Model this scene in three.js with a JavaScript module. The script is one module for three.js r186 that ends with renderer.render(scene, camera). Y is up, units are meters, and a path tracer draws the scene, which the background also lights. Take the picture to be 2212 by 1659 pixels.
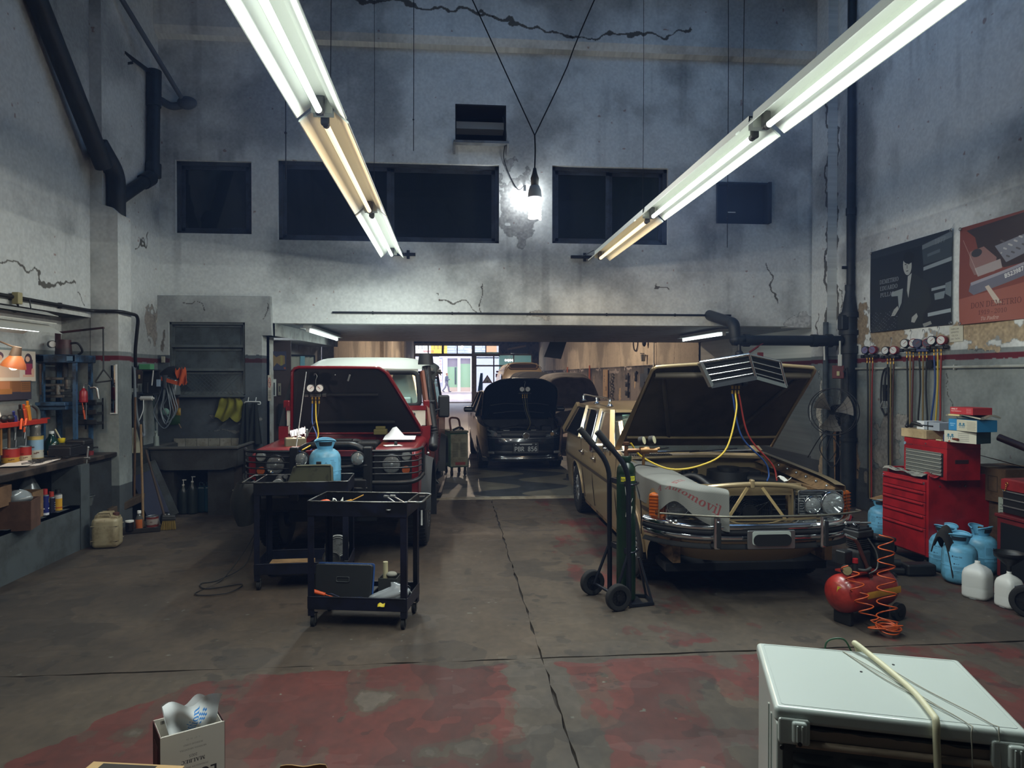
import * as THREE from 'three';
import { RoundedBoxGeometry } from 'three/addons/geometries/RoundedBoxGeometry.js';
import { mergeGeometries } from 'three/addons/utils/BufferGeometryUtils.js';
import { MarchingCubes } from 'three/addons/objects/MarchingCubes.js';
import { RectAreaLightUniformsLib } from 'three/addons/lights/RectAreaLightUniformsLib.js';

// ------------------------------------------------------------ camera, sky, exposure
RectAreaLightUniformsLib.init();
const scene = new THREE.Scene();
const FPX = 1500, EYE = 1.75;
const camera = new THREE.PerspectiveCamera(2 * Math.atan(829.5 / FPX) * 180 / Math.PI, 2212 / 1659, 0.05, 300);
camera.position.set(0, EYE, 0);
camera.rotation.order = 'YXZ';
camera.rotation.set(-Math.atan(17.5 / FPX), -Math.atan(129 / FPX), 0);
scene.add(camera);
const renderer = new THREE.WebGLRenderer({ antialias: true });
renderer.toneMapping = THREE.LinearToneMapping;
renderer.toneMappingExposure = 1.0;
renderer.shadowMap.enabled = true;
scene.background = new THREE.Color(0.86, 0.92, 1.0);   // bright overcast sky, seen only through the street door and the added roof lights
scene.backgroundIntensity = 4.4;
scene.fog = new THREE.FogExp2(0x7b9ae0, 0.003);   // thin blue fog added to imitate lens glare around the lamps
const LAMP = 240;          // radiance of the long ceiling tubes

// ------------------------------------------------------------ helpers
let seed = 12345;
const rnd = () => { seed = (seed + 0x6d2b79f5) | 0; let t = Math.imul(seed ^ (seed >>> 15), 1 | seed); t = (t + Math.imul(t ^ (t >>> 7), 61 | t)) ^ t; return ((t ^ (t >>> 14)) >>> 0) / 4294967296; };
const rr = (a, b) => a + (b - a) * rnd();
const V = (p) => Array.isArray(p) ? new THREE.Vector3(p[0], p[1], p[2]) : p;
const PI = Math.PI, D2R = PI / 180;
const T = (g, x = 0, y = 0, z = 0, rx = 0, ry = 0, rz = 0) => {
  g.applyMatrix4(new THREE.Matrix4().makeRotationFromEuler(new THREE.Euler(rx, ry, rz, 'YXZ')).setPosition(x, y, z)); return g;
};
const B = (w, h, d, x, y, z, rx, ry, rz) => T(new THREE.BoxGeometry(w, h, d), x, y, z, rx, ry, rz);
const B2 = (x0, x1, y0, y1, z0, z1) => B(Math.abs(x1 - x0), Math.abs(y1 - y0), Math.abs(z1 - z0), (x0 + x1) / 2, (y0 + y1) / 2, (z0 + z1) / 2);
const RB = (w, h, d, r, x, y, z, rx, ry, rz) => T(new RoundedBoxGeometry(w, h, d, 2, Math.min(r, w / 2.01, h / 2.01, d / 2.01)), x, y, z, rx, ry, rz);
const C = (r1, r2, h, x, y, z, rx, ry, rz, seg = 18) => T(new THREE.CylinderGeometry(r1, r2, h, seg), x, y, z, rx, ry, rz);
const CX = (r, h, x, y, z, seg) => C(r, r, h, x, y, z, 0, 0, PI / 2, seg);
const CZ = (r, h, x, y, z, seg) => C(r, r, h, x, y, z, PI / 2, 0, 0, seg);
const S = (r, x, y, z, sx = 1, sy = 1, sz = 1, seg = 14) => { const g = new THREE.SphereGeometry(r, seg, Math.ceil(seg * 0.7)); g.scale(sx, sy, sz); return T(g, x, y, z); };
const TO = (R, r, x, y, z, rx, ry, rz, a = PI * 2, seg = 24) => T(new THREE.TorusGeometry(R, r, 8, seg, a), x, y, z, rx, ry, rz);
const rod = (a, b, r, seg = 8, r2 = r) => {
  a = V(a); b = V(b); const d = b.clone().sub(a), g = new THREE.CylinderGeometry(r2, r, d.length(), seg);
  g.applyQuaternion(new THREE.Quaternion().setFromUnitVectors(new THREE.Vector3(0, 1, 0), d.clone().normalize()));
  const m = a.clone().add(b).multiplyScalar(0.5); g.translate(m.x, m.y, m.z); return g;
};
const bar = (a, b, w, h) => {   // rectangular bar from a to b
  a = V(a); b = V(b); const d = b.clone().sub(a), L = d.length(), g = new THREE.BoxGeometry(w, h, L), m = new THREE.Matrix4();
  m.lookAt(b, a, Math.abs(d.y) > 0.95 * L ? new THREE.Vector3(0, 0, 1) : new THREE.Vector3(0, 1, 0)); g.applyMatrix4(m);
  const c = a.clone().add(b).multiplyScalar(0.5); g.translate(c.x, c.y, c.z); return g;
};
const tube = (pts, r, seg = 0, rad = 7, closed = false, tension = 0.5) => new THREE.TubeGeometry(new THREE.CatmullRomCurve3(pts.map(V), closed, 'catmullrom', tension), seg || pts.length * 7, r, rad, closed);
const bend = (pts, r, f = 0.05, rad = 8) => {   // straight runs with rounded corners
  const p = pts.map(V), path = new THREE.CurvePath(); let last = p[0];
  for (let i = 1; i < p.length - 1; i++) {
    const d0 = p[i - 1].clone().sub(p[i]), d1 = p[i + 1].clone().sub(p[i]), k = Math.min(f, d0.length() * 0.45, d1.length() * 0.45);
    const a = p[i].clone().add(d0.setLength(k)), b = p[i].clone().add(d1.setLength(k));
    path.add(new THREE.LineCurve3(last, a)); path.add(new THREE.QuadraticBezierCurve3(a, p[i], b)); last = b;
  }
  path.add(new THREE.LineCurve3(last, p[p.length - 1]));
  const all = []; for (const c of path.curves) { const n = c.isLineCurve3 ? 1 : 5; for (let i = 0; i < n; i++) all.push(c.getPoint(i / n)); } all.push(p[p.length - 1]);
  const lin = new THREE.CurvePath(); for (let i = 1; i < all.length; i++) if (all[i].distanceTo(all[i - 1]) > 1e-5) lin.add(new THREE.LineCurve3(all[i - 1], all[i]));
  // sweep with frames at the points
  const q = [lin.curves[0].v1, ...lin.curves.map((c) => c.v2)], N = q.length, pos = [], idx = []; let nrm = null;
  for (let i = 0; i < N; i++) {
    const t = q[Math.min(i + 1, N - 1)].clone().sub(q[Math.max(i - 1, 0)]).normalize();
    if (!nrm) nrm = Math.abs(t.y) < 0.9 ? new THREE.Vector3(0, 1, 0) : new THREE.Vector3(1, 0, 0);
    nrm = nrm.clone().sub(t.clone().multiplyScalar(nrm.dot(t))).normalize(); const bn = t.clone().cross(nrm);
    for (let j = 0; j < rad; j++) { const a = j / rad * 2 * PI, v = q[i].clone().addScaledVector(nrm, Math.cos(a) * r).addScaledVector(bn, Math.sin(a) * r); pos.push(v.x, v.y, v.z); }
  }
  for (let i = 0; i < N - 1; i++) for (let j = 0; j < rad; j++) { const a = i * rad + j, b = i * rad + (j + 1) % rad, c = a + rad, d = b + rad; idx.push(a, c, b, b, c, d); }
  for (const [o, s] of [[0, 1], [(N - 1) * rad, -1]]) for (let j = 1; j < rad - 1; j++) s > 0 ? idx.push(o, o + j, o + j + 1) : idx.push(o, o + j + 1, o + j);
  const g = new THREE.BufferGeometry(); g.setAttribute('position', new THREE.Float32BufferAttribute(pos, 3)); g.setIndex(idx); g.computeVertexNormals(); return g;
};
const lathe = (pts, x = 0, y = 0, z = 0, seg = 24) => T(new THREE.LatheGeometry(pts.map((p) => new THREE.Vector2(p[0], p[1])), seg), x, y, z);
const shape = (pts) => { const s = new THREE.Shape(); pts.forEach((p, i) => i ? s.lineTo(p[0], p[1]) : s.moveTo(p[0], p[1])); s.closePath(); return s; };
const rrect = (w, h, r, x = 0, y = 0) => { const s = new THREE.Shape(), a = x - w / 2, b = y - h / 2, c = x + w / 2, d = y + h / 2; s.moveTo(a + r, b); s.lineTo(c - r, b); s.absarc(c - r, b + r, r, -PI / 2, 0); s.lineTo(c, d - r); s.absarc(c - r, d - r, r, 0, PI / 2); s.lineTo(a + r, d); s.absarc(a + r, d - r, r, PI / 2, PI); s.lineTo(a, b + r); s.absarc(a + r, b + r, r, PI, PI * 1.5); return s; };
const ext = (pts, depth, bev = 0, holes = [], seg = 6) => {   // extruded along z, centred on z = 0
  const s = pts instanceof THREE.Path ? pts : shape(pts); for (const h of holes) s.holes.push(h instanceof THREE.Path ? h : shape(h));
  const g = new THREE.ExtrudeGeometry(s, { depth: Math.max(depth - 2 * bev, 1e-4), bevelEnabled: bev > 0, bevelSize: bev, bevelThickness: bev, bevelOffset: -bev, bevelSegments: 2, curveSegments: seg });
  g.translate(0, 0, -depth / 2 + bev); return g;
};
const grid = (nu, nv, f, flip = false) => {   // surface f(u, v) -> [x, y, z], uv = (u, v)
  const pos = [], uv = [], idx = [];
  for (let j = 0; j <= nv; j++) for (let i = 0; i <= nu; i++) { const p = f(i / nu, j / nv); pos.push(p[0], p[1], p[2]); uv.push(i / nu, j / nv); }
  for (let j = 0; j < nv; j++) for (let i = 0; i < nu; i++) { const a = j * (nu + 1) + i, b = a + 1, c = a + nu + 1, d = c + 1; flip ? idx.push(a, c, b, b, c, d) : idx.push(a, b, c, b, d, c); }
  const g = new THREE.BufferGeometry(); g.setAttribute('position', new THREE.Float32BufferAttribute(pos, 3)); g.setAttribute('uv', new THREE.Float32BufferAttribute(uv, 2)); g.setIndex(idx); g.computeVertexNormals(); return g;
};
const thick = (nu, nv, f, t, flip = false) => {   // a sheet with thickness t along its normals
  const g = grid(nu, nv, f, flip), n = g.attributes.normal, p = g.attributes.position, W = nu + 1;
  const at = (u, v) => { const k = Math.round(v * nv) * W + Math.round(u * nu); return [p.getX(k) - n.getX(k) * t, p.getY(k) - n.getY(k) * t, p.getZ(k) - n.getZ(k) * t]; };
  const back = grid(nu, nv, at, !flip), out = [g, back], edge = (a, b, N, fl) => out.push(grid(N, 1, (u, v) => v ? b(u) : a(u), fl));
  edge((u) => f(u, 0), (u) => at(u, 0), nu, !flip); edge((u) => f(u, 1), (u) => at(u, 1), nu, flip); edge((v) => f(0, v), (v) => at(0, v), nv, flip); edge((v) => f(1, v), (v) => at(1, v), nv, !flip);
  return M(out);
};
const quad = (a, b, c, d) => grid(1, 1, (u, v) => { const l = (p, q, t) => p.map((x, i) => x + (q[i] - x) * t); return l(l(a, b, u), l(d, c, u), v); });
function M(list) {
  const flat = list.flat(9).filter(Boolean).map((g) => {
    const h = g.index ? g.toNonIndexed() : g.clone();
    for (const k of Object.keys(h.attributes)) if (!['position', 'normal', 'uv'].includes(k)) h.deleteAttribute(k);
    if (!h.attributes.normal) h.computeVertexNormals();
    if (!h.attributes.uv) h.setAttribute('uv', new THREE.Float32BufferAttribute(new Float32Array(h.attributes.position.count * 2), 2));
    h.morphAttributes = {}; h.clearGroups(); return h;
  });
  return flat.length === 1 ? flat[0] : mergeGeometries(flat, false);
}
function metreUV(g) {   // uv in metres from the dominant direction of each face
  const p = g.attributes.position, uv = g.attributes.uv, a = new THREE.Vector3(), b = new THREE.Vector3(), c = new THREE.Vector3();
  for (let i = 0; i < p.count; i += 3) {
    a.fromBufferAttribute(p, i); b.fromBufferAttribute(p, i + 1); c.fromBufferAttribute(p, i + 2);
    const n = b.clone().sub(a).cross(c.clone().sub(a)), x = Math.abs(n.x), y = Math.abs(n.y), z = Math.abs(n.z);
    [a, b, c].forEach((q, k) => x >= y && x >= z ? uv.setXY(i + k, q.z, q.y) : y >= z ? uv.setXY(i + k, q.x, q.z) : uv.setXY(i + k, q.x, q.y));
  }
  return g;
}
const used = {};
const numbered = (n) => { const k = used[n] = (used[n] ?? -1) + 1; return k ? n + '_' + String(k).padStart(3, '0') : n; };
const shadows = (o) => { o.castShadow = o.receiveShadow = true; return o; };
const mesh = (name, geos, m) => { const g = M([geos]); if (!m.userData.ownUV) metreUV(g); const o = new THREE.Mesh(g, m); o.name = name; return shadows(o); };
function grp(name, label, category, p = [0, 0, 0], ry = 0, group) {
  const o = new THREE.Group(); o.name = numbered(name); o.position.set(...p); o.rotation.y = ry; o.userData = { label, category }; if (group) o.userData.group = group; scene.add(o); return o;
}
function add(parent, name, geos, m, label) { const o = mesh(name, geos, m); if (label) o.userData.label = label; parent.add(o); return o; }
function one(name, label, category, geos, m, p = [0, 0, 0], ry = 0, group) {
  const o = mesh(numbered(name), geos, m); o.position.set(...p); o.rotation.y = ry; o.userData = { label, category }; if (group) o.userData.group = group; scene.add(o); return o;
}
function str(name, geos, m, parent) { const o = mesh(parent ? name : numbered(name), geos, m); if (!parent) o.userData.kind = 'structure'; (parent || scene).add(o); return o; }
function strGroup(name) { const o = new THREE.Group(); o.name = numbered(name); o.userData.kind = 'structure'; scene.add(o); return o; }
function copy(src, p, ry, label, group) { const o = src.clone(); o.name = numbered(src.name.replace(/_\d{3}$/, '')); o.position.set(...p); o.rotation.y = ry; o.userData = { ...src.userData, label }; if (group) o.userData.group = group; scene.add(o); return o; }

// ------------------------------------------------------------ noise, textures, materials
const hsh = (x, y, s) => { let h = Math.imul(x | 0, 374761393) ^ Math.imul(y | 0, 668265263) ^ Math.imul(s | 0, 2147483647 - 1013904223); h = Math.imul(h ^ (h >>> 13), 1274126177); return ((h ^ (h >>> 16)) >>> 0) / 4294967296; };
const vnoise = (x, y, s, per = 0) => {
  let x0 = Math.floor(x), y0 = Math.floor(y); const fx = x - x0, fy = y - y0, u = fx * fx * (3 - 2 * fx), v = fy * fy * (3 - 2 * fy); let x1 = x0 + 1, y1 = y0 + 1;
  if (per) { x0 = ((x0 % per) + per) % per; x1 = ((x1 % per) + per) % per; y0 = ((y0 % per) + per) % per; y1 = ((y1 % per) + per) % per; }
  const a = hsh(x0, y0, s), b = hsh(x1, y0, s), c = hsh(x0, y1, s), d = hsh(x1, y1, s); return a + (b - a) * u + (c - a) * v + (a - b - c + d) * u * v;
};
const fbm = (x, y, s, o = 4, per = 0) => { let t = 0, a = 0.5, n = 0; for (let i = 0; i < o; i++) { t += a * vnoise(x, y, s + i * 17, per); n += a; a *= 0.5; x *= 2; y *= 2; per *= 2; } return t / n; };
const clamp = (x, a = 0, b = 1) => Math.min(b, Math.max(a, x)), sst = (a, b, x) => { const t = clamp((x - a) / (b - a)); return t * t * (3 - 2 * t); }, lerp = (a, b, t) => a + (b - a) * t;
const hex = (h) => [(h >> 16) & 255, (h >> 8) & 255, h & 255];
function dataTex(w, h, f, srgb = true, rep = true) {   // f(x, y) in pixels -> [r, g, b] 0..255, row 0 at v = 0
  const d = new Uint8Array(w * h * 4);
  for (let y = 0, k = 0; y < h; y++) for (let x = 0; x < w; x++, k += 4) { const c = f(x, y); d[k] = clamp(c[0], 0, 255); d[k + 1] = clamp(c[1], 0, 255); d[k + 2] = clamp(c[2], 0, 255); d[k + 3] = 255; }
  const t = new THREE.DataTexture(d, w, h); t.magFilter = THREE.LinearFilter; t.minFilter = THREE.LinearFilter; t.wrapS = t.wrapT = rep ? THREE.RepeatWrapping : THREE.ClampToEdgeWrapping; if (srgb) t.colorSpace = THREE.SRGBColorSpace; t.needsUpdate = true; return t;
}
const grimeTex = (seedN, amt, tint, spots) => dataTex(256, 256, (x, y) => {   // one metre of grain, spots and scuffs
  const n = fbm(x / 32, y / 32, seedN, 5, 8), s = vnoise(x / 4, y / 4, seedN + 50, 64), sp = spots && fbm(x / 9, y / 9, seedN + 90, 3, 0) > 0.72 ? 0.75 : 1;
  const k = (1 - amt * sst(0.35, 0.75, n) * (0.6 + 0.6 * s)) * sp; return tint.map((c) => lerp(c, 255, k));
});
const GR = { soft: grimeTex(3, 0.35, [120, 110, 95], false), oily: grimeTex(7, 0.75, [40, 34, 28], true), dusty: grimeTex(11, 0.5, [150, 135, 115], true) };
const mats = {};
function mat(color, rough = 0.6, metal = 0, o = {}) {
  const key = [color, rough, metal, JSON.stringify(o)].join(); if (mats[key]) return mats[key];
  const { grime, ...rest } = o, P = Object.keys(o).some((k) => /clearcoat|transmission|sheen|thickness|ior/.test(k)) ? THREE.MeshPhysicalMaterial : THREE.MeshStandardMaterial;
  const m = new P({ color, roughness: rough, metalness: metal, side: THREE.DoubleSide, ...rest }); if (grime) m.map = GR[grime]; return mats[key] = m;
}
const glow = (color, k) => new THREE.MeshStandardMaterial({ color: 0xffffff, emissive: color, emissiveIntensity: k, roughness: 0.4 });
const canvasTex = (w, h, draw) => { const c = document.createElement('canvas'); c.width = w; c.height = h; const g = c.getContext('2d'); draw(g, w, h); const t = new THREE.CanvasTexture(c); t.colorSpace = THREE.SRGBColorSpace; return t; };
const print = (w, h, draw, rough = 0.7, o = {}) => { const m = new THREE.MeshStandardMaterial({ map: canvasTex(w, h, draw), roughness: rough, side: THREE.DoubleSide, ...o }); m.userData.ownUV = true; return m; };
const plane = (w, h, x = 0, y = 0, z = 0, rx = 0, ry = 0, rz = 0) => T(new THREE.PlaneGeometry(w, h), x, y, z, rx, ry, rz);
const card = (w, h, t, x = 0, y = 0, z = 0, rx = 0, ry = 0, rz = 0) => {   // a printed sheet or label with thickness, print on its +z face
  const g = new THREE.BoxGeometry(w, h, t), uv = g.attributes.uv; for (let i = 0; i < uv.count; i++) if (i < 16 || i > 19) uv.setXY(i, 0.01, 0.01); return T(g, x, y, z, rx, ry, rz);
};
const bentCard = (R, h, a, x, y, z, ry = 0) => { const g = new THREE.CylinderGeometry(R, R, h, 14, 1, true, -a / 2, a); return T(g, x, y, z, 0, ry, 0); };
const MT = {
  black: mat(0x101112, 0.5), blackM: mat(0x17181a, 0.42, 0.3), rubber: mat(0x0c0c0d, 0.85), chrome: mat(0xd8dadb, 0.12, 1), steel: mat(0x9a9c9c, 0.35, 0.9), dullsteel: mat(0x6c6d6b, 0.5, 0.8, { grime: 'oily' }), brass: mat(0xb08a42, 0.35, 0.9),
  glass: mat(0xf2f6f6, 0.03, 0, { transmission: 1, thickness: 0, ior: 1.5 }), darkglass: mat(0x59635f, 0.04, 0, { transmission: 0.9, thickness: 0, ior: 1.5 }), white: mat(0xcfd0cc, 0.55), card: mat(0x9c7a52, 0.9, 0, { grime: 'soft' }), carddark: mat(0x6a5038, 0.92, 0, { grime: 'dusty' }),
  navy: mat(0x0c1023, 0.45, 0.1, { grime: 'oily' }), wood: mat(0x8a6a48, 0.8, 0, { grime: 'dusty' }), redT: mat(0x9e1b20, 0.38, 0.05, { grime: 'soft' }), gasblue: mat(0x6aaed2, 0.4, 0, { grime: 'soft' }), orange: mat(0xd9541e, 0.5), yellow: mat(0xd9c020, 0.5), castiron: mat(0x2a2a2b, 0.6, 0.4, { grime: 'oily' }),
  pipe: mat(0x20272c, 0.55, 0.1, { grime: 'soft' }), jugwhite: mat(0xd9dad6, 0.45, 0, { transmission: 0.3, thickness: 0 }), paper: mat(0xd8d5cd, 0.8), cord: mat(0x141414, 0.7), engine: mat(0x1c1c1c, 0.6, 0.3, { grime: 'oily' }), alu: mat(0x8d8f8e, 0.5, 0.8, { grime: 'oily' }),
};
// ------------------------------------------------------------ the hall: textures of plaster and floor
const FZ = -9.8, XR = 5.38, XL = -4.08, CEIL = 7.6, BACK = 3.2;
// Painted plaster: u0..u1 along the wall, v0..v1 height, in metres; dado = [grey, top], red stripe, patches where paint has come off, cracks
function plaster(u0, u1, v0, v1, o, res = 100) {
  const W = Math.min(1600, Math.round((u1 - u0) * res)), H = Math.min(1000, Math.round((v1 - v0) * res)), base = o.base || [220, 222, 217], sd = o.seed || 1, cr = o.cracks || [], pe = o.peel || [];
  const segd = (x, y, s) => { const [ax, ay, bx, by] = s, dx = bx - ax, dy = by - ay, t = clamp(((x - ax) * dx + (y - ay) * dy) / (dx * dx + dy * dy)); return Math.hypot(x - ax - dx * t, y - ay - dy * t); };
  const t = dataTex(W, H, (px, py) => {
    const x = u0 + (px + 0.5) / W * (u1 - u0), y = v0 + (py + 0.5) / H * (v1 - v0), wx = x + (fbm(x * 5, y * 5, sd + 9, 3) - 0.5) * 0.25, wy = y + (fbm(x * 5 + 40, y * 5, sd + 9, 3) - 0.5) * 0.25;
    let c = base, paint = 0;
    if (o.dado) { const e = (fbm(x * 14, y * 14, sd + 4, 2) - 0.5) * 0.012, g = o.grey || [132, 138, 135]; if (y < o.dado + e) { c = g; paint = 1; } if (y < o.dado - 0.05 + e && y > o.dado - 0.105 + e) c = o.stripe || [98, 26, 34]; if (y < (o.plinth || 0) + e) c = o.plinthC || [68, 72, 73]; }
    // soot and damp: blotches, run marks and grain
    const bl = sst(0.46, 0.72, fbm(x * 0.9, y * 0.9, sd, 5)), run = sst(0.55, 0.8, fbm(x * 7, y * 0.5, sd + 21, 3)) * sst(0.45, 0.7, fbm(x * 1.3, y * 0.7, sd + 33, 2)), grain = fbm(x * 40, y * 40, sd + 60, 2);
    let k = 1 - (o.soot ?? 0.3) * bl - 0.1 * run - 0.12 * (grain - 0.5);
    let r = c[0] * k, g = c[1] * k, b = c[2] * k;
    for (const [cx, cy, rx, ry, col] of pe) { const d = Math.hypot((wx - cx) / rx, (wy - cy) / ry) + (fbm(x * 9, y * 9, sd + 77, 3) - 0.5) * 1.1; if (d < 1) { const kk = 0.8 + 0.35 * grain, q = col || [134, 116, 92]; r = q[0] * kk; g = q[1] * kk; b = q[2] * kk; } else if (d < 1.06) { r *= 0.7; g *= 0.7; b *= 0.7; } }
    for (const s of cr) { const d = segd(wx, wy, s); if (d < (s[4] || 0.008)) { r *= 0.45; g *= 0.43; b *= 0.4; } }
    if (fbm(x * 11, y * 11, sd + 120, 3) > 0.87) { r *= 0.8; g *= 0.7; b *= 0.68; }
    return [r, g, b];
  }, true, false);
  t.repeat.set(1 / (u1 - u0), 1 / (v1 - v0)); t.offset.set(-u0 / (u1 - u0), -v0 / (v1 - v0));
  return new THREE.MeshStandardMaterial({ map: t, roughness: 0.9, side: THREE.DoubleSide });
}
const mFacade = plaster(-4, 5.4, 2, 7.6, { seed: 5, soot: 0.26, cracks: [[-0.2, 2.9, 0.3, 2.6, 0.008], [0.35, 2.6, 0.4, 3.0, 0.006], [2.9, 3.05, 3.1, 3.0], [-1.5, 6.9, 0.5, 6.75, 0.02], [0.5, 6.75, 1.6, 6.45, 0.02], [1.6, 6.45, 3.4, 6.6, 0.015], [4.6, 3.4, 4.7, 2.8]], peel: [[0.95, 4.2, 0.25, 0.5, [150, 150, 147]], [1.2, 2.6, 0.15, 0.05, [172, 168, 160]], [5.1, 2.4, 0.3, 0.2, [196, 195, 190]]] });
const mRight = plaster(-9.9, 3.2, 0, 7.6, { seed: 23, soot: 0.3, dado: 2.03, plinth: 0.54, peel: [[-6.6, 2.19, 0.75, 0.12, [170, 150, 120]], [-8.2, 2.2, 0.35, 0.18, [166, 148, 122]], [-8.75, 2.4, 0.12, 0.3, [150, 132, 106]], [-9.0, 0.75, 0.18, 0.35, [120, 98, 74]], [-8.2, 0.9, 0.25, 0.3, [128, 124, 116]], [-7.9, 1.15, 0.2, 0.12, [150, 146, 138]], [-9.5, 1.1, 0.05, 0.6, [176, 170, 156]], [-9.45, 0.6, 0.1, 0.25, [150, 132, 106]], [-8.3, 0.4, 0.3, 0.18, [104, 96, 86]]], cracks: [[-9.35, 2.1, -9.33, 3.4, 0.03], [-9.33, 3.4, -9.38, 5.8, 0.02], [-9.6, 2.3, -9.6, 2.6, 0.012], [-9.1, 2.5, -9.2, 3.3], [-7.2, 1.7, -6.9, 1.2, 0.004]] });
const mLeft = plaster(-9.9, 3.2, 0, 7.6, { seed: 41, soot: 0.26, base: [200, 201, 196], dado: 2.03, plinth: 0.5, peel: [[-9.6, 2.35, 0.11, 0.3, [128, 120, 110]], [-9.5, 2.5, 0.14, 0.16, [128, 120, 110]], [-9.72, 2.6, 0.03, 0.12, [170, 165, 150]]], cracks: [[-7.9, 2.75, -7.3, 2.72, 0.01], [-7.3, 2.72, -6.4, 2.9, 0.01], [-8.0, 2.58, -8.15, 2.55], [-9.4, 3.6, -9.1, 3.3], [-8.9, 3.9, -8.7, 3.7]] });
const mLowLeft = plaster(-4, -2.4, 0, 2.9, { seed: 61, soot: 0.25, base: [176, 178, 174], dado: 2.035, grey: [74, 80, 84], stripe: [58, 20, 26], plinth: 0, peel: [[-2.72, 1.12, 0.14, 0.02, [120, 118, 112]], [-3.25, 1.2, 0.04, 0.03, [104, 104, 100]], [-3.0, 0.97, 0.16, 0.015, [100, 100, 96]], [-3.1, 0.4, 0.25, 0.2, [60, 56, 52]], [-2.9, 0.5, 0.1, 0.25, [70, 66, 60]], [-3.86, 2.2, 0.03, 0.15, [110, 104, 96]]], cracks: [[-3.55, 2.75, -3.35, 2.66, 0.005], [-2.6, 2.5, -2.47, 2.7, 0.004]] });  // dado and stripe darkened for grease and for the poor light in this corner
const mRear = (() => { const m = plaster(0, 4, 0, 4, { seed: 81, soot: 0.22, base: [200, 186, 166], cracks: [[1, 3, 1.2, 2]] }, 120); m.map.wrapS = m.map.wrapT = THREE.MirroredRepeatWrapping; return m; })();
const mRearDado = (() => { const m = plaster(0, 4, 0, 2.2, { seed: 91, soot: 0.55, base: [120, 112, 106], peel: [[1.2, 1.1, 0.12, 0.2, [186, 160, 126]], [3.1, 1.5, 0.08, 0.22, [186, 160, 126]], [2.2, 2.0, 0.5, 0.05, [170, 160, 156]], [0.6, 1.9, 0.6, 0.06, [160, 150, 146]]] }, 120); m.map.wrapS = THREE.MirroredRepeatWrapping; return m; })();
const mSoffit = mat(0x8a9196, 0.5, 0, { grime: 'soft' }), mRoof = mat(0x4a4c4e, 0.9, 0, { grime: 'dusty' }), mDark = mat(0x17191c, 0.9), mFrameW = mat(0x3c434c, 0.6, 0, { grime: 'dusty' });

// floor: bare brown-grey screed with worn red floor paint; x along u, z along v
const inPoly = (x, z, P) => { let i = 0; for (let a = 0, b = P.length - 1; a < P.length; b = a++) if ((P[a][1] > z) !== (P[b][1] > z) && x < (P[b][0] - P[a][0]) * (z - P[a][1]) / (P[b][1] - P[a][1]) + P[a][0]) i = !i; return i; };
const REDS = [[[[0.28, 4.2], [0.34, 3.95], [0.30, 3.7], [0.36, 3.35], [0.36, 3.1], [0.38, 2.4], [0.3, 1.0], [-4, 1.0], [-2.2, 2.9], [-1.95, 3.3], [-1.75, 3.72], [-1.5, 4.0], [-1.2, 4.14], [-0.6, 4.2]], 0.86],
  [[[0.62, 4.2], [0.64, 3.9], [0.72, 3.3], [0.66, 2.6], [0.6, 1.0], [6, 1.0], [6, 4.25], [3, 4.25], [1.7, 4.18]], 0.68], [[[0.98, 8.3], [1.15, 7.2], [0.95, 6.7], [1.0, 5.95], [1.3, 5.5], [1.25, 5.0], [1.1, 4.4], [5.4, 4.3], [5.4, 9.8], [1.1, 9.8]], 0.5]];
const FX0 = -4.1, FX1 = 5.4, FZ1 = 10.0, FZ0 = -3.2;
const floorTex = dataTex(1600, 2048, (px, py) => {
  const x = FX0 + (px + 0.5) / 1600 * (FX1 - FX0), z = FZ0 + (py + 0.5) / 2048 * (FZ1 - FZ0);
  const n = fbm(x * 1.1, z * 1.1, 201, 5), g = fbm(x * 30, z * 22, 211, 3), m = fbm(x * 4, z * 3, 221, 4), st = fbm(x * 9, z * 2.2, 231, 4);
  let k = 0.86 + 0.28 * (m - 0.5) + 0.22 * (g - 0.5) - 0.16 * sst(0.5, 0.72, n), c = x > 0.28 && x < 0.68 && z < 4.3 ? [108, 95, 80] : x < 0.55 && z > 4.2 ? [98, 82, 65] : [102, 87, 70];
  const wx = x + (fbm(x * 6, z * 6, 241, 3) - 0.5) * 0.16, wz = z + (fbm(x * 6 + 9, z * 6, 251, 3) - 0.5) * 0.16;
  for (const [P, full] of REDS) if (inPoly(wx, wz, P)) { const wear = fbm(x * 2.4, z * 3.4, 261, 5) * 0.6 + st * 0.4; if (wear < full * 0.62 + 0.12 || (full > 0.8 && wear < 0.66)) { const f = 0.86 + 0.3 * (m - 0.5) + 0.2 * (g - 0.5); c = wear > full * 0.54 + 0.1 ? [104, 66, 52] : [116, 47, 37]; k = f; } else if (full > 0.6 && wear > 0.7) c = [122, 108, 94]; }
  if (fbm(x * 7 + 3, z * 7, 271, 3) > 0.75) k *= 0.78;                        // oil drips
  if (fbm(x * 1.6 + 8, z * 1.6, 281, 4) > 0.66) k *= 0.8;
  if (fbm(x * 18, z * 18, 291, 2) > 0.92) { c = [140, 140, 126]; }            // chips
  k *= 0.71; return [c[0] * k, c[1] * k, c[2] * k];
}, true, false);
floorTex.repeat.set(1 / (FX1 - FX0), -1 / (FZ1 - FZ0)); floorTex.offset.set(-FX0 / (FX1 - FX0), -FZ0 / (FZ1 - FZ0));
const floorRough = dataTex(512, 512, (x, y) => { const v = 185 + 60 * fbm(x / 64, y / 64, 301, 4, 8) - (fbm(x / 90, y / 40, 311, 4, 0) > 0.6 ? 25 : 0); return [v, v, v]; }, false);
floorRough.repeat.set(0.5, 0.5);
const mFloor = new THREE.MeshStandardMaterial({ map: floorTex, roughness: 0.95, roughnessMap: floorRough, side: THREE.DoubleSide });

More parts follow.
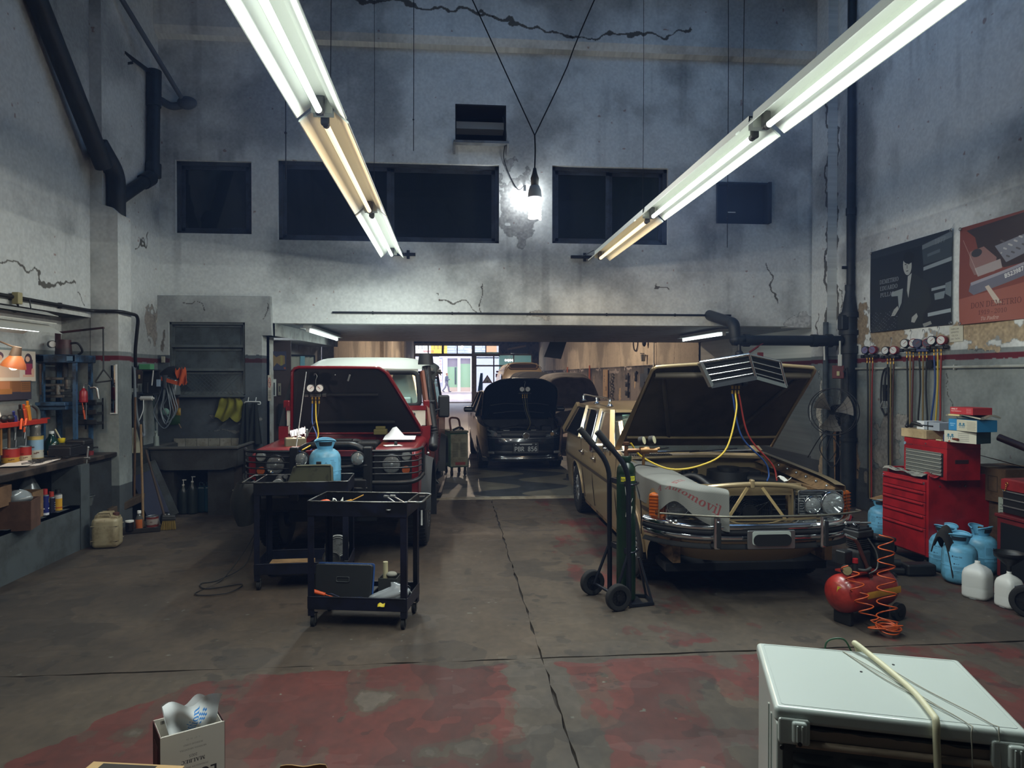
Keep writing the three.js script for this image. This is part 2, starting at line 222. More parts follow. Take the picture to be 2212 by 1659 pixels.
// ------------------------------------------------------------ the hall: floor, walls, ceiling
{
  const f = strGroup('floor'), jag = (pts) => { const o = []; for (let i = 0; i < pts.length; i++) { const a = pts[i], b = pts[(i + 1) % pts.length], n = Math.max(1, Math.round(Math.hypot(b[0] - a[0], b[1] - a[1]) / 0.12)), open = a[2]; for (let k = 0; k < n; k++) { const t = k / n, w = open && k ? (rnd() - 0.5) * open : 0; o.push([lerp(a[0], b[0], t) + w * (Math.abs(b[1] - a[1]) > Math.abs(b[0] - a[0]) ? 1 : 0.2), lerp(a[1], b[1], t) + w * (Math.abs(b[0] - a[0]) > Math.abs(b[1] - a[1]) ? 1 : 0.2)]); } } return o; };
  const slab = (pts) => T(ext(jag(pts), 0.06), 0, -0.03, 0, -PI / 2, 0, 0);   // shape in (x, -z)
  const X0 = XL - 0.35, X1 = XR + 0.2, CX1 = 0.546, CX2 = 0.556, CZ = 4.259, CZ2 = 4.249, end = 9.82;
  str('concrete_slab', slab([[X0, CZ, 0.02], [CX1, CZ, 0.022], [CX1 - 0.004, end], [X0, end]]), mFloor, f);
  str('concrete_slab', slab([[CX2, CZ + 0.004, 0.012], [X1, CZ + 0.004], [X1, end], [CX2 - 0.004, end, 0.022]]), mFloor, f);
  str('concrete_slab', slab([[X0, -3.2], [0.632, -3.2, 0.02], [CX1, CZ2, 0.02], [X0, CZ2]]), mFloor, f);
  str('concrete_slab', slab([[0.646, -3.2], [X1, -3.2], [X1, CZ2 - 0.004, 0.012], [CX2, CZ2 - 0.004, 0.02]]), mFloor, f);
  str('joint_filler', B2(X0, X1, -0.1, -0.018, 3.2, -9.8), mat(0x231e19, 0.95), f);
}
str('threshold', RB(7.6, 0.07, 0.2, 0.01, 1.2, -0.029, -9.92), mat(0x9b9482, 0.8, 0, { grime: 'dusty' }));
{ // passage under the mezzanine: dark paint with broad pale waves
  const t = dataTex(1024, 640, (px, py) => { const x = -2.8 + px / 1024 * 8.2, z = 10 + py / 640 * 4.8, w = Math.sin((z - 10) * 4.4 + Math.sin(x * 0.9) * 0.7) * 0.42 + x + Math.sin((z - 10) * 2.1) * 0.1, q = ((w % 1.5) + 1.5) % 1.5, k = 0.9 + 0.25 * (fbm(x * 5, z * 5, 320, 4) - 0.5), c = q < 0.75 ? [126, 122, 108] : [70, 74, 76]; return [c[0] * k, c[1] * k, c[2] * k]; }, true, false);
  t.repeat.set(1 / 8.2, -1 / 4.8); t.offset.set(2.8 / 8.2, -10 / 4.8);
  str('floor_passage', B2(-2.8, XR, -0.06, 0, -10.02, -14.8), new THREE.MeshStandardMaterial({ map: t, roughness: 0.55, roughnessMap: floorRough }));
}
str('floor_rear', B2(-2.6, 5.8, -0.06, 0, -14.8, -45), mat(0x8a807c, 0.45, 0, { grime: 'soft' }));
str('wall_right', [B2(XR, XR + 0.25, -0.1, CEIL, BACK, -9.8)], mRight);
str('trim_1', [ext([[0, 0], [0.26, 0], [0.26, CEIL], [0, CEIL]], 0.42)].map((g) => T(g, 5.24, 0, -9.55)), mRight);                                     // pilaster in the corner
str('trim_2', [B2(5.3, XR, 0, CEIL, -9.14, -8.98)], mRight);
str('wall_left', [B2(XL - 0.6, XL, 2.41, CEIL, BACK, -8.26), B2(XL - 0.6, -4.4, -0.1, 2.41, BACK, -8.26), B2(-4.4, XL, -0.1, 2.41, BACK, 1.0), B2(XL - 0.6, -3.95, -0.1, CEIL, -8.26, -9.8)], mLeft);
str('trim_3', [ext([[-4.08, -0.1], [-3.78, -0.1], [-3.78, 3.6], [-3.84, 3.66], [-3.95, 3.69], [-4.02, 3.74], [-4.08, 3.74]], 0.32)].map((g) => T(g, 0, 0, -8.412)), mLeft);   // pipe casing with a broken top
str('wall_back', B2(XL - 0.6, XR + 0.25, -0.1, CEIL, BACK, BACK + 0.25), mat(0x9a9b96, 0.9, 0, { grime: 'soft' }));
{ // facade of the mezzanine with its openings, cut out of one wall
  const hole = (x0, x1, y0, y1) => [[x0, y0], [x0, y1], [x1, y1], [x1, y0]];
  const g = ext([[-3.95, 2.83], [-2.47, 2.83], [-2.47, 2.30], [-2.43, 2.30], [-2.43, 2.475], [4.9, 2.475], [4.9, 2.46], [5.4, 2.46], [5.4, CEIL], [-3.95, CEIL]], 0.22, 0, [hole(-3.74, -2.735, 3.69, 4.68), hole(-2.385, 0.66, 3.62, 4.72), hole(1.416, 3.1, 3.635, 4.735), hole(0.045, 0.76, 5.02, 5.56), hole(3.81, 4.58, 3.96, 4.55)]);
  str('wall_front', [T(g, 0, 0, FZ - 0.11)], mFacade);
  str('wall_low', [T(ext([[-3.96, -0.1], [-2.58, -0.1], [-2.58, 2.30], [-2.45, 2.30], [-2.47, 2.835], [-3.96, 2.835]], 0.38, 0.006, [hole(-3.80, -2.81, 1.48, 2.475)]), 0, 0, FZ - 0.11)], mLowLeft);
  const co = (f) => T(new THREE.BoxGeometry(1, 1, 1), f);
  str('trim_4', [T(ext([[0, 0], [0.1, 0.03], [0.16, 0.12], [0.16, 1.4], [0, 1.4]], 9.36), 0.715, 6.3, FZ, 0, -PI / 2, 0)], mFacade);   // deep cornice beam
  str('soffit', [B2(-2.43, 5.5, 2.478, 2.62, -10.0, -14.8)], mSoffit);
  str('soffit_beam', [T(ext([[-2.75, 9.8], [-2.43, 9.8], [-2.16, 13.4], [-2.75, 13.4]], 0.175), 0, 2.3875, 0, -PI / 2, 0, 0)], mat(0xa9aca8, 0.8, 0, { grime: 'soft' }));
  str('floor_mezzanine', B2(-3.95, XR, 3.2, 3.35, FZ - 0.23, -14.8), mDark);
  str('wall_office', [B2(-3.95, XR, 3.35, CEIL, -13.5, -13.7), B2(-4.1, -3.95, 3.35, CEIL, FZ - 0.22, -13.6), B2(-3.95, XR, 5.3, 5.4, FZ - 0.23, -13.6)], mat(0xa9aba6, 0.9));
  str('wall_right_passage', [B2(XR, XR + 0.2, -0.1, 2.6, -9.8, -14.8)], mRight);
  str('wall_left_passage', [B2(-2.95, -2.72, -0.1, 2.6, -10.9, -14.8), B2(-2.95, -2.58, -0.1, 2.475, -9.95, -10.35)], mat(0xb4b6b1, 0.9, 0, { grime: 'soft' }));
}
{ const c = strGroup('ceiling'); const L = [[-1.6, 1.2], [2.2, 5.0]];   // roof; two rows of unseen blue-tinted lights added to brighten the upper walls
  str('roof_sheet', [B2(XL - 0.6, L[0][0], CEIL, CEIL + 0.15, BACK, -9.9), B2(L[0][1], L[1][0], CEIL, CEIL + 0.15, BACK, -9.9), B2(L[1][1], XR + 0.3, CEIL, CEIL + 0.15, BACK, -9.9), B2(XL - 0.6, XR + 0.3, CEIL, CEIL + 0.15, -8.6, -9.9), B2(XL - 0.6, XR + 0.3, CEIL, CEIL + 0.15, BACK, -4.6)], mRoof, c);
  for (const [a, b] of L) for (let k = 0; k < 4; k++) str('added_roof_light_pane', B2(a, b, CEIL + 0.05, CEIL + 0.058, -4.6 - k, -5.58 - k), mat(0x8ea6bc, 0.02, 0, { transmission: 1, thickness: 0 }), c);
  str('roof_rear', B2(-3, 6.2, 5.4, 5.55, -14.6, -45.3), mRoof, c); str('roof_office', B2(-4.2, 5.7, CEIL, CEIL + 0.1, -9.8, -15), mRoof, c);
}
// rear hall
str('wall_left_rear', [B2(-2.7, -2.45, -0.1, 5.4, -14.7, -45), B2(-2.45, -2.33, 0, 5.4, -24, -24.6), B2(-2.45, -2.33, 0, 5.4, -34, -34.6)], mRear);
str('wall_right_rear', [B2(5.6, 5.85, 2.05, 5.4, -14.7, -45)], mRear); str('wall_right_rear_dado', [B2(5.58, 5.85, -0.1, 2.05, -14.7, -45), B2(5.56, 5.6, 2.03, 2.06, -14.7, -45)], mRearDado);
str('wall_over', [B2(-2.7, 5.85, 2.5, 5.5, -14.78, -15.0), B2(XR, 5.7, 0, 2.6, -14.7, -14.85)], mRear);
// windows of the mezzanine office
function officeWindow(n, x0, x1, y0, y1, sashes) {
  const w = strGroup('window_' + n), z = FZ - 0.06;
  str('window_frame', [B2(x0, x1, y1 - 0.05, y1, z, z - 0.1), B2(x0, x1, y0, y0 + 0.04, z, z - 0.1), B2(x0, x0 + 0.05, y0, y1, z, z - 0.1), B2(x1 - 0.05, x1, y0, y1, z, z - 0.1)], mFrameW, w);
  for (let k = 0; k < sashes; k++) {
    const a = x0 + 0.05 + (x1 - x0 - 0.1) * k / sashes, b = x0 + 0.05 + (x1 - x0 - 0.1) * (k + 1) / sashes, zz = z - 0.03 - 0.03 * (k % 2);
    const s = str('sash', [B2(a, b, y1 - 0.1, y1 - 0.05, zz, zz - 0.03), B2(a, b, y0 + 0.04, y0 + 0.09, zz, zz - 0.03), B2(a, a + 0.05, y0, y1, zz, zz - 0.03), B2(b - 0.05, b, y0, y1, zz, zz - 0.03)], mFrameW, w);
    const p = mesh('window_pane', B2(a + 0.04, b - 0.04, y0 + 0.08, y1 - 0.09, zz - 0.012, zz - 0.018), MT.darkglass); s.add(p);
  }
  return w;
}
officeWindow(1, -3.74, -2.735, 3.69, 4.68, 1); officeWindow(2, -2.385, 0.66, 3.62, 4.72, 2); officeWindow(3, 1.416, 3.1, 3.635, 4.735, 2);
{ const w = strGroup('window_4');   // louvred window over the sink: three top-hung wired panes in iron frames
  const fr = mat(0x5a605f, 0.55, 0.3, { grime: 'soft' }), gl = mat(0x444b4c, 0.35, 0, { grime: 'dusty' }), x0 = -3.80, x1 = -2.81;
  str('window_frame', [B2(x0, x1, 2.445, 2.475, -9.74, -9.85), B2(x0, x1, 1.48, 1.5, -9.74, -9.85), B2(x0, x0 + 0.025, 1.48, 2.475, -9.74, -9.85), B2(x1 - 0.025, x1, 1.48, 2.475, -9.74, -9.85)], fr, w);
  for (const [y0, y1] of [[2.135, 2.44], [1.815, 2.12], [1.5, 1.8]]) { const s = strGroup('x'); scene.remove(s); s.name = 'vent_sash'; delete s.userData.kind; w.add(s); const t = 0.13, m = (g) => T(g, (x0 + x1) / 2, y1, -9.8, -t, 0, 0), h = y1 - y0, W = 0.94; s.add(mesh('sash_frame', [m(B(W, 0.03, 0.03, 0, -0.015, 0)), m(B(W, 0.035, 0.035, 0, -h + 0.015, 0)), m(B(0.03, h, 0.03, -W / 2 + 0.015, -h / 2, 0)), m(B(0.03, h, 0.03, W / 2 - 0.015, -h / 2, 0))], fr)); s.add(mesh('wired_pane', m(B(W - 0.05, h - 0.05, 0.006, 0, -h / 2, -0.005)), gl)); }
  str('wall_recess', B2(-3.8, -2.81, 1.48, 2.475, -9.98, -10.0), mat(0xa9aba6, 0.9), w);
  const net = []; for (let k = -8; k < 24; k++) { const a = x0 + k * 0.055; for (const s of [1, -1]) { const xa = s > 0 ? a : a + 0.3, xb = s > 0 ? a + 0.3 : a; if (Math.min(xa, xb) > x0 && Math.max(xa, xb) < x1) net.push(rod([xa, 1.5, -9.74], [xb, 1.79, -9.73], 0.0025, 4)); } } str('lattice_guard', net, mat(0x4a5254, 0.6, 0.3), w);
}
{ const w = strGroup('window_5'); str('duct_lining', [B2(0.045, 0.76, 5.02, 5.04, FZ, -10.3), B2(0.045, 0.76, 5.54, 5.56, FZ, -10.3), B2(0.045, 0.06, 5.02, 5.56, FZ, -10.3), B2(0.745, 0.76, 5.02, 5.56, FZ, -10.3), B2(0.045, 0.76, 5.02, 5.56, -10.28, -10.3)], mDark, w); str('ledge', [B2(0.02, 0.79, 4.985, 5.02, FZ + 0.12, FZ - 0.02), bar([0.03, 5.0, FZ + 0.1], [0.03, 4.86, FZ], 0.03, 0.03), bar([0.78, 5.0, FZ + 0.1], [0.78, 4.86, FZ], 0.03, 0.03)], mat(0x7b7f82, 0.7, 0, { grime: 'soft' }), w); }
{ const w = strGroup('window_6'); str('duct_lining', [B2(3.81, 4.58, 3.96, 4.55, -9.9, -9.93), B2(3.81, 3.83, 3.96, 4.55, FZ + 0.05, -9.9), B2(4.56, 4.6, 3.96, 4.55, FZ + 0.1, -9.9), B2(3.81, 4.58, 4.53, 4.55, FZ + 0.05, -9.9)], mat(0x2a323b, 0.8), w); str('label_strip', B2(4.02, 4.14, 4.14, 4.155, -9.89, -9.895), MT.white, w); }
// ------------------------------------------------------------ lamps
const mReflector = mat(0xdfe3d8, 0.45), mHolder = mat(0x4f4d48, 0.6);
function area(x, y, z, w, l, color, k, parent, tilt = 0) {   // area light facing down, turned by tilt to one side, long side along z
  const a = new THREE.RectAreaLight(color, k, w, l); a.position.set(x, y, z); a.rotation.set(-PI / 2, tilt, 0); (parent || scene).add(a); return a;
}
function tubeLamp(x, y, z0, z1, color, glowK, label, k, group, refl = mReflector) {
  const L = z1 - z0, zc = -(z0 + z1) / 2, g = grp('fluorescent_fixture', label, 'lamp', [x, y, zc], 0, group);
  const prof = [[-0.145, -0.012], [-0.138, -0.012], [-0.055, 0.06], [-0.05, 0.1], [0.05, 0.1], [0.055, 0.06], [0.138, -0.012], [0.145, -0.012], [0.145, -0.002], [0.062, 0.07], [0.058, 0.112], [-0.058, 0.112], [-0.062, 0.07], [-0.145, -0.002]];
  add(g, 'reflector', ext(prof, L - 0.012), refl);
  add(g, 'tube', CZ(0.019, L - 0.16, 0, 0.005, 0, 14), glow(color, glowK));
  for (const s of [-1, 1]) add(g, 'lamp_holder', [RB(0.05, 0.11, 0.035, 0.01, 0, 0.045, s * (L / 2 - 0.055)), CZ(0.021, 0.03, 0, 0.005, s * (L / 2 - 0.085))], mHolder);
  add(g, 'suspension_wire', tube([[0, 0.11, L * 0.4], [0.01, 1.5, L * 0.4], [0, CEIL - y, L * 0.4]], 0.0025, 8, 4), MT.cord);
  for (const s of [-1, 1]) add(g, 'end_plate', B(0.12, 0.09, 0.004, 0, 0.065, s * (L / 2 - 0.008)), refl);
  for (const s of [-1, 1]) area(s * 0.018, -0.03, 0, 0.03, L - 0.16, color, k * 0.85, g, s * 0.44);
  return g;
}
const WARM = new THREE.Color(1, 0.72, 0.42), COOL = new THREE.Color(0.9, 1, 0.96), rowsG = 'fluorescent fixtures in two rows under the roof';
const ZS = [[6.62, 8.92], [4.2, 6.57], [1.82, 4.15]];
ZS.forEach(([a, b], i) => {
  const where = ['nearest the far wall', 'second from the far wall', 'third from the far wall'][i];
  tubeLamp(-0.757, 3.26, a, b, i === 1 ? WARM : COOL, i === 1 ? 1.5 : 3, i === 1 ? 'fluorescent fixture with a dim orange tube, middle of the left row' : 'white tube fixture in the left row, ' + where, i === 1 ? LAMP * 0.3 : LAMP, rowsG, mReflector);
  tubeLamp(1.903, 3.26, a, b, i === 0 ? WARM : COOL, i === 0 ? 1.7 : 3, i === 0 ? 'fluorescent fixture with a dim orange tube, far end of the right row' : 'white tube fixture in the right row, ' + where, i === 0 ? LAMP * 0.3 : LAMP, rowsG, mReflector);
});
for (const [x, l] of [[-0.66, 'dark steel bracket on the wall at the end of the left lamp row'], [1.83, 'dark steel bracket on the wall at the end of the right lamp row']]) one('wall_bracket', l, 'bracket', [B(0.3, 0.04, 0.05, 0, 0, 0), B(0.04, 0.12, 0.02, 0.05, 0, -0.01), rod([0, 0, 0], [0.0, -0.06, 0.85], 0.006)], MT.blackM, [x, 3.44, FZ + 0.025], 0, 'brackets at the ends of the lamp rows');
{ // spiral bulb on its V of wires
  const g = grp('pendant_bulb', 'glowing spiral energy saving bulb hanging on two wires', 'bulb', [0.654, 2.99, -5.5]);
  const pts = []; for (let i = 0; i <= 150; i++) { const t = i / 150, a = t * 6 * 2 * PI; pts.push([Math.cos(a) * 0.044, 0.005 + t * 0.15, Math.sin(a) * 0.044]); }
  add(g, 'bulb', tube(pts, 0.0105, 220, 6), glow(new THREE.Color(1, 0.93, 0.88), 6));
  add(g, 'bulb_base', lathe([[0, 0.165], [0.05, 0.165], [0.056, 0.185], [0.05, 0.235], [0.036, 0.27], [0, 0.27]]), mat(0x5b6068, 0.6));
  add(g, 'socket', lathe([[0, 0.262], [0.03, 0.262], [0.033, 0.33], [0.02, 0.37], [0.012, 0.41], [0, 0.41]]), MT.black);
  add(g, 'wire', [tube([[0, 0.4, 0], [0.004, 0.55, 0], [0, 0.67, 0]], 0.006), tube([[0, 0.67, 0], [-0.25, 1.2, 0], [-0.495, 1.72, 0], [-1.85, 4.58, 0]], 0.005), tube([[0, 0.67, 0], [0.25, 1.2, 0], [0.483, 1.77, 0], [1.75, 4.58, 0]], 0.005)], MT.cord);
  const l = new THREE.PointLight(new THREE.Color(1, 0.95, 0.92), 3.2); l.position.set(0, 0.08, 0); l.shadow.radius = 2.2; l.castShadow = true; g.add(l);
}
{ const g = grp('wall_bulb', 'tiny bright bulb against the plaster between the upstairs windows', 'bulb', [1.01, 4.29, FZ + 0.13]);
  add(g, 'bulb', S(0.032, 0, 0, 0, 1, 1.3, 1), glow(new THREE.Color(0.9, 0.96, 1), 14)); add(g, 'socket', [C(0.018, 0.022, 0.09, 0, 0.075, 0), rod([0, 0.1, 0], [0, 0.12, -0.12], 0.006)], MT.white);
  add(g, 'wire', tube([[0, 0.12, 0], [-0.1, 0.1, -0.1], [-0.28, 0.5, -0.11], [-0.25, 0.85, -0.11], [-0.3, 1.1, -0.11]], 0.006), MT.cord);
  const l = new THREE.PointLight(new THREE.Color(0.9, 0.96, 1), 1.3); l.shadow.radius = 1.5; l.castShadow = true; g.add(l); }
// tubes under the mezzanine
function soffitTube(x, z0, z1, label) {
  const L = z1 - z0, g = grp('strip_light', label, 'lamp', [x, 2.39, -(z0 + z1) / 2], 0, 'strip lights under the mezzanine');
  add(g, 'batten', [RB(0.12, 0.05, L + 0.05, 0.01, 0, 0.06, 0), B(0.2, 0.01, L + 0.02, 0, 0.034, 0)], mat(0xc9ccc8, 0.5)); add(g, 'tube', CZ(0.018, L - 0.06, 0, 0, 0, 12), glow(new THREE.Color(0.86, 1, 0.97), 5));
  for (const s of [-1, 1]) add(g, 'lamp_holder', RB(0.05, 0.07, 0.03, 0.008, 0, 0.01, s * (L / 2 - 0.01)), MT.white);
  area(0, -0.024, 0, 0.045, L - 0.06, new THREE.Color(0.9, 1, 0.97), 14, g);
}
soffitTube(-2.03, 10.0, 12.5, 'lit strip light on the soffit beam beside the brown door'); soffitTube(4.14, 10.3, 12.2, 'lit strip light under the soffit beside the black pipe elbow');
// loose wires from the roof
[[-1.439, 3.46, -6.2, 'thin black wire hanging behind the left lamp row'], [-0.492, 4.63, -9.0, 'thin black wire ending in mid-air left of the vent'], [3.735, 3.5, -9.2, 'knotted black wire hanging behind the right lamp row']].forEach(([x, y, z, l]) => one('hanging_wire', l, 'wire', [tube([[0, y, 0], [0.006, (y + CEIL) / 2, 0.004], [0, CEIL, 0]], 0.005, 10, 5), S(0.012, 0, y + 0.4, 0)], MT.cord, [x, 0, z], 0, 'loose wires hanging from the roof'));
{ const g = one('hanging_card', 'torn dark card hanging by a thread under the mezzanine soffit', 'card', [thick(4, 5, (u, v) => [-0.16 + u * 0.3 + v * 0.1, -0.45 + v * 0.42 - u * 0.06 * (1 - v), 0.03 * Math.sin(u * 3 + v)], 0.006), rod([0.02, -0.06, 0], [0.03, 0.12, 0], 0.003, 4)], mat(0x3e3d3c, 0.9), [1.75, 2.36, -12]); g.scale.set(1, 0.62, 1); }
// warm lamps of the rear hall, hanging above the line of the soffit
for (const [x, z, k, l] of [[1.8, -20.5, 50, 'warm pendant lamp over the rear bays'], [0.8, -30, 50, 'warm pendant lamp towards the street door']]) {
  const g = grp('rear_pendant_lamp', l, 'lamp', [x, 4.3, z]);
  add(g, 'shade', lathe([[0.03, 0.2], [0.06, 0.16], [0.2, 0], [0.21, 0], [0.07, 0.18], [0.03, 0.22]]), mat(0x2d3b33, 0.5)); add(g, 'bulb', S(0.06, 0, 0.03, 0), glow(new THREE.Color(1, 0.72, 0.45), 8)); add(g, 'cord', rod([0, 0.2, 0], [0, 1.15, 0], 0.006), MT.cord);
  const p = new THREE.PointLight(new THREE.Color(1, 0.8, 0.6), k); p.position.set(0, 0.03, 0); p.shadow.radius = 3; p.castShadow = true; g.add(p);
}
// wall-mounted bits on the facade
one('conduit_rail', 'long thin dark pipe fixed along the lower facade', 'pipe', [CX(0.014, 5.68, 1.19, 0, 0, 8), [-1.1, 0, 1.1, 2.2, 3.2].map((x) => B(0.02, 0.04, 0.03, x, 0, -0.01))], MT.black, [0, 2.628, FZ + 0.02]);
{ const g = one('white_sack', 'crumpled white sack behind the glass of the wide upstairs window', 'sack', T(grid(18, 12, (u, v) => { const a = u * 2 * PI, r = 0.26 * Math.sqrt(Math.max(0, 1 - Math.pow(v, 3))) * (1 + 0.12 * Math.sin(a * 3 + v * 6)); return [Math.cos(a) * r, v * 0.33 + 0.02 * Math.sin(a * 5), Math.sin(a) * r * 0.6]; }), 0, 0, 0), mat(0xb9bdba, 0.8), [-0.55, 3.622, -10.3]); g.userData.label = 'crumpled white sack behind the glass of the wide upstairs window'; str('window_ledge', B2(-2.385, 0.66, 3.5, 3.625, FZ - 0.23, -10.7), mDark); }
// ------------------------------------------------------------ street end of the building
const EZ = -45, mTimber = mat(0x8d7a5c, 0.7, 0, { grime: 'soft' });
{ const w = strGroup('wall_street'); str('wall_panel', [B2(-2.7, -2.44, -0.1, 5.5, EZ, EZ - 0.25), B2(-2.44, 5.85, 3.84, 5.5, EZ, EZ - 0.25), B2(3.08, 5.85, 3.14, 3.9, EZ, EZ - 0.25), B2(5.2, 5.85, -0.1, 3.2, EZ, EZ - 0.25)], mat(0x5d5148, 0.9, 0, { grime: 'oily' }), w);
  str('door_frame', [B2(-2.44, 3.08, 3.70, 3.84, EZ + 0.02, EZ - 0.12), B2(-2.44, 3.08, 3.02, 3.2, EZ + 0.02, EZ - 0.12), B2(-2.5, -2.36, 0, 3.84, EZ + 0.03, EZ - 0.12), B2(1.25, 1.46, 0, 3.84, EZ + 0.05, EZ - 0.14), B2(3.0, 3.08, 3.1, 3.84, EZ, EZ - 0.1), B2(-0.68, -0.54, 3.1, 3.84, EZ + 0.02, EZ - 0.1), ...[-1.54, 0.32, 2.17].map((x) => B2(x - 0.035, x + 0.035, 3.1, 3.8, EZ, EZ - 0.08))], mTimber, w);
  str('booth_frame', [B2(1.46, 5.22, 3.08, 3.2, EZ + 0.08, EZ), B2(1.46, 5.22, 2.36, 2.46, EZ + 0.08, EZ), B2(1.46, 1.56, 0, 3.2, EZ + 0.08, EZ), ...[2.68, 3.97, 5.16].map((x) => B2(x - 0.04, x + 0.04, 0, 3.2, EZ + 0.08, EZ)), B2(1.46, 5.22, 0.0, 0.7, EZ + 0.06, EZ)], mTimber, w); }
for (const [i, a, b, y0, y1] of [[7, -2.36, -1.575, 3.2, 3.7], [8, -1.505, -0.68, 3.2, 3.7], [9, -0.54, 0.285, 3.2, 3.7], [10, 0.355, 1.25, 3.2, 3.7], [11, 1.46, 2.135, 3.2, 3.7], [12, 2.205, 3.0, 3.2, 3.7], [13, 1.56, 2.64, 0.7, 2.36], [14, 2.72, 3.93, 0.7, 2.36], [15, 1.56, 2.64, 2.46, 3.08], [16, 2.72, 3.93, 2.46, 3.08], [17, 4.01, 5.12, 2.46, 3.08], [18, 4.01, 5.12, 0.7, 2.36]]) str('window_pane_' + i, B2(a, b, y0, y1, EZ + 0.01, EZ - 0.0), MT.glass);
str('booth_back_wall', [B2(3.3, 6, 0, 3.9, -49, -49.2), B2(5.7, 5.9, 0, 3.9, -45.3, -49), B2(1.4, 6, 3.2, 3.3, -45.25, -49)], mat(0x9cc4bf, 0.7));
{ const g = grp('warning_triangle_sign', 'triangular road warning sign on the booth glass', 'sign', [2.26, 1.48, EZ + 0.12]); const tri = (r) => [[-r, -r * 0.58], [r, -r * 0.58], [0, r * 1.0]]; add(g, 'border', ext(tri(0.34), 0.02, 0, [tri(0.24)]), mat(0x8a4a44, 0.6)); add(g, 'face', ext(tri(0.26), 0.012), MT.white); add(g, 'pictogram', [T(ext([[-0.09, 0], [0.08, 0.03], [0.09, 0.0], [0.0, -0.05]], 0.01), 0, -0.06, 0.01)], MT.black); }
one('red_notice', 'small red notice stuck on the booth glass', 'notice', [RB(0.24, 0.24, 0.02, 0.01, 0, 0, 0), RB(0.18, 0.12, 0.02, 0.01, 0, 0.24, 0)], mat(0x9c4034, 0.6), [2.92, 1.78, EZ + 0.09]);
one('blue_flag', 'blue flag hanging beside the booth post', 'flag', thick(6, 8, (u, v) => [(u - 0.5) * (0.34 - 0.2 * v) + 0.1 * v, -0.6 + v * 1.25, 0.06 * Math.sin(u * 6 + v * 2)], 0.01), mat(0x3d6f9c, 0.7), [1.78, 1.28, EZ + 0.22]);
{ const g = grp('booth_lamp', 'row of lit globes glowing behind the booth glass', 'lamp', [3.75, 2.78, EZ - 0.7]); for (let k = 0; k < 4; k++) add(g, 'bulb', S(0.07, (k - 1.5) * 0.16, 0, 0), glow(new THREE.Color(1, 1, 0.95), 5)); add(g, 'rail', [B(0.7, 0.05, 0.05, 0, 0.09, 0), rod([0, 0.1, 0], [0, 0.42, 0], 0.012)], MT.white); const p = new THREE.PointLight(0xfff6e8, 6); p.position.set(0, -0.1, 0); p.castShadow = true; g.add(p); }
{ const g = grp('wall_ac_unit', 'dark old unit under the ceiling beside the transom lights', 'vent unit', [4.3, 3.45, EZ + 0.35]); add(g, 'cabinet', [B(1.1, 0.5, 0.6, 0, 0, 0), B(1.1, 0.06, 0.3, -0.1, 0.35, 0.3, 0.3, 0, 0.08)], mat(0x30343a, 0.6)); add(g, 'tray', bar([-0.8, -0.0, 0.4], [0.4, 0.22, 0.4], 0.06, 0.12), mat(0x8a7a66, 0.7)); }
one('drooping_cables', 'black cables drooping from the ceiling beside the booth', 'cables', [tube([[-0.2, 0.6, 0], [0.5, 0.2, 0], [1.2, -0.35, 0.05], [0.9, -0.45, 0]], 0.03), tube([[0.3, 0.55, 0], [1.0, 0.15, 0], [1.3, -0.3, 0]], 0.03), tube([[-3.8, 0.5, 0.2], [-3.2, 0.0, 0.2], [-2.6, -0.25, 0.2], [-1.6, -0.4, 0.2]], 0.025)], MT.cord, [4.2, 4.75, EZ + 1.3]);
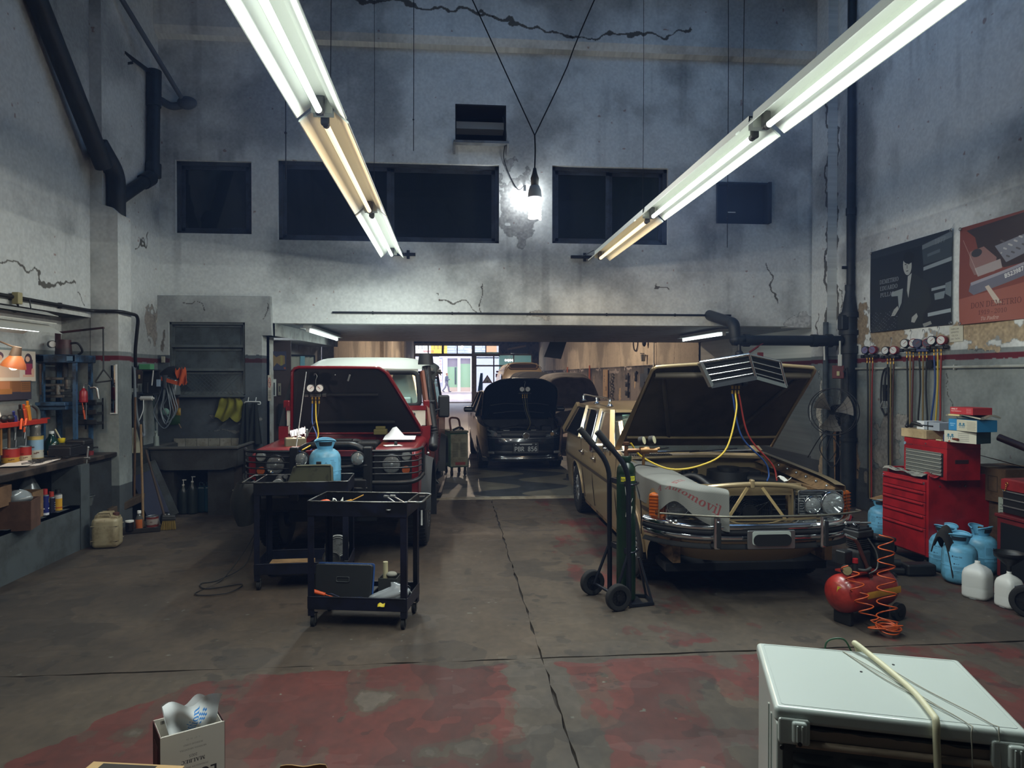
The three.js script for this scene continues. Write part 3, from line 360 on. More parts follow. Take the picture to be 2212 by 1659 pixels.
// street
str('road', B2(-60, 70, -0.1, 0.05, EZ - 2.6, -66), mat(0xb5a5ac, 0.8, 0, { grime: 'soft' })); str('pavement_near', B2(-60, 70, -0.1, 0.06, EZ, EZ - 2.6), mat(0xb6aab0, 0.8, 0, { grime: 'soft' }));
{ const p = strGroup('pavement'); str('kerb', B2(-60, 70, 0, 0.2, -66, -66.3), mat(0xa39a98, 0.8), p); str('paving', B2(-60, 70, 0, 0.195, -66.3, -69), mat(0xc2a696, 0.8, 0, { grime: 'soft' }), p); }
[[-51.5, 'nearest of the white lane lines on the street', 8], [-55, 'second white lane line on the street', 5], [-60.5, 'white lane line on the far half of the street', 9]].forEach(([z, l, w]) => { const o = str('road_marking', B(w, 0.012, 0.16, 0.6, 0.055, z), mat(0xe8e4e6, 0.7)); });
{ const b = grp('street_building', 'pale shop building across the street with two green doors', 'building', [0, 0.2, -69]);
  const wl = mat(0xc9c7d2, 0.8), gd = mat(0x8fae88, 0.6);
  add(b, 'wall', [B2(-30, -0.45, 3.45, 12, 0, -0.3), B2(-0.45, 40, 3.3, 12, 0, -0.3), B2(-30, -1.3, 0, 3.5, 0, -0.3), B2(2.0, 40, 0, 3.4, 0, -0.3), B2(-1.3, 2, 0, 3.4, -0.5, -0.6)], wl);
  for (const [x0, x1] of [[-0.92, -0.48], [0.52, 0.8], [1.8, 2.1]]) add(b, 'pilaster', B2(x0, x1, 0, 3.4, 0.12, -0.5), mat(0xdddde6, 0.7));
  for (const [x0, x1, y1] of [[-0.48, 0.52, 2.45], [0.8, 1.8, 2.75]]) { const d = add(b, 'door', [B2(x0, x1, 0.42, y1, -0.2, -0.28), ...[0.2, 0.4, 0.6, 0.8].map((t) => B2(lerp(x0, x1, t) - 0.012, lerp(x0, x1, t) + 0.012, 0.45, y1, -0.19, -0.22))], gd); d.add(mesh('door_grille', [B2(x0, x1, y1, 3.25, -0.22, -0.26)], mat(0x8a7f86, 0.7))); }
  add(b, 'door_slot_window', B2(0.24, 0.4, 0.7, 2.4, -0.16, -0.21), mat(0x3c463c, 0.5)); add(b, 'doorstep', B2(-0.5, 1.9, 0, 0.42, 0.05, -0.4), mat(0xb8a494, 0.8));
  const sign = print(512, 160, (g, w, h) => { g.fillStyle = '#f4ead8'; g.fillRect(0, 0, w, h); g.fillStyle = '#f2c648'; g.fillRect(w * 0.52, 0, w * 0.48, h); g.fillStyle = '#444'; for (let i = 0; i < 40; i++) g.fillRect(20 + (i % 10) * 48, 16 + Math.floor(i / 10) * 18, 30 * ((i * 7 % 5) / 5 + 0.3), 6); g.fillStyle = '#333'; g.font = 'bold 40px sans-serif'; g.fillText('l_..', 14, 130); g.fillStyle = '#c23a34'; g.font = 'bold 44px sans-serif'; g.fillText('MARCO', 150, 132); });
  add(b, 'shop_sign', card(3.3, 1.05, 0.08, -2.15, 4.2, 0.1), sign);
  const tiles = []; for (let j = 0; j < 5; j++) for (let i = 0; i < 5; i++) add(b, 'wall_panel', RB(0.84, 0.2, 0.06, 0.01, -0.2 + i * 0.88 + (j % 2 ? 0.1 : 0), 3.72 + j * 0.24, 0.03), mat([0xcfd2e0, 0xc5c9d8][(i + j) % 2], 0.7));
  const post = print(64, 512, (g, w, h) => { g.fillStyle = '#e6dfe2'; g.fillRect(0, 0, w, h); g.fillStyle = '#a83a44'; g.font = 'bold 58px sans-serif'; 'ROSARIO'.split('').forEach((c, i) => g.fillText(c, 12, 66 + i * 70)); });
  add(b, 'lettered_column', card(0.3, 2.3, 0.06, -1.15, 2.05, 0.15), post); add(b, 'orange_panel', B2(3.3, 4.4, 3.6, 5, 0.1, 0), mat(0xd9a070, 0.7)); }
// ------------------------------------------------------------ bodies from joints: a field of tapered capsules, meshed

function figure(bones, lo, size, res, k = 0.035) {
  const mc = new MarchingCubes(res, new THREE.MeshStandardMaterial(), false, false, 60000); mc.isolation = 0;
  const cell = size / res, f = mc.field;
  for (let z = 0; z < res; z++) for (let y = 0; y < res; y++) for (let x = 0; x < res; x++) {
    const p = [lo[0] + x * cell, lo[1] + y * cell, lo[2] + z * cell]; let d = 9;
    for (const [a, b, ra, rb] of bones) { const ab = [b[0] - a[0], b[1] - a[1], b[2] - a[2]], l2 = ab[0] ** 2 + ab[1] ** 2 + ab[2] ** 2, t = clamp(((p[0] - a[0]) * ab[0] + (p[1] - a[1]) * ab[1] + (p[2] - a[2]) * ab[2]) / (l2 || 1)); const e = Math.hypot(p[0] - a[0] - ab[0] * t, p[1] - a[1] - ab[1] * t, p[2] - a[2] - ab[2] * t) - lerp(ra, rb, t), h = clamp(0.5 + 0.5 * (d - e) / k); d = lerp(d, e, h) - k * h * (1 - h); }
    f[x + y * res + z * res * res] = -d;
  }
  mc.update(); const n = mc.count, g = new THREE.BufferGeometry(), P = new Float32Array(n * 3), N = new Float32Array(n * 3);
  for (let i = 0; i < n * 3; i++) { const c = i % 3; P[i] = lo[c] + (mc.positionArray[i] + 1) * 0.5 * size; N[i] = mc.normalArray[i]; }
  g.setAttribute('position', new THREE.BufferAttribute(P, 3)); g.setAttribute('normal', new THREE.BufferAttribute(N, 3)); return g;
}
{ const p = grp('person', 'person in a dark jacket and grey trousers walking along the far pavement', 'person', [-0.55, 0.2, -66.9], PI / 2);   // local +z is the way the person walks, here to the right
  const legL = [[0.09, 0.92, 0.0], [0.1, 0.5, 0.17], [0.1, 0.09, 0.25]], legR = [[-0.09, 0.92, 0], [-0.1, 0.5, -0.1], [-0.1, 0.12, -0.36]];
  add(p, 'body', figure([[[0, 0.95, 0], [0, 1.4, 0.02], 0.13, 0.14], [[-0.17, 1.42, 0], [0.17, 1.42, 0], 0.07, 0.07], [[0, 1.45, 0.02], [0, 1.56, 0.04], 0.055, 0.055], [[0, 1.64, 0.05], [0, 1.72, 0.04], 0.09, 0.1], [[0, 1.62, 0.12], [0, 1.63, 0.16], 0.025, 0.012], [legL[0], legL[1], 0.09, 0.06], [legL[1], legL[2], 0.06, 0.04], [legR[0], legR[1], 0.09, 0.06], [legR[1], legR[2], 0.06, 0.04], [[0.1, 0.04, 0.22], [0.1, 0.03, 0.42], 0.045, 0.035], [[-0.1, 0.1, -0.38], [-0.1, 0.03, -0.22], 0.045, 0.035], [[0.2, 1.4, 0], [0.26, 1.14, -0.12], 0.055, 0.042], [[0.26, 1.14, -0.12], [0.24, 1.0, 0.1], 0.042, 0.032], [[0.24, 1.0, 0.1], [0.22, 0.98, 0.2], 0.035, 0.02], [[-0.2, 1.4, 0], [-0.25, 1.15, 0.1], 0.055, 0.042], [[-0.25, 1.15, 0.1], [-0.2, 1.2, 0.32], 0.042, 0.032], [[-0.2, 1.2, 0.32], [-0.19, 1.24, 0.42], 0.035, 0.02]], [-0.9, -0.05, -0.95], 1.9, 64), mat(0xb08468, 0.7));
  add(p, 'jacket', figure([[[0, 0.93, 0], [0, 1.4, 0.02], 0.155, 0.165], [[-0.18, 1.42, 0], [0.18, 1.42, 0], 0.085, 0.085], [[0.2, 1.4, 0], [0.26, 1.14, -0.12], 0.07, 0.06], [[0.26, 1.14, -0.12], [0.24, 1.02, 0.06], 0.058, 0.05], [[-0.2, 1.4, 0], [-0.25, 1.15, 0.1], 0.07, 0.06], [[-0.25, 1.15, 0.1], [-0.21, 1.2, 0.28], 0.058, 0.05]], [-0.9, 0.5, -0.75], 1.5, 50), mat(0x4a4a58, 0.8));
  add(p, 'trousers', figure([[[-0.06, 0.93, 0], [0.06, 0.93, 0], 0.125, 0.125], [legL[0], legL[1], 0.105, 0.085], [legL[1], legL[2], 0.085, 0.07], [legR[0], legR[1], 0.105, 0.085], [legR[1], legR[2], 0.085, 0.07]], [-0.6, 0.0, -0.6], 1.2, 44), mat(0x6c6670, 0.85));
  add(p, 'hair', S(0.112, 0, 1.73, 0.025, 1, 0.9, 1), mat(0x8a5a3a, 0.9)); add(p, 'shoe', [RB(0.1, 0.08, 0.27, 0.03, 0.1, 0.04, 0.32)], MT.black); add(p, 'shoe', [RB(0.1, 0.08, 0.27, 0.03, -0.1, 0.07, -0.3, 0.5)], MT.black); }
// ------------------------------------------------------------ rear bays
function cover(name, label, x, z, w, L, prof, m, sd, extra = 0) {   // prof: [t along length, height, half-width factor]
  const at = (t) => { for (let i = 1; i < prof.length; i++) if (t <= prof[i][0]) { const k = (t - prof[i - 1][0]) / (prof[i][0] - prof[i - 1][0]), s = k * k * (3 - 2 * k); return [lerp(prof[i - 1][1], prof[i][1], s), lerp(prof[i - 1][2], prof[i][2], s)]; } return prof.at(-1).slice(1); };
  return one(name, label, 'covered car', grid(56, 44, (u, v) => { const [h, wf] = at(v), a = PI * u, c = Math.cos(a), s = Math.sin(a), e = 0.42, X = -Math.sign(c) * Math.pow(Math.abs(c), e) * w / 2 * wf, Y = Math.pow(s, e + 0.1) * h, fold = 0.05 * (fbm(u * 9 + v * 5, v * 4 - u * 3, sd, 3) - 0.5) + 0.03 * Math.sin(v * 40 + u * 14) * (1 - s * s), pull = 0.035 * Math.pow(Math.abs(Math.sin((u + v * 0.5) * 16)), 6); return [X * (1 + fold) - Math.sign(X) * 0.08 * s, Math.max(0.03, Y + fold * 0.5 - pull * (1 - s * 0.6) + (v < 0.05 || v > 0.95 ? -h * 0.3 * Math.abs(v - 0.5) : 0)), -v * L + 0.04 * fold]; }), m, [x, 0, z]);
}
cover('covered_car', 'tall car under a grey-brown cloth cover beside the rear wall', 2.95, -15.7, 1.62, 4.1, [[0, 0.55, 0.85], [0.05, 0.95, 0.97], [0.24, 1.1, 1], [0.34, 1.74, 0.98], [0.46, 1.84, 0.96], [0.9, 1.83, 0.94], [0.97, 1.3, 0.9], [1, 0.5, 0.85]], mat(0x55504e, 0.85, 0, { grime: 'soft' }), 500);
cover('dark_covered_car', 'car under a black canvas, in front of the cream van', 2.62, -21.2, 1.75, 3.6, [[0, 0.7, 0.85], [0.06, 1.5, 0.95], [0.16, 1.88, 0.96], [0.85, 1.9, 0.95], [0.95, 1.3, 0.9], [1, 0.6, 0.85]], mat(0x161719, 0.9), 520);
{ const g = grp('cream_van', 'cream panel van with a shallow rear window, in the rear bay', 'van', [2.72, 0, -26.6]); const cm = mat(0xb09c7c, 0.35, 0, { clearcoat: 0.5, clearcoatRoughness: 0.2 });
  const half = (y) => y < 0.4 ? 0.78 : y < 1.3 ? 0.87 : lerp(0.87, 0.66, Math.pow((y - 1.3) / 0.95, 1.4));
  add(g, 'body', [grid(40, 16, (u, v) => { const a = PI * u, c = -Math.cos(a), t = Math.pow(Math.sin(a), 0.28), y = 0.3 + t * (1.98 - 0.03 * (v > 0.5 ? v : 0)), w = half(y); return [Math.sign(c) * Math.pow(Math.abs(c), 0.3) * w * (1 - 0.04 * (1 - Math.min(1, v * 8))), y - (v < 0.06 ? 0.04 : 0), -v * 3.6]; }), grid(20, 16, (u, v) => { const y = 0.3 + v * 1.94, w = half(y) * (v > 0.93 ? 0.86 : 0.97); return [(u * 2 - 1) * w, y, 0.06 - 0.3 * Math.pow(v, 4) + 0.05 * (1 - Math.pow(u * 2 - 1, 4))]; })], cm);
  add(g, 'rear_window', T(ext(rrect(1.02, 0.15, 0.06), 0.02), 0, 2.12, 0.01, -0.35, 0, 0), mat(0x3b322a, 0.1)); add(g, 'window_gasket', T(ext(rrect(1.1, 0.21, 0.09), 0.03, 0.008, [rrect(1.02, 0.15, 0.06)]), 0, 2.12, -0.0, -0.35, 0, 0), mat(0x7c5f40, 0.5));
  add(g, 'side_window', T(ext(rrect(0.7, 0.4, 0.06), 0.02), -0.82, 1.62, -0.7, 0, PI / 2, 0.0), mat(0x2b2520, 0.1)); add(g, 'roof_gutter', [tube([[-0.72, 2.02, -3.5], [-0.72, 2.04, -0.2], [-0.5, 2.2, 0.02], [0, 2.25, 0.05], [0.5, 2.2, 0.02], [0.72, 2.04, -0.2], [0.72, 2.02, -3.5]], 0.014)], cm);
  add(g, 'bumper', RB(1.6, 0.14, 0.12, 0.04, 0, 0.48, 0.12), MT.chrome); for (const s of [-1, 1]) { add(g, 'tail_lamp', RB(0.1, 0.2, 0.06, 0.02, s * 0.74, 0.9, 0.08), mat(0x8a1d18, 0.3)); for (const z of [-0.7, -2.9]) add(g, 'wheel', CX(0.31, 0.18, s * 0.72, 0.31, z), MT.rubber); } }
// things hung on the right-hand wall of the rear bays
const RX = 5.57;
{ const t = print(128, 300, (g, w, h) => { g.fillStyle = '#b59670'; g.fillRect(0, 0, w, h); g.fillStyle = '#2b2622'; g.font = 'bold 44px sans-serif'; g.fillText('EL', 66, 110); g.font = 'bold 28px sans-serif'; g.fillText('ELECTRO', 10, 160); g.fillRect(30, 220, 20, 50); });
  one('cardboard_sign', 'upright cardboard sign with dark print on the rear wall', 'sign', card(1.0, 0.62, 0.04).rotateZ(PI / 2).rotateY(-PI / 2).translate(0, 0, 0), t, [RX - 0.06, 1.48, -24.7]); }
one('hanging_chain', 'coiled chain hanging on the rear wall beside the cardboard sign', 'chain', Array.from({ length: 16 }, (_, k) => TO(0.05, 0.014, 0, 0.32 - k * 0.06 + (k % 2) * 0.02, 0.1 * Math.sin(k * 0.9), k % 2 ? 0.3 : PI / 2, 0, 0.3, PI * 2, 10)), MT.dullsteel, [RX - 0.05, 1.5, -23.7]);
{ const g = grp('hanging_tool_board', 'black strip of clamps and pulleys hung on the rear wall', 'tools', [RX - 0.05, 1.45, -21.6]); add(g, 'strip', B(0.04, 0.78, 0.06, 0, 0, 0.12), MT.black); for (const y of [0.25, 0.02, -0.26]) add(g, 'clamp', [RB(0.08, 0.14, 0.22, 0.03, 0, y, -0.05), rod([0, y + 0.07, 0.1], [0, y + 0.07, -0.25], 0.02)], MT.castiron); }
one('small_puller', 'small black puller hung alone on the rear wall', 'tool', [RB(0.05, 0.28, 0.05, 0.02, 0, 0, -0.06), RB(0.05, 0.28, 0.05, 0.02, 0, 0, 0.06), RB(0.05, 0.06, 0.16, 0.02, 0, 0.15, 0)], MT.black, [RX - 0.04, 1.72, -20.6]);
one('dark_placard', 'stepped dark blue placard on the rear wall behind the raised bonnet', 'placard', [B(0.03, 0.4, 0.45, 0, 0, 0), B(0.03, 0.4, 0.4, 0, 0.16, 0.4)], mat(0x12202c, 0.6), [RX - 0.03, 1.62, -19.9]);
one('coiled_hoop', 'dark iron hoop spiral hanging high on the rear wall', 'hoop', [TO(0.27, 0.018, 0, 0, 0, 0, PI / 2, 0, PI * 2, 32), TO(0.09, 0.016, 0, 0.1, 0, 0, PI / 2, 0)], MT.castiron, [RX - 0.0, 2.78, -20.8]);
{ const g = grp('hanging_mug', 'small pale can hung from a rod on the rear wall', 'can', [RX - 0.08, 2.35, -19.65]); add(g, 'can', C(0.075, 0.055, 0.2, 0, -0.08, 0), MT.steel); add(g, 'rod', rod([0, 0.06, -0.3], [0, 0.04, 0.1], 0.012), MT.castiron); add(g, 'dark_bag', S(0.1, 0, 0.36, 0.1, 0.6, 1.2, 0.8), MT.black); }
one('thin_conduit', 'thin pale conduit with a switch on the rear wall', 'conduit', [rod([0, 0, 0], [0, 0.62, 0], 0.02), RB(0.04, 0.12, 0.08, 0.01, 0, -0.05, 0), rod([0, 0.6, 0], [0, 0.62, -0.35], 0.015)], MT.white, [RX - 0.03, 2.1, -18.75]);
[[-33, 'further'], [-27.6, 'nearer']].forEach(([z, w]) => one('folding_trestle', w + ' pair of orange trestle legs leaning on the rear wall', 'trestle', [rod([0, -0.9, -0.12], [0, 0.12, 0], 0.03), rod([0, -0.9, 0.12], [0, 0.12, 0], 0.03), rod([0, -0.1, -0.05], [0, -0.1, 0.05], 0.02)], mat(0xb8623c, 0.6), [RX - 0.06, 2.05, z], 0, 'orange trestle legs'));
// ------------------------------------------------------------ vehicles: shared pieces
// side skin of a body, from sill (cut by the wheel arches) to the belt line; X(y, z) is the half width
const sidePanel = (s, P, nu = 130, nv = 10) => grid(nu, nv, (u, v) => { const z = lerp(P.z0, P.z1, u); let yb = P.sill; for (const [az, r, cy] of P.arches) { const d = Math.abs(z - az); if (d < r) yb = Math.max(yb, cy + Math.sqrt(r * r - d * d)); } const y = lerp(yb, P.top(z), v); return [s * P.X(y, z), y, z]; }, s > 0);
const polyOn = (pts, fx, s, off = 0) => { const g = new THREE.ShapeGeometry(shape(pts)), p = g.attributes.position; for (let i = 0; i < p.count; i++) { const z = p.getX(i), y = p.getY(i); p.setXYZ(i, s * (fx(y, z) + off), y, z); } g.computeVertexNormals(); return g; };
const edgeOn = (pts, fx, s, r, off = 0) => pts.map((p, i) => { const q = pts[(i + 1) % pts.length]; return rod([s * (fx(p[1], p[0]) + off), p[1], p[0]], [s * (fx(q[1], q[0]) + off), q[1], q[0]], r, 6); });
function wheel(parent, x, y, z, R, w, rimR, rimM, spokes = 8, side = 1) {
  const t = add(parent, 'wheel', T(lathe([[rimR, -w / 2], [R - 0.03, -w / 2], [R - 0.005, -w / 2 + 0.02], [R, -w / 4], [R, w / 4], [R - 0.005, w / 2 - 0.02], [R - 0.03, w / 2], [rimR, w / 2], [rimR - 0.02, w / 2 - 0.03], [rimR - 0.02, -w / 2 + 0.03], [rimR, -w / 2]], 0, 0, 0, 36), 0, 0, 0, 0, 0, PI / 2), MT.rubber); t.position.set(x, y, z);
  const rim = [T(lathe([[0, 0.02], [0.05, 0.02], [0.06, 0], [rimR * 0.75, -0.02], [rimR * 0.92, -0.005], [rimR, 0.03], [rimR, 0.0], [rimR * 0.9, -0.05], [0, -0.05]], 0, 0, 0, 28), side * (w / 2 - 0.03), 0, 0, 0, 0, -side * PI / 2)];
  for (let k = 0; k < spokes; k++) { const a = k / spokes * 2 * PI; rim.push(T(RB(0.02, rimR * 0.62, rimR * 0.16, 0.008, 0, rimR * 0.58, 0), side * (w / 2 - 0.02), 0, 0, a, 0, 0)); }
  t.add(mesh('rim', rim, rimM)); t.add(mesh('hub_cap', [CX(rimR * 0.2, 0.03, side * (w / 2 - 0.01), 0, 0)], rimM));
  const tr = []; for (let k = 0; k < 48; k++) for (const q of [-1, 1]) tr.push(T(B(w * 0.38, 0.006, R * 0.07, q * w * 0.24, R, 0), 0, 0, 0, k / 48 * 2 * PI + q * 0.05, 0, 0)); t.add(mesh('tread', tr, MT.rubber));
  return t;
}
const lampM = mat(0xe8ecec, 0.05, 0, { transmission: 0.85, thickness: 0 }), amberM = mat(0xc8641a, 0.25, 0, { transmission: 0.3, thickness: 0 });
function headlamp(parent, x, y, z, r, rimM = MT.chrome, ry = 0) {
  const h = add(parent, 'headlight', T(lathe([[r * 0.96, 0.002], [r * 1.0, 0.012], [r * 1.1, 0.008], [r * 1.12, -0.03], [r * 1.05, -0.05]], 0, 0, 0, 28), 0, 0, 0, PI / 2, 0, 0), rimM); h.position.set(x, y, z); h.rotation.y = ry;
  h.add(mesh('lens', T(lathe([[0, 0.03], [r * 0.5, 0.026], [r * 0.85, 0.014], [r * 0.98, 0.004]], 0, 0, 0, 28), 0, 0, 0, PI / 2, 0, 0), lampM)); h.add(mesh('lamp_bowl', T(lathe([[0, -0.05], [r * 0.6, -0.035], [r * 0.97, 0.003]], 0, 0, 0, 24), 0, 0, 0, PI / 2, 0, 0), MT.chrome)); h.add(mesh('bulb_cap', S(r * 0.22, 0, 0, 0.0), MT.steel)); return h;
}
function gauges(name, label, p, ry, o = {}) {   // manifold gauge set: two dials, valve block, knobs, hook and three hoses
  const g = grp(name, label, 'gauge set', p, ry, o.group), R = o.R || 0.04, d = R * 1.08;
  [[-1, o.left || MT.black], [1, o.right || MT.redT]].forEach(([s, m]) => { const b = add(g, 'gauge', CZ(R, 0.045, s * d, 0, 0.02, 20), m); b.add(mesh('dial', CZ(R * 0.86, 0.004, s * d, 0, 0.044, 20), o.dial || MT.white)); b.add(mesh('needle', [T(B(0.004, R * 0.9, 0.003, 0, R * 0.25, 0), s * d, 0, 0.047, 0, 0, s * 0.9)], MT.redT)); b.add(mesh('bezel', TO(R * 0.93, 0.005, s * d, 0, 0.043, 0, 0, 0), m)); });
  add(g, 'valve_block', [RB(d * 2.6, 0.035, 0.035, 0.01, 0, -R - 0.03, 0.015), ...[-1, 1].map((s) => CZ(0.01, R, s * d, -R, 0.015).rotateX(0))], o.block || MT.dullsteel);
  for (const s of [-1, 1]) add(g, 'valve_knob', CX(0.022, 0.04, s * (d * 1.3 + 0.03), -R - 0.03, 0.015, 10), o.knob || MT.black);
  add(g, 'hook', [tube([[0, -R, 0.01], [0, R + 0.03, 0.01], [0.012, R + 0.08, 0.005], [-0.012, R + 0.11, -0.005], [-0.02, R + 0.085, -0.012]], 0.0035, 20, 5)], MT.steel);
  (o.hoses || []).forEach(([m, pts], k) => { const x = (k - ((o.hoses.length - 1) / 2)) * d * 0.75; const h = add(g, 'hose', tube([[x, -R - 0.11, 0.012], ...pts], o.hr || 0.0065, 40, 6), m); h.add(mesh('fitting', [C(0.01, 0.01, 0.03, x, -R - 0.06, 0.014, 0, 0, 0, 8), C(0.008, 0.01, 0.03, x, -R - 0.1, 0.012, 0, 0, 0, 8)], MT.brass)); });
  return g;
}
const HB = mat(0x24427a, 0.45), HY = mat(0xc2a32a, 0.45), HR = mat(0x8c2a22, 0.45), HK = mat(0x141516, 0.5);

// ------------------------------------------------------------ gold estate car, bonnet up
{
  const gold = mat(0x9c8866, 0.3, 0.35, { clearcoat: 0.6, clearcoatRoughness: 0.15 }), goldD = mat(0x7d6243, 0.5, 0.2, { grime: 'oily' });
  const car = grp('estate_car', 'gold estate car with its bonnet raised and front grille opened', 'car', [2.35, 0, -5.95], -0.012);
  const hw = (y, z) => { const w = y < 0.68 ? lerp(0.735, 0.8, Math.pow(clamp((y - 0.18) / 0.5), 0.6)) : lerp(0.8, 0.772, clamp((y - 0.68) / 0.3)); const f = clamp((z - 0.35) / 0.5), r = clamp((-3.4 - z) / 1.0); return w - 0.075 * f * f - 0.12 * r * r; };
  const top = (z) => z > -0.9 ? lerp(0.985, 0.885, Math.pow(clamp((z + 0.9) / 1.65), 1.3)) : lerp(0.985, 0.95, clamp((-0.9 - z) / 3.4));
  const P = { z0: -4.3, z1: 0.74, sill: 0.24, top, X: hw, arches: [[0, 0.37, 0.3], [-2.88, 0.365, 0.3], [0.8, 0.44, 0.08]] };
  for (const s of [-1, 1]) {
    const b = add(car, 'body_side', [sidePanel(s, P), ...[[0, 0.37], [-2.88, 0.365]].map(([z, r]) => tube(Array.from({ length: 13 }, (_, k) => { const a = PI * k / 12, y = 0.3 + Math.sin(a) * r, zz = z + Math.cos(a) * r; return [s * (hw(y, zz) + 0.004), y, zz]; }), 0.014, 40, 5)), grid(40, 2, (u, v) => { const z = lerp(-0.9, 0.74, u); return [s * (hw(top(z), z) - v * 0.085), top(z) + 0.012 * Math.sin(v * PI * 0.5) , z]; }, s < 0)], gold);
    for (const [a, c] of [[-4.25, -0.42], [0.42, 0.72]]) b.add(mesh('rubbing_strip', grid(60, 1, (u, v) => { const z = lerp(a, c, u); return [s * (hw(0.69, z) + 0.012), 0.675 + v * 0.03, z]; }), mat(0x3a3128, 0.5)));
    for (const z of [-0.62, -1.78, -2.52]) b.add(mesh('door_seam', tube([[s * (hw(0.3, z) + 0.001), 0.28, z + (z < -2 ? 0.12 : 0)], [s * (hw(0.6, z) + 0.002), 0.6, z + (z < -2 ? 0.1 : 0)], [s * (hw(0.95, z) + 0.001), 0.95, z - (z < -2 ? 0.1 : 0.03)]], 0.004, 10, 4), mat(0x2a2018, 0.8)));
    add(car, 'sill', B2(s * 0.70, s * 0.745, 0.2, 0.27, -2.5, -0.4), goldD);
    for (const z of [-1.68, -2.42]) add(car, 'door_handle', [RB(0.03, 0.025, 0.15, 0.01, s * 0.815, 0.83, z), RB(0.02, 0.05, 0.07, 0.008, s * 0.8, 0.83, z)], MT.chrome);
    const gx = (y) => lerp(0.765, 0.62, clamp((y - 0.97) / 0.43)), W = [['front', [[-0.98, 0.985], [-1.78, 0.98], [-1.93, 1.345], [-1.50, 1.345]]], ['rear', [[-1.86, 0.98], [-2.66, 0.97], [-2.82, 1.335], [-2.02, 1.345]]], ['load bay', [[-2.78, 0.97], [-4.0, 0.965], [-3.6, 1.32], [-2.92, 1.335]]]];
    for (const [n, pts] of W) { const w = add(car, 'side_window', polyOn(pts, gx, s), mat(0x3a3a34, 0.05, 0, { transmission: 0.75, thickness: 0 })); w.add(mesh('window_trim', edgeOn(pts, gx, s, 0.006, 0.006), n === 'load bay' ? MT.black : MT.chrome)); }
    add(car, 'pillar', [[[-0.90, 0.97], [-1.46, 1.36]], [[-1.82, 0.97], [-1.98, 1.36]], [[-2.72, 0.97], [-2.87, 1.36]], [[-4.07, 0.96], [-3.62, 1.35]]].map(([a, b], k) => bar([s * gx(a[1]), a[1], a[0]], [s * gx(b[1]), b[1], b[0]], 0.05, k === 3 ? 0.09 : 0.055)), gold);
    add(car, 'belt_trim', grid(40, 1, (u, v) => { const z = lerp(-4.1, -0.95, u); return [s * (hw(top(z), z) + 0.004 - v * 0.02), top(z) - 0.012 + v * 0.02, z]; }), MT.chrome);
    add(car, 'quarter_light', edgeOn([[-2.05, 0.98], [-2.22, 1.34]], gx, s, 0.006), MT.chrome);
  }
  const roofY = (z) => lerp(1.385, 1.41, Math.sin(PI * clamp((-1.45 - z) / 2.3)));
  add(car, 'roof', [grid(20, 20, (u, v) => { const z = lerp(-1.42, -3.75, v), a = u * 2 - 1, e = Math.pow(Math.abs(a), 6); return [a * 0.635, roofY(z) - 0.045 * e + 0.015 * (1 - a * a), z - 0.02 * (1 - a * a) * 0 + (v < 0.02 ? 0.0 : 0)]; }), ...[-1, 1].map((s) => bar([s * 0.63, 1.355, -1.45], [s * 0.63, 1.35, -3.7], 0.03, 0.04)), bar([-0.61, 1.37, -1.43], [0.61, 1.37, -1.43], 0.05, 0.03)], gold);
  for (const s of [-1, 1]) add(car, 'roof_rail', [tube([[s * 0.55, 1.41, -1.98], [s * 0.55, 1.48, -2.02], [s * 0.55, 1.485, -2.9], [s * 0.55, 1.485, -3.65], [s * 0.55, 1.41, -3.72]], 0.012, 50, 7), ...[-1.98, -2.75, -3.7].map((z) => lathe([[0.045, 0], [0.03, 0.012], [0.018, 0.03], [0.016, 0.075], [0, 0.08]], s * 0.55, 1.40, z, 14))], MT.chrome);
  const ws = (u, v) => { const a = u * 2 - 1, w = lerp(0.72, 0.6, v); return [a * w, lerp(0.985, 1.365, v), lerp(-0.86, -1.43, v) - 0.1 * a * a]; };
  const wsg = add(car, 'windscreen', grid(16, 6, ws), mat(0x8a928c, 0.03, 0, { transmission: 0.9, thickness: 0 }));
  wsg.add(mesh('windscreen_trim', [tube([ws(0, 0), ws(0, 0.5), ws(0, 1), ws(0.25, 1), ws(0.5, 1), ws(0.75, 1), ws(1, 1), ws(1, 0.5), ws(1, 0)], 0.015, 60, 6, false, 0.1), tube([ws(0, 0), ws(0.25, 0), ws(0.5, 0), ws(0.75, 0), ws(1, 0)], 0.012)], MT.chrome));
  const stick = print(128, 128, (g, w, h) => { g.fillStyle = '#8fc0b0'; g.fillRect(0, 0, w, h); g.fillStyle = '#cfe0d4'; g.fillRect(10, 8, 60, 30); g.fillRect(16, 40, 70, 28); g.fillStyle = '#2f8f7c'; g.fillRect(0, 84, w, 44); g.fillStyle = '#1c4a44'; g.fillRect(20, 20, 30, 5); g.fillRect(30, 50, 30, 5); g.fillRect(50, 96, 40, 8); });
  wsg.add(mesh('windscreen_sticker', quad([-0.56, 1.17, -1.235], [-0.42, 1.17, -1.205], [-0.40, 1.33, -1.45 + 0.03], [-0.53, 1.33, -1.45]), stick));
  add(car, 'white_sunshade', quad([-0.66, 0.99, -0.98], [-0.34, 0.985, -0.9], [-0.42, 1.1, -1.06], [-0.62, 1.11, -1.12]), MT.white);
  add(car, 'tailgate', [quad([-0.66, 0.4, -4.28], [0.66, 0.4, -4.28], [0.66, 0.96, -4.2], [-0.66, 0.96, -4.2]), quad([-0.64, 0.96, -4.2], [0.64, 0.96, -4.2], [0.6, 1.36, -3.72], [-0.6, 1.36, -3.72])], gold);
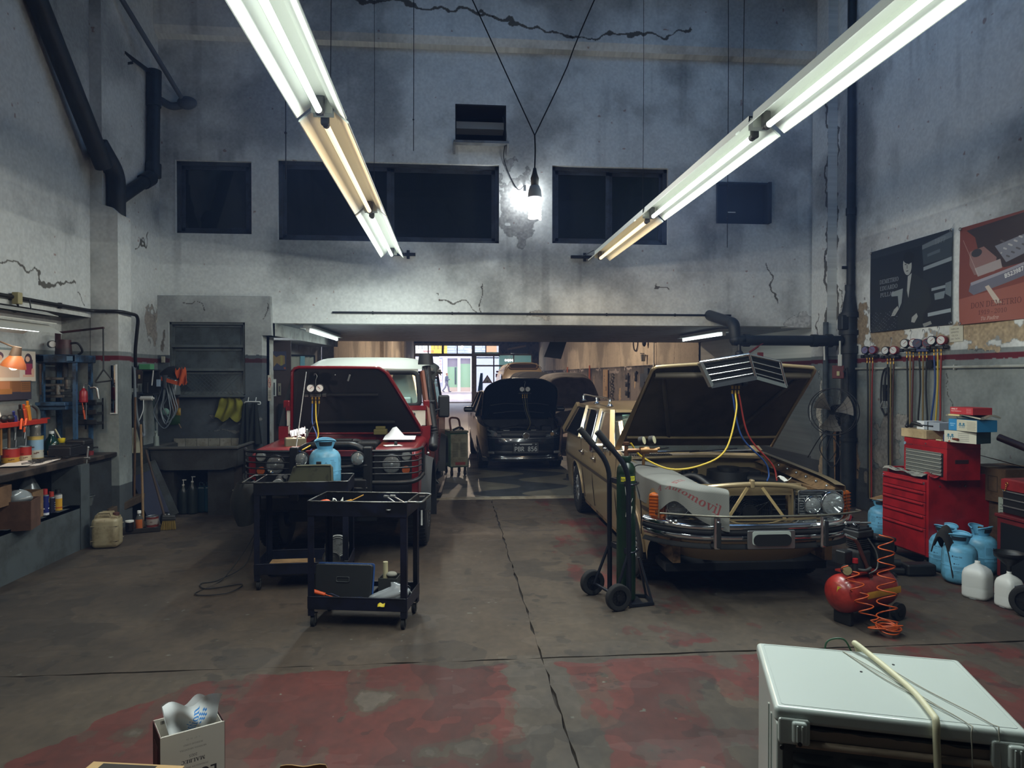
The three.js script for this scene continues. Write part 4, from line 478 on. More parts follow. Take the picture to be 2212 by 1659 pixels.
  add(car, 'seats', [...[-0.36, 0.36].map((x) => [RB(0.5, 0.16, 0.5, 0.05, x, 0.55, -1.9), RB(0.48, 0.6, 0.14, 0.05, x, 0.85, -2.15, -0.15), RB(0.26, 0.16, 0.1, 0.04, x, 1.2, -2.22)]), RB(1.2, 0.55, 0.16, 0.06, 0, 0.83, -2.95, -0.15), RB(1.2, 0.16, 0.5, 0.05, 0, 0.55, -2.7)], mat(0x3a2e22, 0.8));
  add(car, 'dashboard', RB(1.4, 0.16, 0.4, 0.06, 0, 0.9, -1.12), MT.black); add(car, 'steering_wheel', TO(0.19, 0.014, 0.36, 0.98, -1.42, -1.0, 0, 0), MT.black); add(car, 'cabin_floor', B2(-0.72, 0.72, 0.25, 0.3, -4.2, -0.5), mDark);
  // engine bay
  add(car, 'bulkhead', [B2(-0.72, 0.72, 0.3, 0.93, -0.72, -0.78), grid(20, 2, (u, v) => [(u * 2 - 1) * 0.72, 0.935 + v * 0.03 + 0.015 * (1 - Math.pow(u * 2 - 1, 2)), lerp(-0.66, -0.86, v)]), tube([[-0.7, 0.945, -0.65], [0, 0.965, -0.63], [0.7, 0.945, -0.65]], 0.016)], gold);
  add(car, 'cowl_grille', Array.from({ length: 18 }, (_, k) => B(0.012, 0.01, 0.12, -0.62 + k * 0.024, 0.972, -0.76)), MT.black);
  add(car, 'wiper', [bar([-0.5, 0.985, -0.79], [0.1, 1.005, -0.80], 0.014, 0.012), bar([-0.55, 0.99, -0.78], [-0.2, 1.03, -0.84], 0.01, 0.012), bar([0.0, 0.99, -0.8], [0.5, 1.02, -0.83], 0.014, 0.012)], MT.black);
  for (const s of [-1, 1]) add(car, 'inner_wing', [[B2(s * 0.58, s * 0.64, 0.3, 0.84, 0.72, -0.72), grid(14, 1, (u, v) => { const z = lerp(-0.75, 0.72, u); return [s * lerp(0.715 - 0.05 * clamp((z - 0.35) / 0.4), 0.62, v), top(z) - 0.02 - v * 0.05, z]; })]], goldD);
  add(car, 'wing_bolts', [-1, 1].flatMap((s) => Array.from({ length: 8 }, (_, k) => S(0.012, s * 0.665, top(-0.6 + k * 0.17) - 0.035, -0.6 + k * 0.17))), MT.steel);
  add(car, 'air_cleaner', [C(0.19, 0.2, 0.1, 0.16, 0.84, -0.2), C(0.1, 0.1, 0.04, 0.16, 0.9, -0.2), tube([[0.28, 0.82, -0.1], [0.45, 0.82, 0.1], [0.5, 0.76, 0.35]], 0.05)], MT.black);
  add(car, 'engine', [RB(0.5, 0.4, 1.0, 0.05, 0.02, 0.56, -0.12), RB(0.24, 0.08, 0.75, 0.03, -0.1, 0.78, -0.1), ...[-0.3, -0.15, 0, 0.15].map((z) => C(0.02, 0.02, 0.1, -0.22, 0.84, z)), tube([[-0.4, 0.75, 0.3], [-0.2, 0.82, 0.42], [0.1, 0.76, 0.46], [0.35, 0.8, 0.4]], 0.03), tube([[-0.3, 0.8, -0.4], [-0.15, 0.9, -0.2], [-0.3, 0.8, 0.1]], 0.02), RB(0.2, 0.16, 0.26, 0.02, 0.45, 0.78, -0.5), RB(0.18, 0.2, 0.2, 0.02, -0.46, 0.72, -0.1)], MT.engine);
  add(car, 'battery', [RB(0.2, 0.18, 0.26, 0.01, -0.42, 0.77, -0.42), B(0.16, 0.01, 0.1, -0.42, 0.865, -0.38)], MT.black); add(car, 'battery_label', B(0.09, 0.05, 0.003, -0.40, 0.84, -0.285), mat(0x7d8fc4, 0.6));
  add(car, 'washer_bottle', [RB(0.2, 0.18, 0.24, 0.05, 0.44, 0.74, 0.42), C(0.03, 0.03, 0.03, 0.44, 0.84, 0.42)], mat(0x8d7146, 0.6)); add(car, 'reservoir', [S(0.1, -0.38, 0.77, 0.34, 1.2, 0.55, 0.8), C(0.04, 0.04, 0.05, -0.38, 0.83, 0.34), TO(0.05, 0.012, -0.38, 0.855, 0.34, PI / 2, 0, 0)], mat(0xb48a1e, 0.5));
  add(car, 'engine_hose', [tube([[-0.5, 0.8, 0.1], [-0.32, 0.9, 0.22], [-0.2, 0.82, 0.38]], 0.03), ...Array.from({ length: 12 }, (_, k) => TO(0.032, 0.006, -0.12 + k * 0.018, 0.79, 0.38, 0, PI / 2, 0, PI * 2, 12))], MT.black);
  add(car, 'ignition_leads', [tube([[-0.1, 0.82, 0.4], [0.1, 0.84, 0.42], [0.24, 0.79, 0.46]], 0.006), tube([[-0.2, 0.8, 0.4], [0.0, 0.83, 0.44], [0.2, 0.79, 0.48]], 0.006)], HR);
  // nose
  add(car, 'slam_panel', [tube([[-0.45, 0.845, 0.66], [-0.3, 0.885, 0.70], [0, 0.905, 0.73], [0.3, 0.885, 0.70], [0.45, 0.845, 0.66]], 0.022, 30, 6), bar([-0.42, 0.85, 0.64], [0.42, 0.85, 0.64], 0.03, 0.09), RB(0.03, 0.07, 0.05, 0.01, -0.02, 0.91, 0.74), ...[-1, 1].map((s) => B2(s * 0.34, s * 0.4, 0.5, 0.86, 0.6, 0.68))], gold);
  for (const s of [-1, 1]) add(car, 'bonnet_stay_strut', [bar([s * 0.06, 0.88, 0.745], [s * 0.27, 0.585, 0.78], 0.012, 0.022)], mat(0xb39a6c, 0.45, 0.3));
  add(car, 'radiator', [B2(-0.34, 0.34, 0.46, 0.85, 0.5, 0.55), ...Array.from({ length: 9 }, (_, k) => CX(0.008, 0.68, 0, 0.5 + k * 0.042, 0.56, 6))], mat(0x1a1c1f, 0.5, 0.4));
  const fr = []; for (let k = 0; k < 9; k++) fr.push(TO(0.06 + k * 0.0155, 0.0022, 0.02, 0.66, 0.60, 0, 0, 0, PI * 2, 36)); for (let k = 0; k < 6; k++) { const a = k / 6 * 2 * PI; fr.push(rod([0.02 + Math.cos(a) * 0.06, 0.66 + Math.sin(a) * 0.06, 0.6], [0.02 + Math.cos(a + 0.5) * 0.185, 0.66 + Math.sin(a + 0.5) * 0.185, 0.6], 0.003, 5)); }
  const fan = add(car, 'cooling_fan', [CZ(0.062, 0.03, 0.02, 0.66, 0.6, 24), TO(0.19, 0.012, 0.02, 0.66, 0.575, 0, 0, 0, PI * 2, 36)], MT.black); fan.add(mesh('fan_guard', fr, MT.castiron)); fan.add(mesh('fan_blades', Array.from({ length: 5 }, (_, k) => T(T(B(0.06, 0.12, 0.006, 0, 0.12, 0), 0, 0, 0, 0, 0.5, 0), 0.02, 0.66, 0.575, 0, 0, k * 1.257)), MT.black));
  for (const s of [-1, 1]) {
    const x = s * 0.525, bz = add(car, 'headlight_panel', [B2(s * 0.34, s * 0.71, 0.655, 0.845, 0.69, 0.72), ...Array.from({ length: 9 }, (_, k) => B2(s * 0.34, s * 0.71, 0.668 + k * 0.02, 0.676 + k * 0.02, 0.72, 0.74))], MT.alu); bz.add(mesh('panel_frame', T(ext(rrect(0.37, 0.215, 0.02), 0.05, 0.006, [rrect(0.34, 0.185, 0.015)]), x, 0.75, 0.735), MT.chrome));
    headlamp(car, s * 0.455, 0.745, 0.765, 0.063); headlamp(car, s * 0.615, 0.755, 0.765, 0.085);
    add(car, 'indicator', [T(ext(rrect(0.13, 0.19, 0.03), 0.06, 0.015), s * 0.75, 0.745, 0.68, 0, s * 0.6, 0), ...Array.from({ length: 7 }, (_, k) => T(B(0.11, 0.004, 0.07, 0, -0.075 + k * 0.025, 0), s * 0.752, 0.745, 0.683, 0, s * 0.6, 0))], amberM);
    add(car, 'overrider', [RB(0.055, 0.25, 0.09, 0.02, s * 0.405, 0.6, 1.0), RB(0.028, 0.2, 0.03, 0.01, s * 0.405, 0.59, 1.05)], MT.chrome); add(car, 'overrider_pad', RB(0.03, 0.19, 0.02, 0.008, s * 0.405, 0.59, 1.066), MT.rubber);
  }
  const bp = (k) => { const t = clamp(k, -1, 1), x = t * 0.83, c = Math.pow(Math.abs(t), 5); return [x, 0, 0.98 - 0.08 * t * t - 0.3 * c]; };
  const sweep = (prof, m, n) => add(car, n, grid(60, prof.length - 1, (u, v) => { const p = bp(u * 2 - 1), q = prof[Math.round(v * (prof.length - 1))]; const a = Math.atan2(-(0.16 * (u * 2 - 1) + 1.5 * Math.pow(u * 2 - 1, 5)) * 1, 1); return [p[0] - q[0] * Math.sin(a), q[1], p[2] + q[0] * Math.cos(a)]; }), m);
  sweep([[-0.06, 0.515], [0.005, 0.52], [0.02, 0.54], [0.02, 0.565], [0, 0.575], [0.0, 0.6], [0.03, 0.61], [0.035, 0.635], [0.01, 0.655], [-0.07, 0.658]], MT.chrome, 'front_bumper'); sweep([[0.0, 0.57], [0.03, 0.572], [0.03, 0.604], [0.0, 0.606]], MT.rubber, 'bumper_strip'); sweep([[0.0, 0.50], [0.03, 0.47], [0.0, 0.46]], MT.rubber, 'bumper_lower_strip');
  add(car, 'nudge_wire', [tube([[-0.78, 0.715, 0.85], [-0.4, 0.725, 1.06], [0.0, 0.725, 1.08], [0.4, 0.725, 1.06], [0.72, 0.725, 0.95], [0.82, 0.7, 0.75]], 0.008)], mat(0x6e6a5e, 0.4, 0.6)); add(car, 'bumper_bolts', [-0.72, -0.68].map((x) => S(0.016, x, 0.665, 0.92)), MT.chrome);
  add(car, 'front_valance', [grid(40, 6, (u, v) => { const p = bp(u * 2 - 1), y = lerp(0.5, 0.30 + 0.13 * Math.pow(u * 2 - 1, 4), v); return [p[0] * lerp(0.94, 0.9, v), y, p[2] - 0.16 - 0.12 * v * v]; }), grid(30, 3, (u, v) => { const p = bp(u * 2 - 1); return [p[0] * 0.9, lerp(0.66, 0.5, v), p[2] - 0.13]; })], gold); add(car, 'valance_slot', grid(30, 1, (u, v) => { const p = bp((u * 2 - 1) * 0.8); return [p[0] * 0.93, 0.42 + v * 0.045, p[2] - 0.165]; }), MT.black);
  const pl = add(car, 'number_plate', [T(ext(rrect(0.36, 0.135, 0.01), 0.015, 0.004), -0.005, 0.548, 1.045)], MT.steel); pl.add(mesh('plate_face', [T(ext(rrect(0.29, 0.1, 0.02), 0.008), -0.005, 0.56, 1.052)], mat(0xa8b0aa, 0.4))); pl.add(mesh('added_number_blot', T(ext(rrect(0.285, 0.085, 0.042), 0.008), 0.0, 0.546, 1.06), mat(0x040404, 0.9)));  // black pill added to blot out the number, not a real plate part
  for (const s of [-1, 1]) for (const z of [0, -2.88]) wheel(car, s * 0.685, 0.315, z, 0.315, 0.2, 0.185, mat(0xa2a4a6, 0.35, 0.8), 15, s);
  add(car, 'wheel_housing', [0, -2.88].flatMap((z) => [-1, 1].map((s) => T(grid(16, 1, (u, v) => [v * 0.35 * -s, 0.37 * Math.sin(u * PI), 0.37 * Math.cos(u * PI)]), s * 0.76, 0.3, z))), mDark); add(car, 'underbody', B2(-0.66, 0.66, 0.2, 0.26, -4.2, 0.6), mDark);
  // bonnet and grille
  const hb = [[-0.74, 1.06, -0.72], [0.78, 1.06, -0.66], [0.69, 1.815, 0.36], [-0.69, 1.82, 0.36]], hp = (u, v, d = 0) => { const e = 1 - Math.pow(2 * u - 1, 2), l = (a, b, t) => a.map((x, i) => x + (b[i] - x) * t), q = l(l(hb[0], hb[1], u), l(hb[3], hb[2], u), v); return [q[0], q[1] + 0.03 * e * v - d * 0.8, q[2] - 0.04 * e + d * 0.5]; };
  const bon = add(car, 'bonnet', [grid(16, 12, (u, v) => hp(u, v, -0.02)), tube([hp(0, 0), hp(0, 0.5), hp(0, 1), hp(0.5, 1, -0.02), hp(1, 1), hp(1, 0.5), hp(1, 0)], 0.016, 80, 6, false, 0.05), quad([-0.8, 1.0, -0.72], [-0.72, 1.04, -0.7], hp(0, 1), [-0.712, 1.80, 0.34])], gold);
  bon.add(mesh('bonnet_lining', [grid(16, 12, (u, v) => hp(u * 0.97 + 0.015, v * 0.97 + 0.015, 0.008)), tube([hp(0.08, 0.9, 0.02), hp(0.3, 0.15, 0.02)], 0.02, 8, 5), tube([hp(0.92, 0.9, 0.02), hp(0.7, 0.15, 0.02)], 0.02, 8, 5), tube([hp(0.02, 0.93, 0.02), hp(0.98, 0.93, 0.02)], 0.03, 8, 5)], mat(0x4c4336, 0.75, 0.1, { grime: 'soft' }))); bon.add(mesh('bonnet_rear_lip', [tube([hp(0.02, 0.17, 0.03), hp(0.5, 0.15, 0.03), hp(0.98, 0.17, 0.03)], 0.014)], gold));
  const G = { TL: [-0.325, 1.86, 0.42], T: [0.055, 1.925, 0.50], TR: [0.35, 1.868, 0.42], BR: [0.435, 1.662, 0.36], Mm: [0.13, 1.735, 0.46], BL: [-0.215, 1.665, 0.38] }, gl = (a, b, t) => a.map((x, i) => x + (b[i] - x) * t);
  const gr = add(car, 'grille', [quad(G.BL, G.Mm, G.T, G.TL), quad(G.Mm, G.BR, G.TR, G.T)].map((g) => g.translate(0, 0, -0.02)), MT.black);
  gr.add(mesh('grille_surround', [tube([G.TL, gl(G.TL, G.T, 0.5), G.T], 0.013), tube([G.T, gl(G.T, G.TR, 0.5), G.TR], 0.01), tube([G.TR, gl(G.TR, G.BR, 0.5), G.BR], 0.014), bar(G.BR, G.Mm, 0.025, 0.03), bar(G.Mm, G.BL, 0.03, 0.035), bar(G.BL, G.TL, 0.04, 0.03), rod(gl(G.T, G.Mm, 0), G.Mm, 0.012)], MT.chrome));
  for (const k of [0.3, 0.55, 0.8]) { gr.add(mesh('grille_bar', [rod(gl(G.TL, G.BL, k), gl(G.T, G.Mm, k), 0.006), rod(gl(G.T, G.Mm, k), gl(G.TR, G.BR, k), 0.006)], MT.chrome)); }
  gr.add(mesh('grille_mesh', Array.from({ length: 14 }, (_, k) => [rod(gl(G.TL, G.BL, (k + 0.5) / 14), gl(G.T, G.Mm, (k + 0.5) / 14), 0.0025, 4), rod(gl(G.T, G.Mm, (k + 0.5) / 14), gl(G.TR, G.BR, (k + 0.5) / 14), 0.0025, 4)]), MT.castiron));
  add(car, 'door_mirror', [RB(0.16, 0.1, 0.08, 0.03, -0.86, 1.0, -1.18), RB(0.05, 0.05, 0.05, 0.01, -0.78, 0.98, -1.16)], MT.chrome);
}
{ // fender cover
  const t = print(1024, 320, (g, w, h) => { g.fillStyle = '#6b6b66'; g.fillRect(0, 0, w, h); for (let i = 0; i < 9000; i++) { g.fillStyle = i % 2 ? 'rgba(90,90,86,.35)' : 'rgba(120,118,112,.25)'; g.fillRect((i * 7919) % w, (i * 104729) % h, 3, 2); } g.fillStyle = '#6e3434'; g.font = 'italic bold 74px serif'; g.save(); g.translate(560, 178); g.rotate(0.2); g.fillText('Automovil', 0, 0); g.restore(); g.font = 'italic bold 60px serif'; g.fillText('El', 590, 110); g.fillText('A', 480, 190); }, 0.95);
  const O = [[1.55, -6.3], [1.548, -5.9], [1.555, -5.5], [1.59, -5.2], [1.68, -5.06], [1.86, -4.99], [2.04, -4.965]], I = [[1.84, -6.3], [1.86, -5.95], [1.87, -5.6], [1.9, -5.42], [1.94, -5.36], [1.99, -5.33], [2.05, -5.31]], on = (P, u) => { const k = Math.min(5.999, u * 6), i = Math.floor(k), f = k - i; return [lerp(P[i][0], P[i + 1][0], f), lerp(P[i][1], P[i + 1][1], f)]; };
  one('fender_cover', 'grey cloth with red script lettering draped over the gold car wing', 'cloth', thick(64, 20, (u, v) => { const o = on(O, u), q = on(I, u), c = lerp(0.985, 0.912, u), hem = 0.25 - 0.12 * Math.exp(-Math.pow((u - 0.62) / 0.12, 2)) + 0.05 * sst(0.75, 1, u) + 0.015 * Math.sin(u * 15), fo = 0.012 * Math.sin(u * 26) * (1 - v); if (v < 0.62) { const k = v / 0.62; return [o[0] - fo, c - hem * (1 - k) - 0.02 * Math.pow(k, 6), o[1] + fo + 0.02 * u * (1 - k)]; } const k = (v - 0.62) / 0.38; return [lerp(o[0], q[0], k), c - 0.02 * Math.pow(1 - k, 6) - 0.012 * Math.sin(k * 3 + u * 6) - 0.03 * k * k, lerp(o[1], q[1], k)]; }, 0.006), t);
}
gauges('manifold_gauge', 'yellow, blue and red hoses hung under the gold car grille', [2.36, 1.75, -5.64], 0, { R: 0.034, hr: 0.0075, block: MT.dullsteel, hoses: [[HB, [[0.05, -0.5, 0.02], [0.26, -0.72, 0.0], [0.30, -0.83, 0.0], [0.26, -0.88, 0.05]]], [HY, [[-0.03, -0.3, 0.1], [-0.16, -0.6, 0.2], [-0.36, -0.72, 0.2], [-0.6, -0.755, 0.15], [-0.82, -0.66, 0.1], [-0.93, -0.54, 0.16]]], [HR, [[0.12, -0.5, 0.0], [0.33, -0.75, 0.0], [0.36, -0.88, 0.02]]]] });
one('loose_lead', 'thin black lead draped over the grey cloth on the wing', 'wire', tube([[1.9, 0.93, -5.9], [1.6, 0.985, -5.85], [1.52, 0.92, -5.7], [1.545, 0.7, -5.6], [1.55, 0.45, -5.6]], 0.005, 40, 5), MT.cord);
one('torn_tag', 'crumpled white tag lying on the gold car engine', 'tag', thick(3, 3, (u, v) => [u * 0.09, 0.02 * Math.sin(u * 4 + v * 3), v * 0.07], 0.003), MT.paper, [2.62, 0.92, -5.42]);
// ------------------------------------------------------------ red off-road wagon, bonnet up
{
  const red = mat(0x6c1013, 0.3, 0.05, { clearcoat: 0.5, clearcoatRoughness: 0.12 }), blk = mat(0x121315, 0.45, 0.1), roofW = mat(0xa3a79f, 0.4), flareM = mat(0x1b1d1e, 0.7);
  const car = grp('offroad_wagon', 'red off-road wagon with white roof, black bull bar and raised bonnet', 'car', [-1.1, 0, -6.6], -0.035);
  for (const s of [-1, 1]) {
    const xi = s * 0.37, xo = s * 0.785;
    const wing = add(car, 'front_wing', [grid(14, 10, (u, v) => { const z = lerp(0, -1.12, v), a = u * PI / 2 * 1.02, e = 0.07; const X = u < 0.7 ? lerp(xi, xo - s * e, u / 0.7) : xo - s * e + s * e * Math.sin((u - 0.7) / 0.3 * PI / 2); const Y = u < 0.7 ? 1.06 : 1.06 - e + e * Math.cos((u - 0.7) / 0.3 * PI / 2); return [X, Y + 0.035 * v - (v < 0.08 ? 0.05 * Math.pow(1 - v / 0.08, 2) : 0), z]; }, s < 0), sidePanel(s, { z0: -1.14, z1: 0, sill: 0.62, top: () => 1.0, X: () => 0.785, arches: [[-0.72, 0.47, 0.42]] }, 60, 4), B2(s * 0.72, s * 0.783, 0.6, 1.0, -0.01, -0.03), B2(s * 0.37, s * 0.785, 0.56, 0.70, -0.04, -0.06)], red);
    add(car, 'wheel_arch_flare', thick(24, 3, (u, v) => { const a = PI * u, r = 0.45 + 0.05 * (1 - v); return [s * (0.76 + 0.12 * v), 0.44 + Math.sin(a) * r, -0.72 - Math.cos(a) * r]; }, 0.01), flareM); add(car, 'wheel_arch_flare', thick(24, 3, (u, v) => { const a = PI * u, r = 0.45 + 0.05 * (1 - v); return [s * (0.80 + 0.1 * v), 0.44 + Math.sin(a) * r, -3.5 - Math.cos(a) * r]; }, 0.01), flareM);
    add(car, 'lamp_panel', B2(s * 0.37, s * 0.72, 0.66, 1.035, 0.0, -0.03), blk); headlamp(car, s * 0.535, 0.925, 0.025, 0.085, MT.blackM);
    add(car, 'side_lamp', [CZ(0.036, 0.03, s * 0.67, 1.0, 0.015), CZ(0.044, 0.02, s * 0.67, 1.0, 0.005)], lampM); add(car, 'indicator', [CZ(0.036, 0.03, s * 0.668, 0.87, 0.015)], mat(0x9a4a22, 0.3));
    add(car, 'brush_guard', [...[1.055, 1.01, 0.955, 0.9, 0.845].map((y, k) => tube([[s * 0.33, y, 0.12], [s * 0.6, y + 0.003, 0.13], [s * 0.76, y + 0.01, 0.1], [s * 0.82, y + 0.02, -0.02]], k ? 0.007 : 0.015, 30, 6)), tube([[s * 0.33, 0.765, 0.12], [s * 0.66, 0.77, 0.14], [s * 0.78, 0.79, 0.09], [s * 0.825, 0.83, -0.02]], 0.022, 30, 8), rod([s * 0.825, 0.82, -0.02], [s * 0.825, 1.07, -0.02], 0.015)], MT.blackM);
    add(car, 'bull_bar_post', RB(0.085, 0.5, 0.09, 0.015, s * 0.33, 0.85, 0.12), MT.blackM);
    headlamp(car, s * 0.25, 1.0, 0.2, 0.058, MT.blackM);
    const body = { z0: -4.6, z1: -1.14, sill: 0.58, top: () => 1.19, X: (y, z) => 0.80 + 0.02 * Math.sin(clamp((y - 0.6) / 0.6) * PI), arches: [[-3.5, 0.47, 0.42]] };
    const b = add(car, 'body_side', sidePanel(s, body, 80, 6), red); for (const z of [-1.18, -2.02, -2.85]) b.add(mesh('door_seam', rod([s * 0.822, 0.6, z], [s * 0.81, 1.18, z], 0.006, 5), mDark));
    const gx = (y) => lerp(0.80, 0.70, clamp((y - 1.19) / 0.64)); const Wn = [[-1.42, -2.0], [-2.1, -2.85], [-3.0, -4.4]];
    for (const [z0, z1] of Wn) { const pts = [[z0 - 0.02, 1.25], [z1 + 0.02, 1.25], [z1 + 0.02, 1.72], [z0 - 0.1, 1.72]]; const w = add(car, 'side_window', polyOn(pts, gx, s, 0.0), MT.darkglass); w.add(mesh('window_rubber', edgeOn(pts, gx, s, 0.014, 0.004), MT.rubber)); }
    add(car, 'window_frame', [[-1.2, -1.38], [-2.05, -2.07], [-2.92, -2.93], [-4.5, -4.5]].map(([a, c]) => bar([s * gx(1.19), 1.19, a], [s * gx(1.8), 1.8, c], 0.03, 0.09)).concat([bar([s * gx(1.2), 1.2, -1.2], [s * gx(1.2), 1.2, -4.55], 0.03, 0.05), bar([s * gx(1.77), 1.77, -1.38], [s * gx(1.77), 1.77, -4.55], 0.03, 0.06)]), s < 0 ? MT.black : mat(0x6e3a24, 0.45));
    wheel(car, s * 0.72, 0.39, -0.72, 0.39, 0.22, 0.21, mat(0x8c8e8e, 0.4, 0.7), 6, s); wheel(car, s * 0.72, 0.39, -3.5, 0.39, 0.22, 0.21, mat(0x8c8e8e, 0.4, 0.7), 6, s);
    add(car, 'mud_flap', B2(s * 0.62, s * 0.88, 0.2, 0.48, -1.24, -1.26), MT.rubber); add(car, 'side_step', [B2(s * 0.72, s * 0.92, 0.36, 0.4, -1.5, -2.9), rod([s * 0.7, 0.55, -2.2], [s * 0.85, 0.4, -2.2], 0.02)], MT.blackM);
    add(car, 'bulkhead_side', [B2(s * 0.72, s * 0.82, 0.6, 1.2, -1.1, -1.24), RB(0.07, 0.22, 0.08, 0.015, s * 0.77, 1.37, -1.26)], red); add(car, 'scuttle_vent', [RB(0.3, 0.13, 0.03, 0.02, s * 0.5, 1.28, -1.19)], MT.black);
  }
  add(car, 'scuttle', [B2(-0.78, 0.78, 1.12, 1.2, -1.12, -1.24), B2(-0.76, 0.76, 1.2, 1.38, -1.21, -1.25)], mat(0xc9c3b6, 0.5)); add(car, 'scuttle_skin', [B2(-0.78, 0.78, 0.6, 1.18, -1.16, -1.26), B2(-0.77, 0.77, 1.37, 1.42, -1.2, -1.26)], red);
  const wy = (y) => -1.24 - (y - 1.4) * 0.28; add(car, 'windscreen', [quad([-0.7, 1.42, wy(1.42)], [0.7, 1.42, wy(1.42)], [0.66, 1.79, wy(1.79)], [-0.66, 1.79, wy(1.79)])], MT.glass).add(mesh('windscreen_rubber', [bend([[-0.7, 1.42, wy(1.42)], [0.7, 1.42, wy(1.42)], [0.66, 1.79, wy(1.79)], [-0.66, 1.79, wy(1.79)], [-0.7, 1.42, wy(1.42)]], 0.028, 0.07)], MT.rubber));
  add(car, 'white_panel_inside', [quad([0.3, 1.42, -1.5], [0.7, 1.42, -1.4], [0.66, 1.78, -1.5], [0.36, 1.78, -1.6]), RB(0.28, 0.12, 0.2, 0.02, 0.45, 1.45, -1.4)], mat(0xa9c4bd, 0.6)); add(car, 'front_seats', [-0.42, 0.36].map((x) => [RB(0.5, 0.7, 0.16, 0.06, x, 1.1, -2.15), RB(0.3, 0.2, 0.1, 0.05, x, 1.56, -2.2), RB(0.5, 0.18, 0.5, 0.06, x, 0.85, -1.9)]), MT.black);
  add(car, 'roof', [grid(24, 20, (u, v) => { const a = u * 2 - 1, z = lerp(-1.34, -4.65, v), e = Math.pow(Math.abs(a), 7), r = sst(0, 0.28, v); return [a * lerp(0.66, 0.76, r), lerp(1.825, 1.975, r) - 0.15 * e * r - (v > 0.97 ? 0.08 : 0) + 0.01 * (1 - a * a), z]; }), grid(24, 2, (u, v) => { const a = u * 2 - 1; return [a * 0.67, lerp(1.78, 1.83, v) , -1.34 + 0.005 * v]; }), ...[-1, 1].map((s) => B2(s * 0.69, s * 0.76, 1.78, 1.85, -1.6, -4.6))], roofW);
  add(car, 'roof_gutter', [-1, 1].map((s) => tube([[s * 0.67, 1.79, -1.36], [s * 0.765, 1.8, -1.8], [s * 0.77, 1.8, -4.6]], 0.014)), MT.black); add(car, 'rear_panel', [B2(-0.82, 0.82, 0.6, 1.2, -4.58, -4.62)], red); add(car, 'cabin_floor', B2(-0.8, 0.8, 0.5, 0.6, -1.2, -4.6), mDark); add(car, 'chassis', [B2(-0.45, 0.45, 0.42, 0.56, -0.1, -4.5), CX(0.06, 1.3, 0, 0.4, -0.72), CX(0.06, 1.3, 0, 0.4, -3.5), S(0.14, 0.12, 0.4, -0.72)], mDark);
  add(car, 'roll_fold_cover', thick(10, 6, (u, v) => [0.70 + 0.1 * Math.sin(u * PI * 0.6), 1.75 + 0.2 * Math.sin(v * PI * 0.55) - 0.1 * u, -2.2 - v * 1.2], 0.02), mat(0x4a4c46, 0.5));
  add(car, 'front_bumper', [RB(1.72, 0.14, 0.12, 0.02, 0, 0.58, 0.08), RB(0.66, 0.14, 0.1, 0.02, 0, 0.74, 0.12), B2(-0.4, 0.4, 0.4, 0.52, 0.05, -0.1)], MT.blackM); add(car, 'slam_panel', B2(-0.36, 0.36, 1.0, 1.05, 0.02, -0.06), red);
  add(car, 'grille', [B2(-0.36, 0.36, 0.66, 1.0, -0.02, -0.05), ...Array.from({ length: 9 }, (_, k) => B2(-0.36, 0.36, 0.68 + k * 0.035, 0.692 + k * 0.035, 0.0, -0.02))], blk);
  add(car, 'bull_bar_hoop', [bend([[-0.36, 1.0, 0.12], [-0.33, 1.03, 0.12], [-0.22, 1.115, 0.12], [0.22, 1.115, 0.12], [0.33, 1.03, 0.12], [0.36, 1.0, 0.12]], 0.032, 0.06), tube([[-0.33, 0.93, 0.15], [0, 0.915, 0.17], [0.33, 0.93, 0.15]], 0.018), tube([[-0.33, 0.72, 0.15], [0, 0.72, 0.17], [0.33, 0.72, 0.15]], 0.02)], MT.blackM);
  add(car, 'engine', [RB(0.7, 0.5, 0.8, 0.06, 0, 0.72, -0.65), C(0.13, 0.13, 0.1, -0.15, 1.02, -0.6), RB(0.3, 0.16, 0.24, 0.03, 0.2, 1.02, -0.5), tube([[0.0, 1.0, -0.3], [0.12, 1.1, -0.4], [0.3, 1.0, -0.5]], 0.03), tube([[-0.3, 1.0, -0.2], [0, 1.06, -0.25], [0.3, 1.0, -0.2]], 0.025), RB(0.18, 0.06, 0.12, 0.01, 0.02, 1.1, -0.35)], MT.engine); add(car, 'radiator', B2(-0.35, 0.35, 0.55, 1.0, -0.1, -0.16), MT.castiron); add(car, 'relay_box', [RB(0.14, 0.06, 0.1, 0.01, 0.3, 1.15, -0.95), RB(0.1, 0.03, 0.06, 0.005, 0.3, 1.195, -0.95)], mat(0x5a5428, 0.6)); add(car, 'engine_caps', [CZ(0.02, 0.05, 0.0, 1.09, -0.2), RB(0.09, 0.012, 0.03, 0.004, 0.12, 1.09, -0.15)], MT.steel);
  const q = [[-0.68, 1.12, -1.08], [0.735, 1.12, -1.08], [0.40, 1.77, -0.66], [0.32, 1.825, -0.62], [-0.50, 1.83, -0.62], [-0.555, 1.79, -0.63]]; const nz = (p, d) => [p[0], p[1] + d * 0.45, p[2] - d * 0.8]; const flat = (d, k) => { const c = [0.03, 1.45, -0.86], P = q.map((p) => nz(p.map((x, i) => c[i] + (x - c[i]) * k), d)), g = new THREE.BufferGeometry(), a = []; for (let i = 1; i < 5; i++) a.push(...P[0], ...P[i], ...P[i + 1]); g.setAttribute('position', new THREE.Float32BufferAttribute(a, 3)); g.computeVertexNormals(); return g; };
  const bon = add(car, 'bonnet', [flat(0.05, 1), ...q.map((p, i) => { const r = q[(i + 1) % 6]; return quad(p, r, nz(r, 0.05), nz(p, 0.05)); }), tube([...q, q[0]].map((p) => nz(p, 0.02)), 0.016, 90, 6, false, 0.05), quad(q[1], nz(q[1], 0.1), nz(q[2], 0.1), q[2])], red);
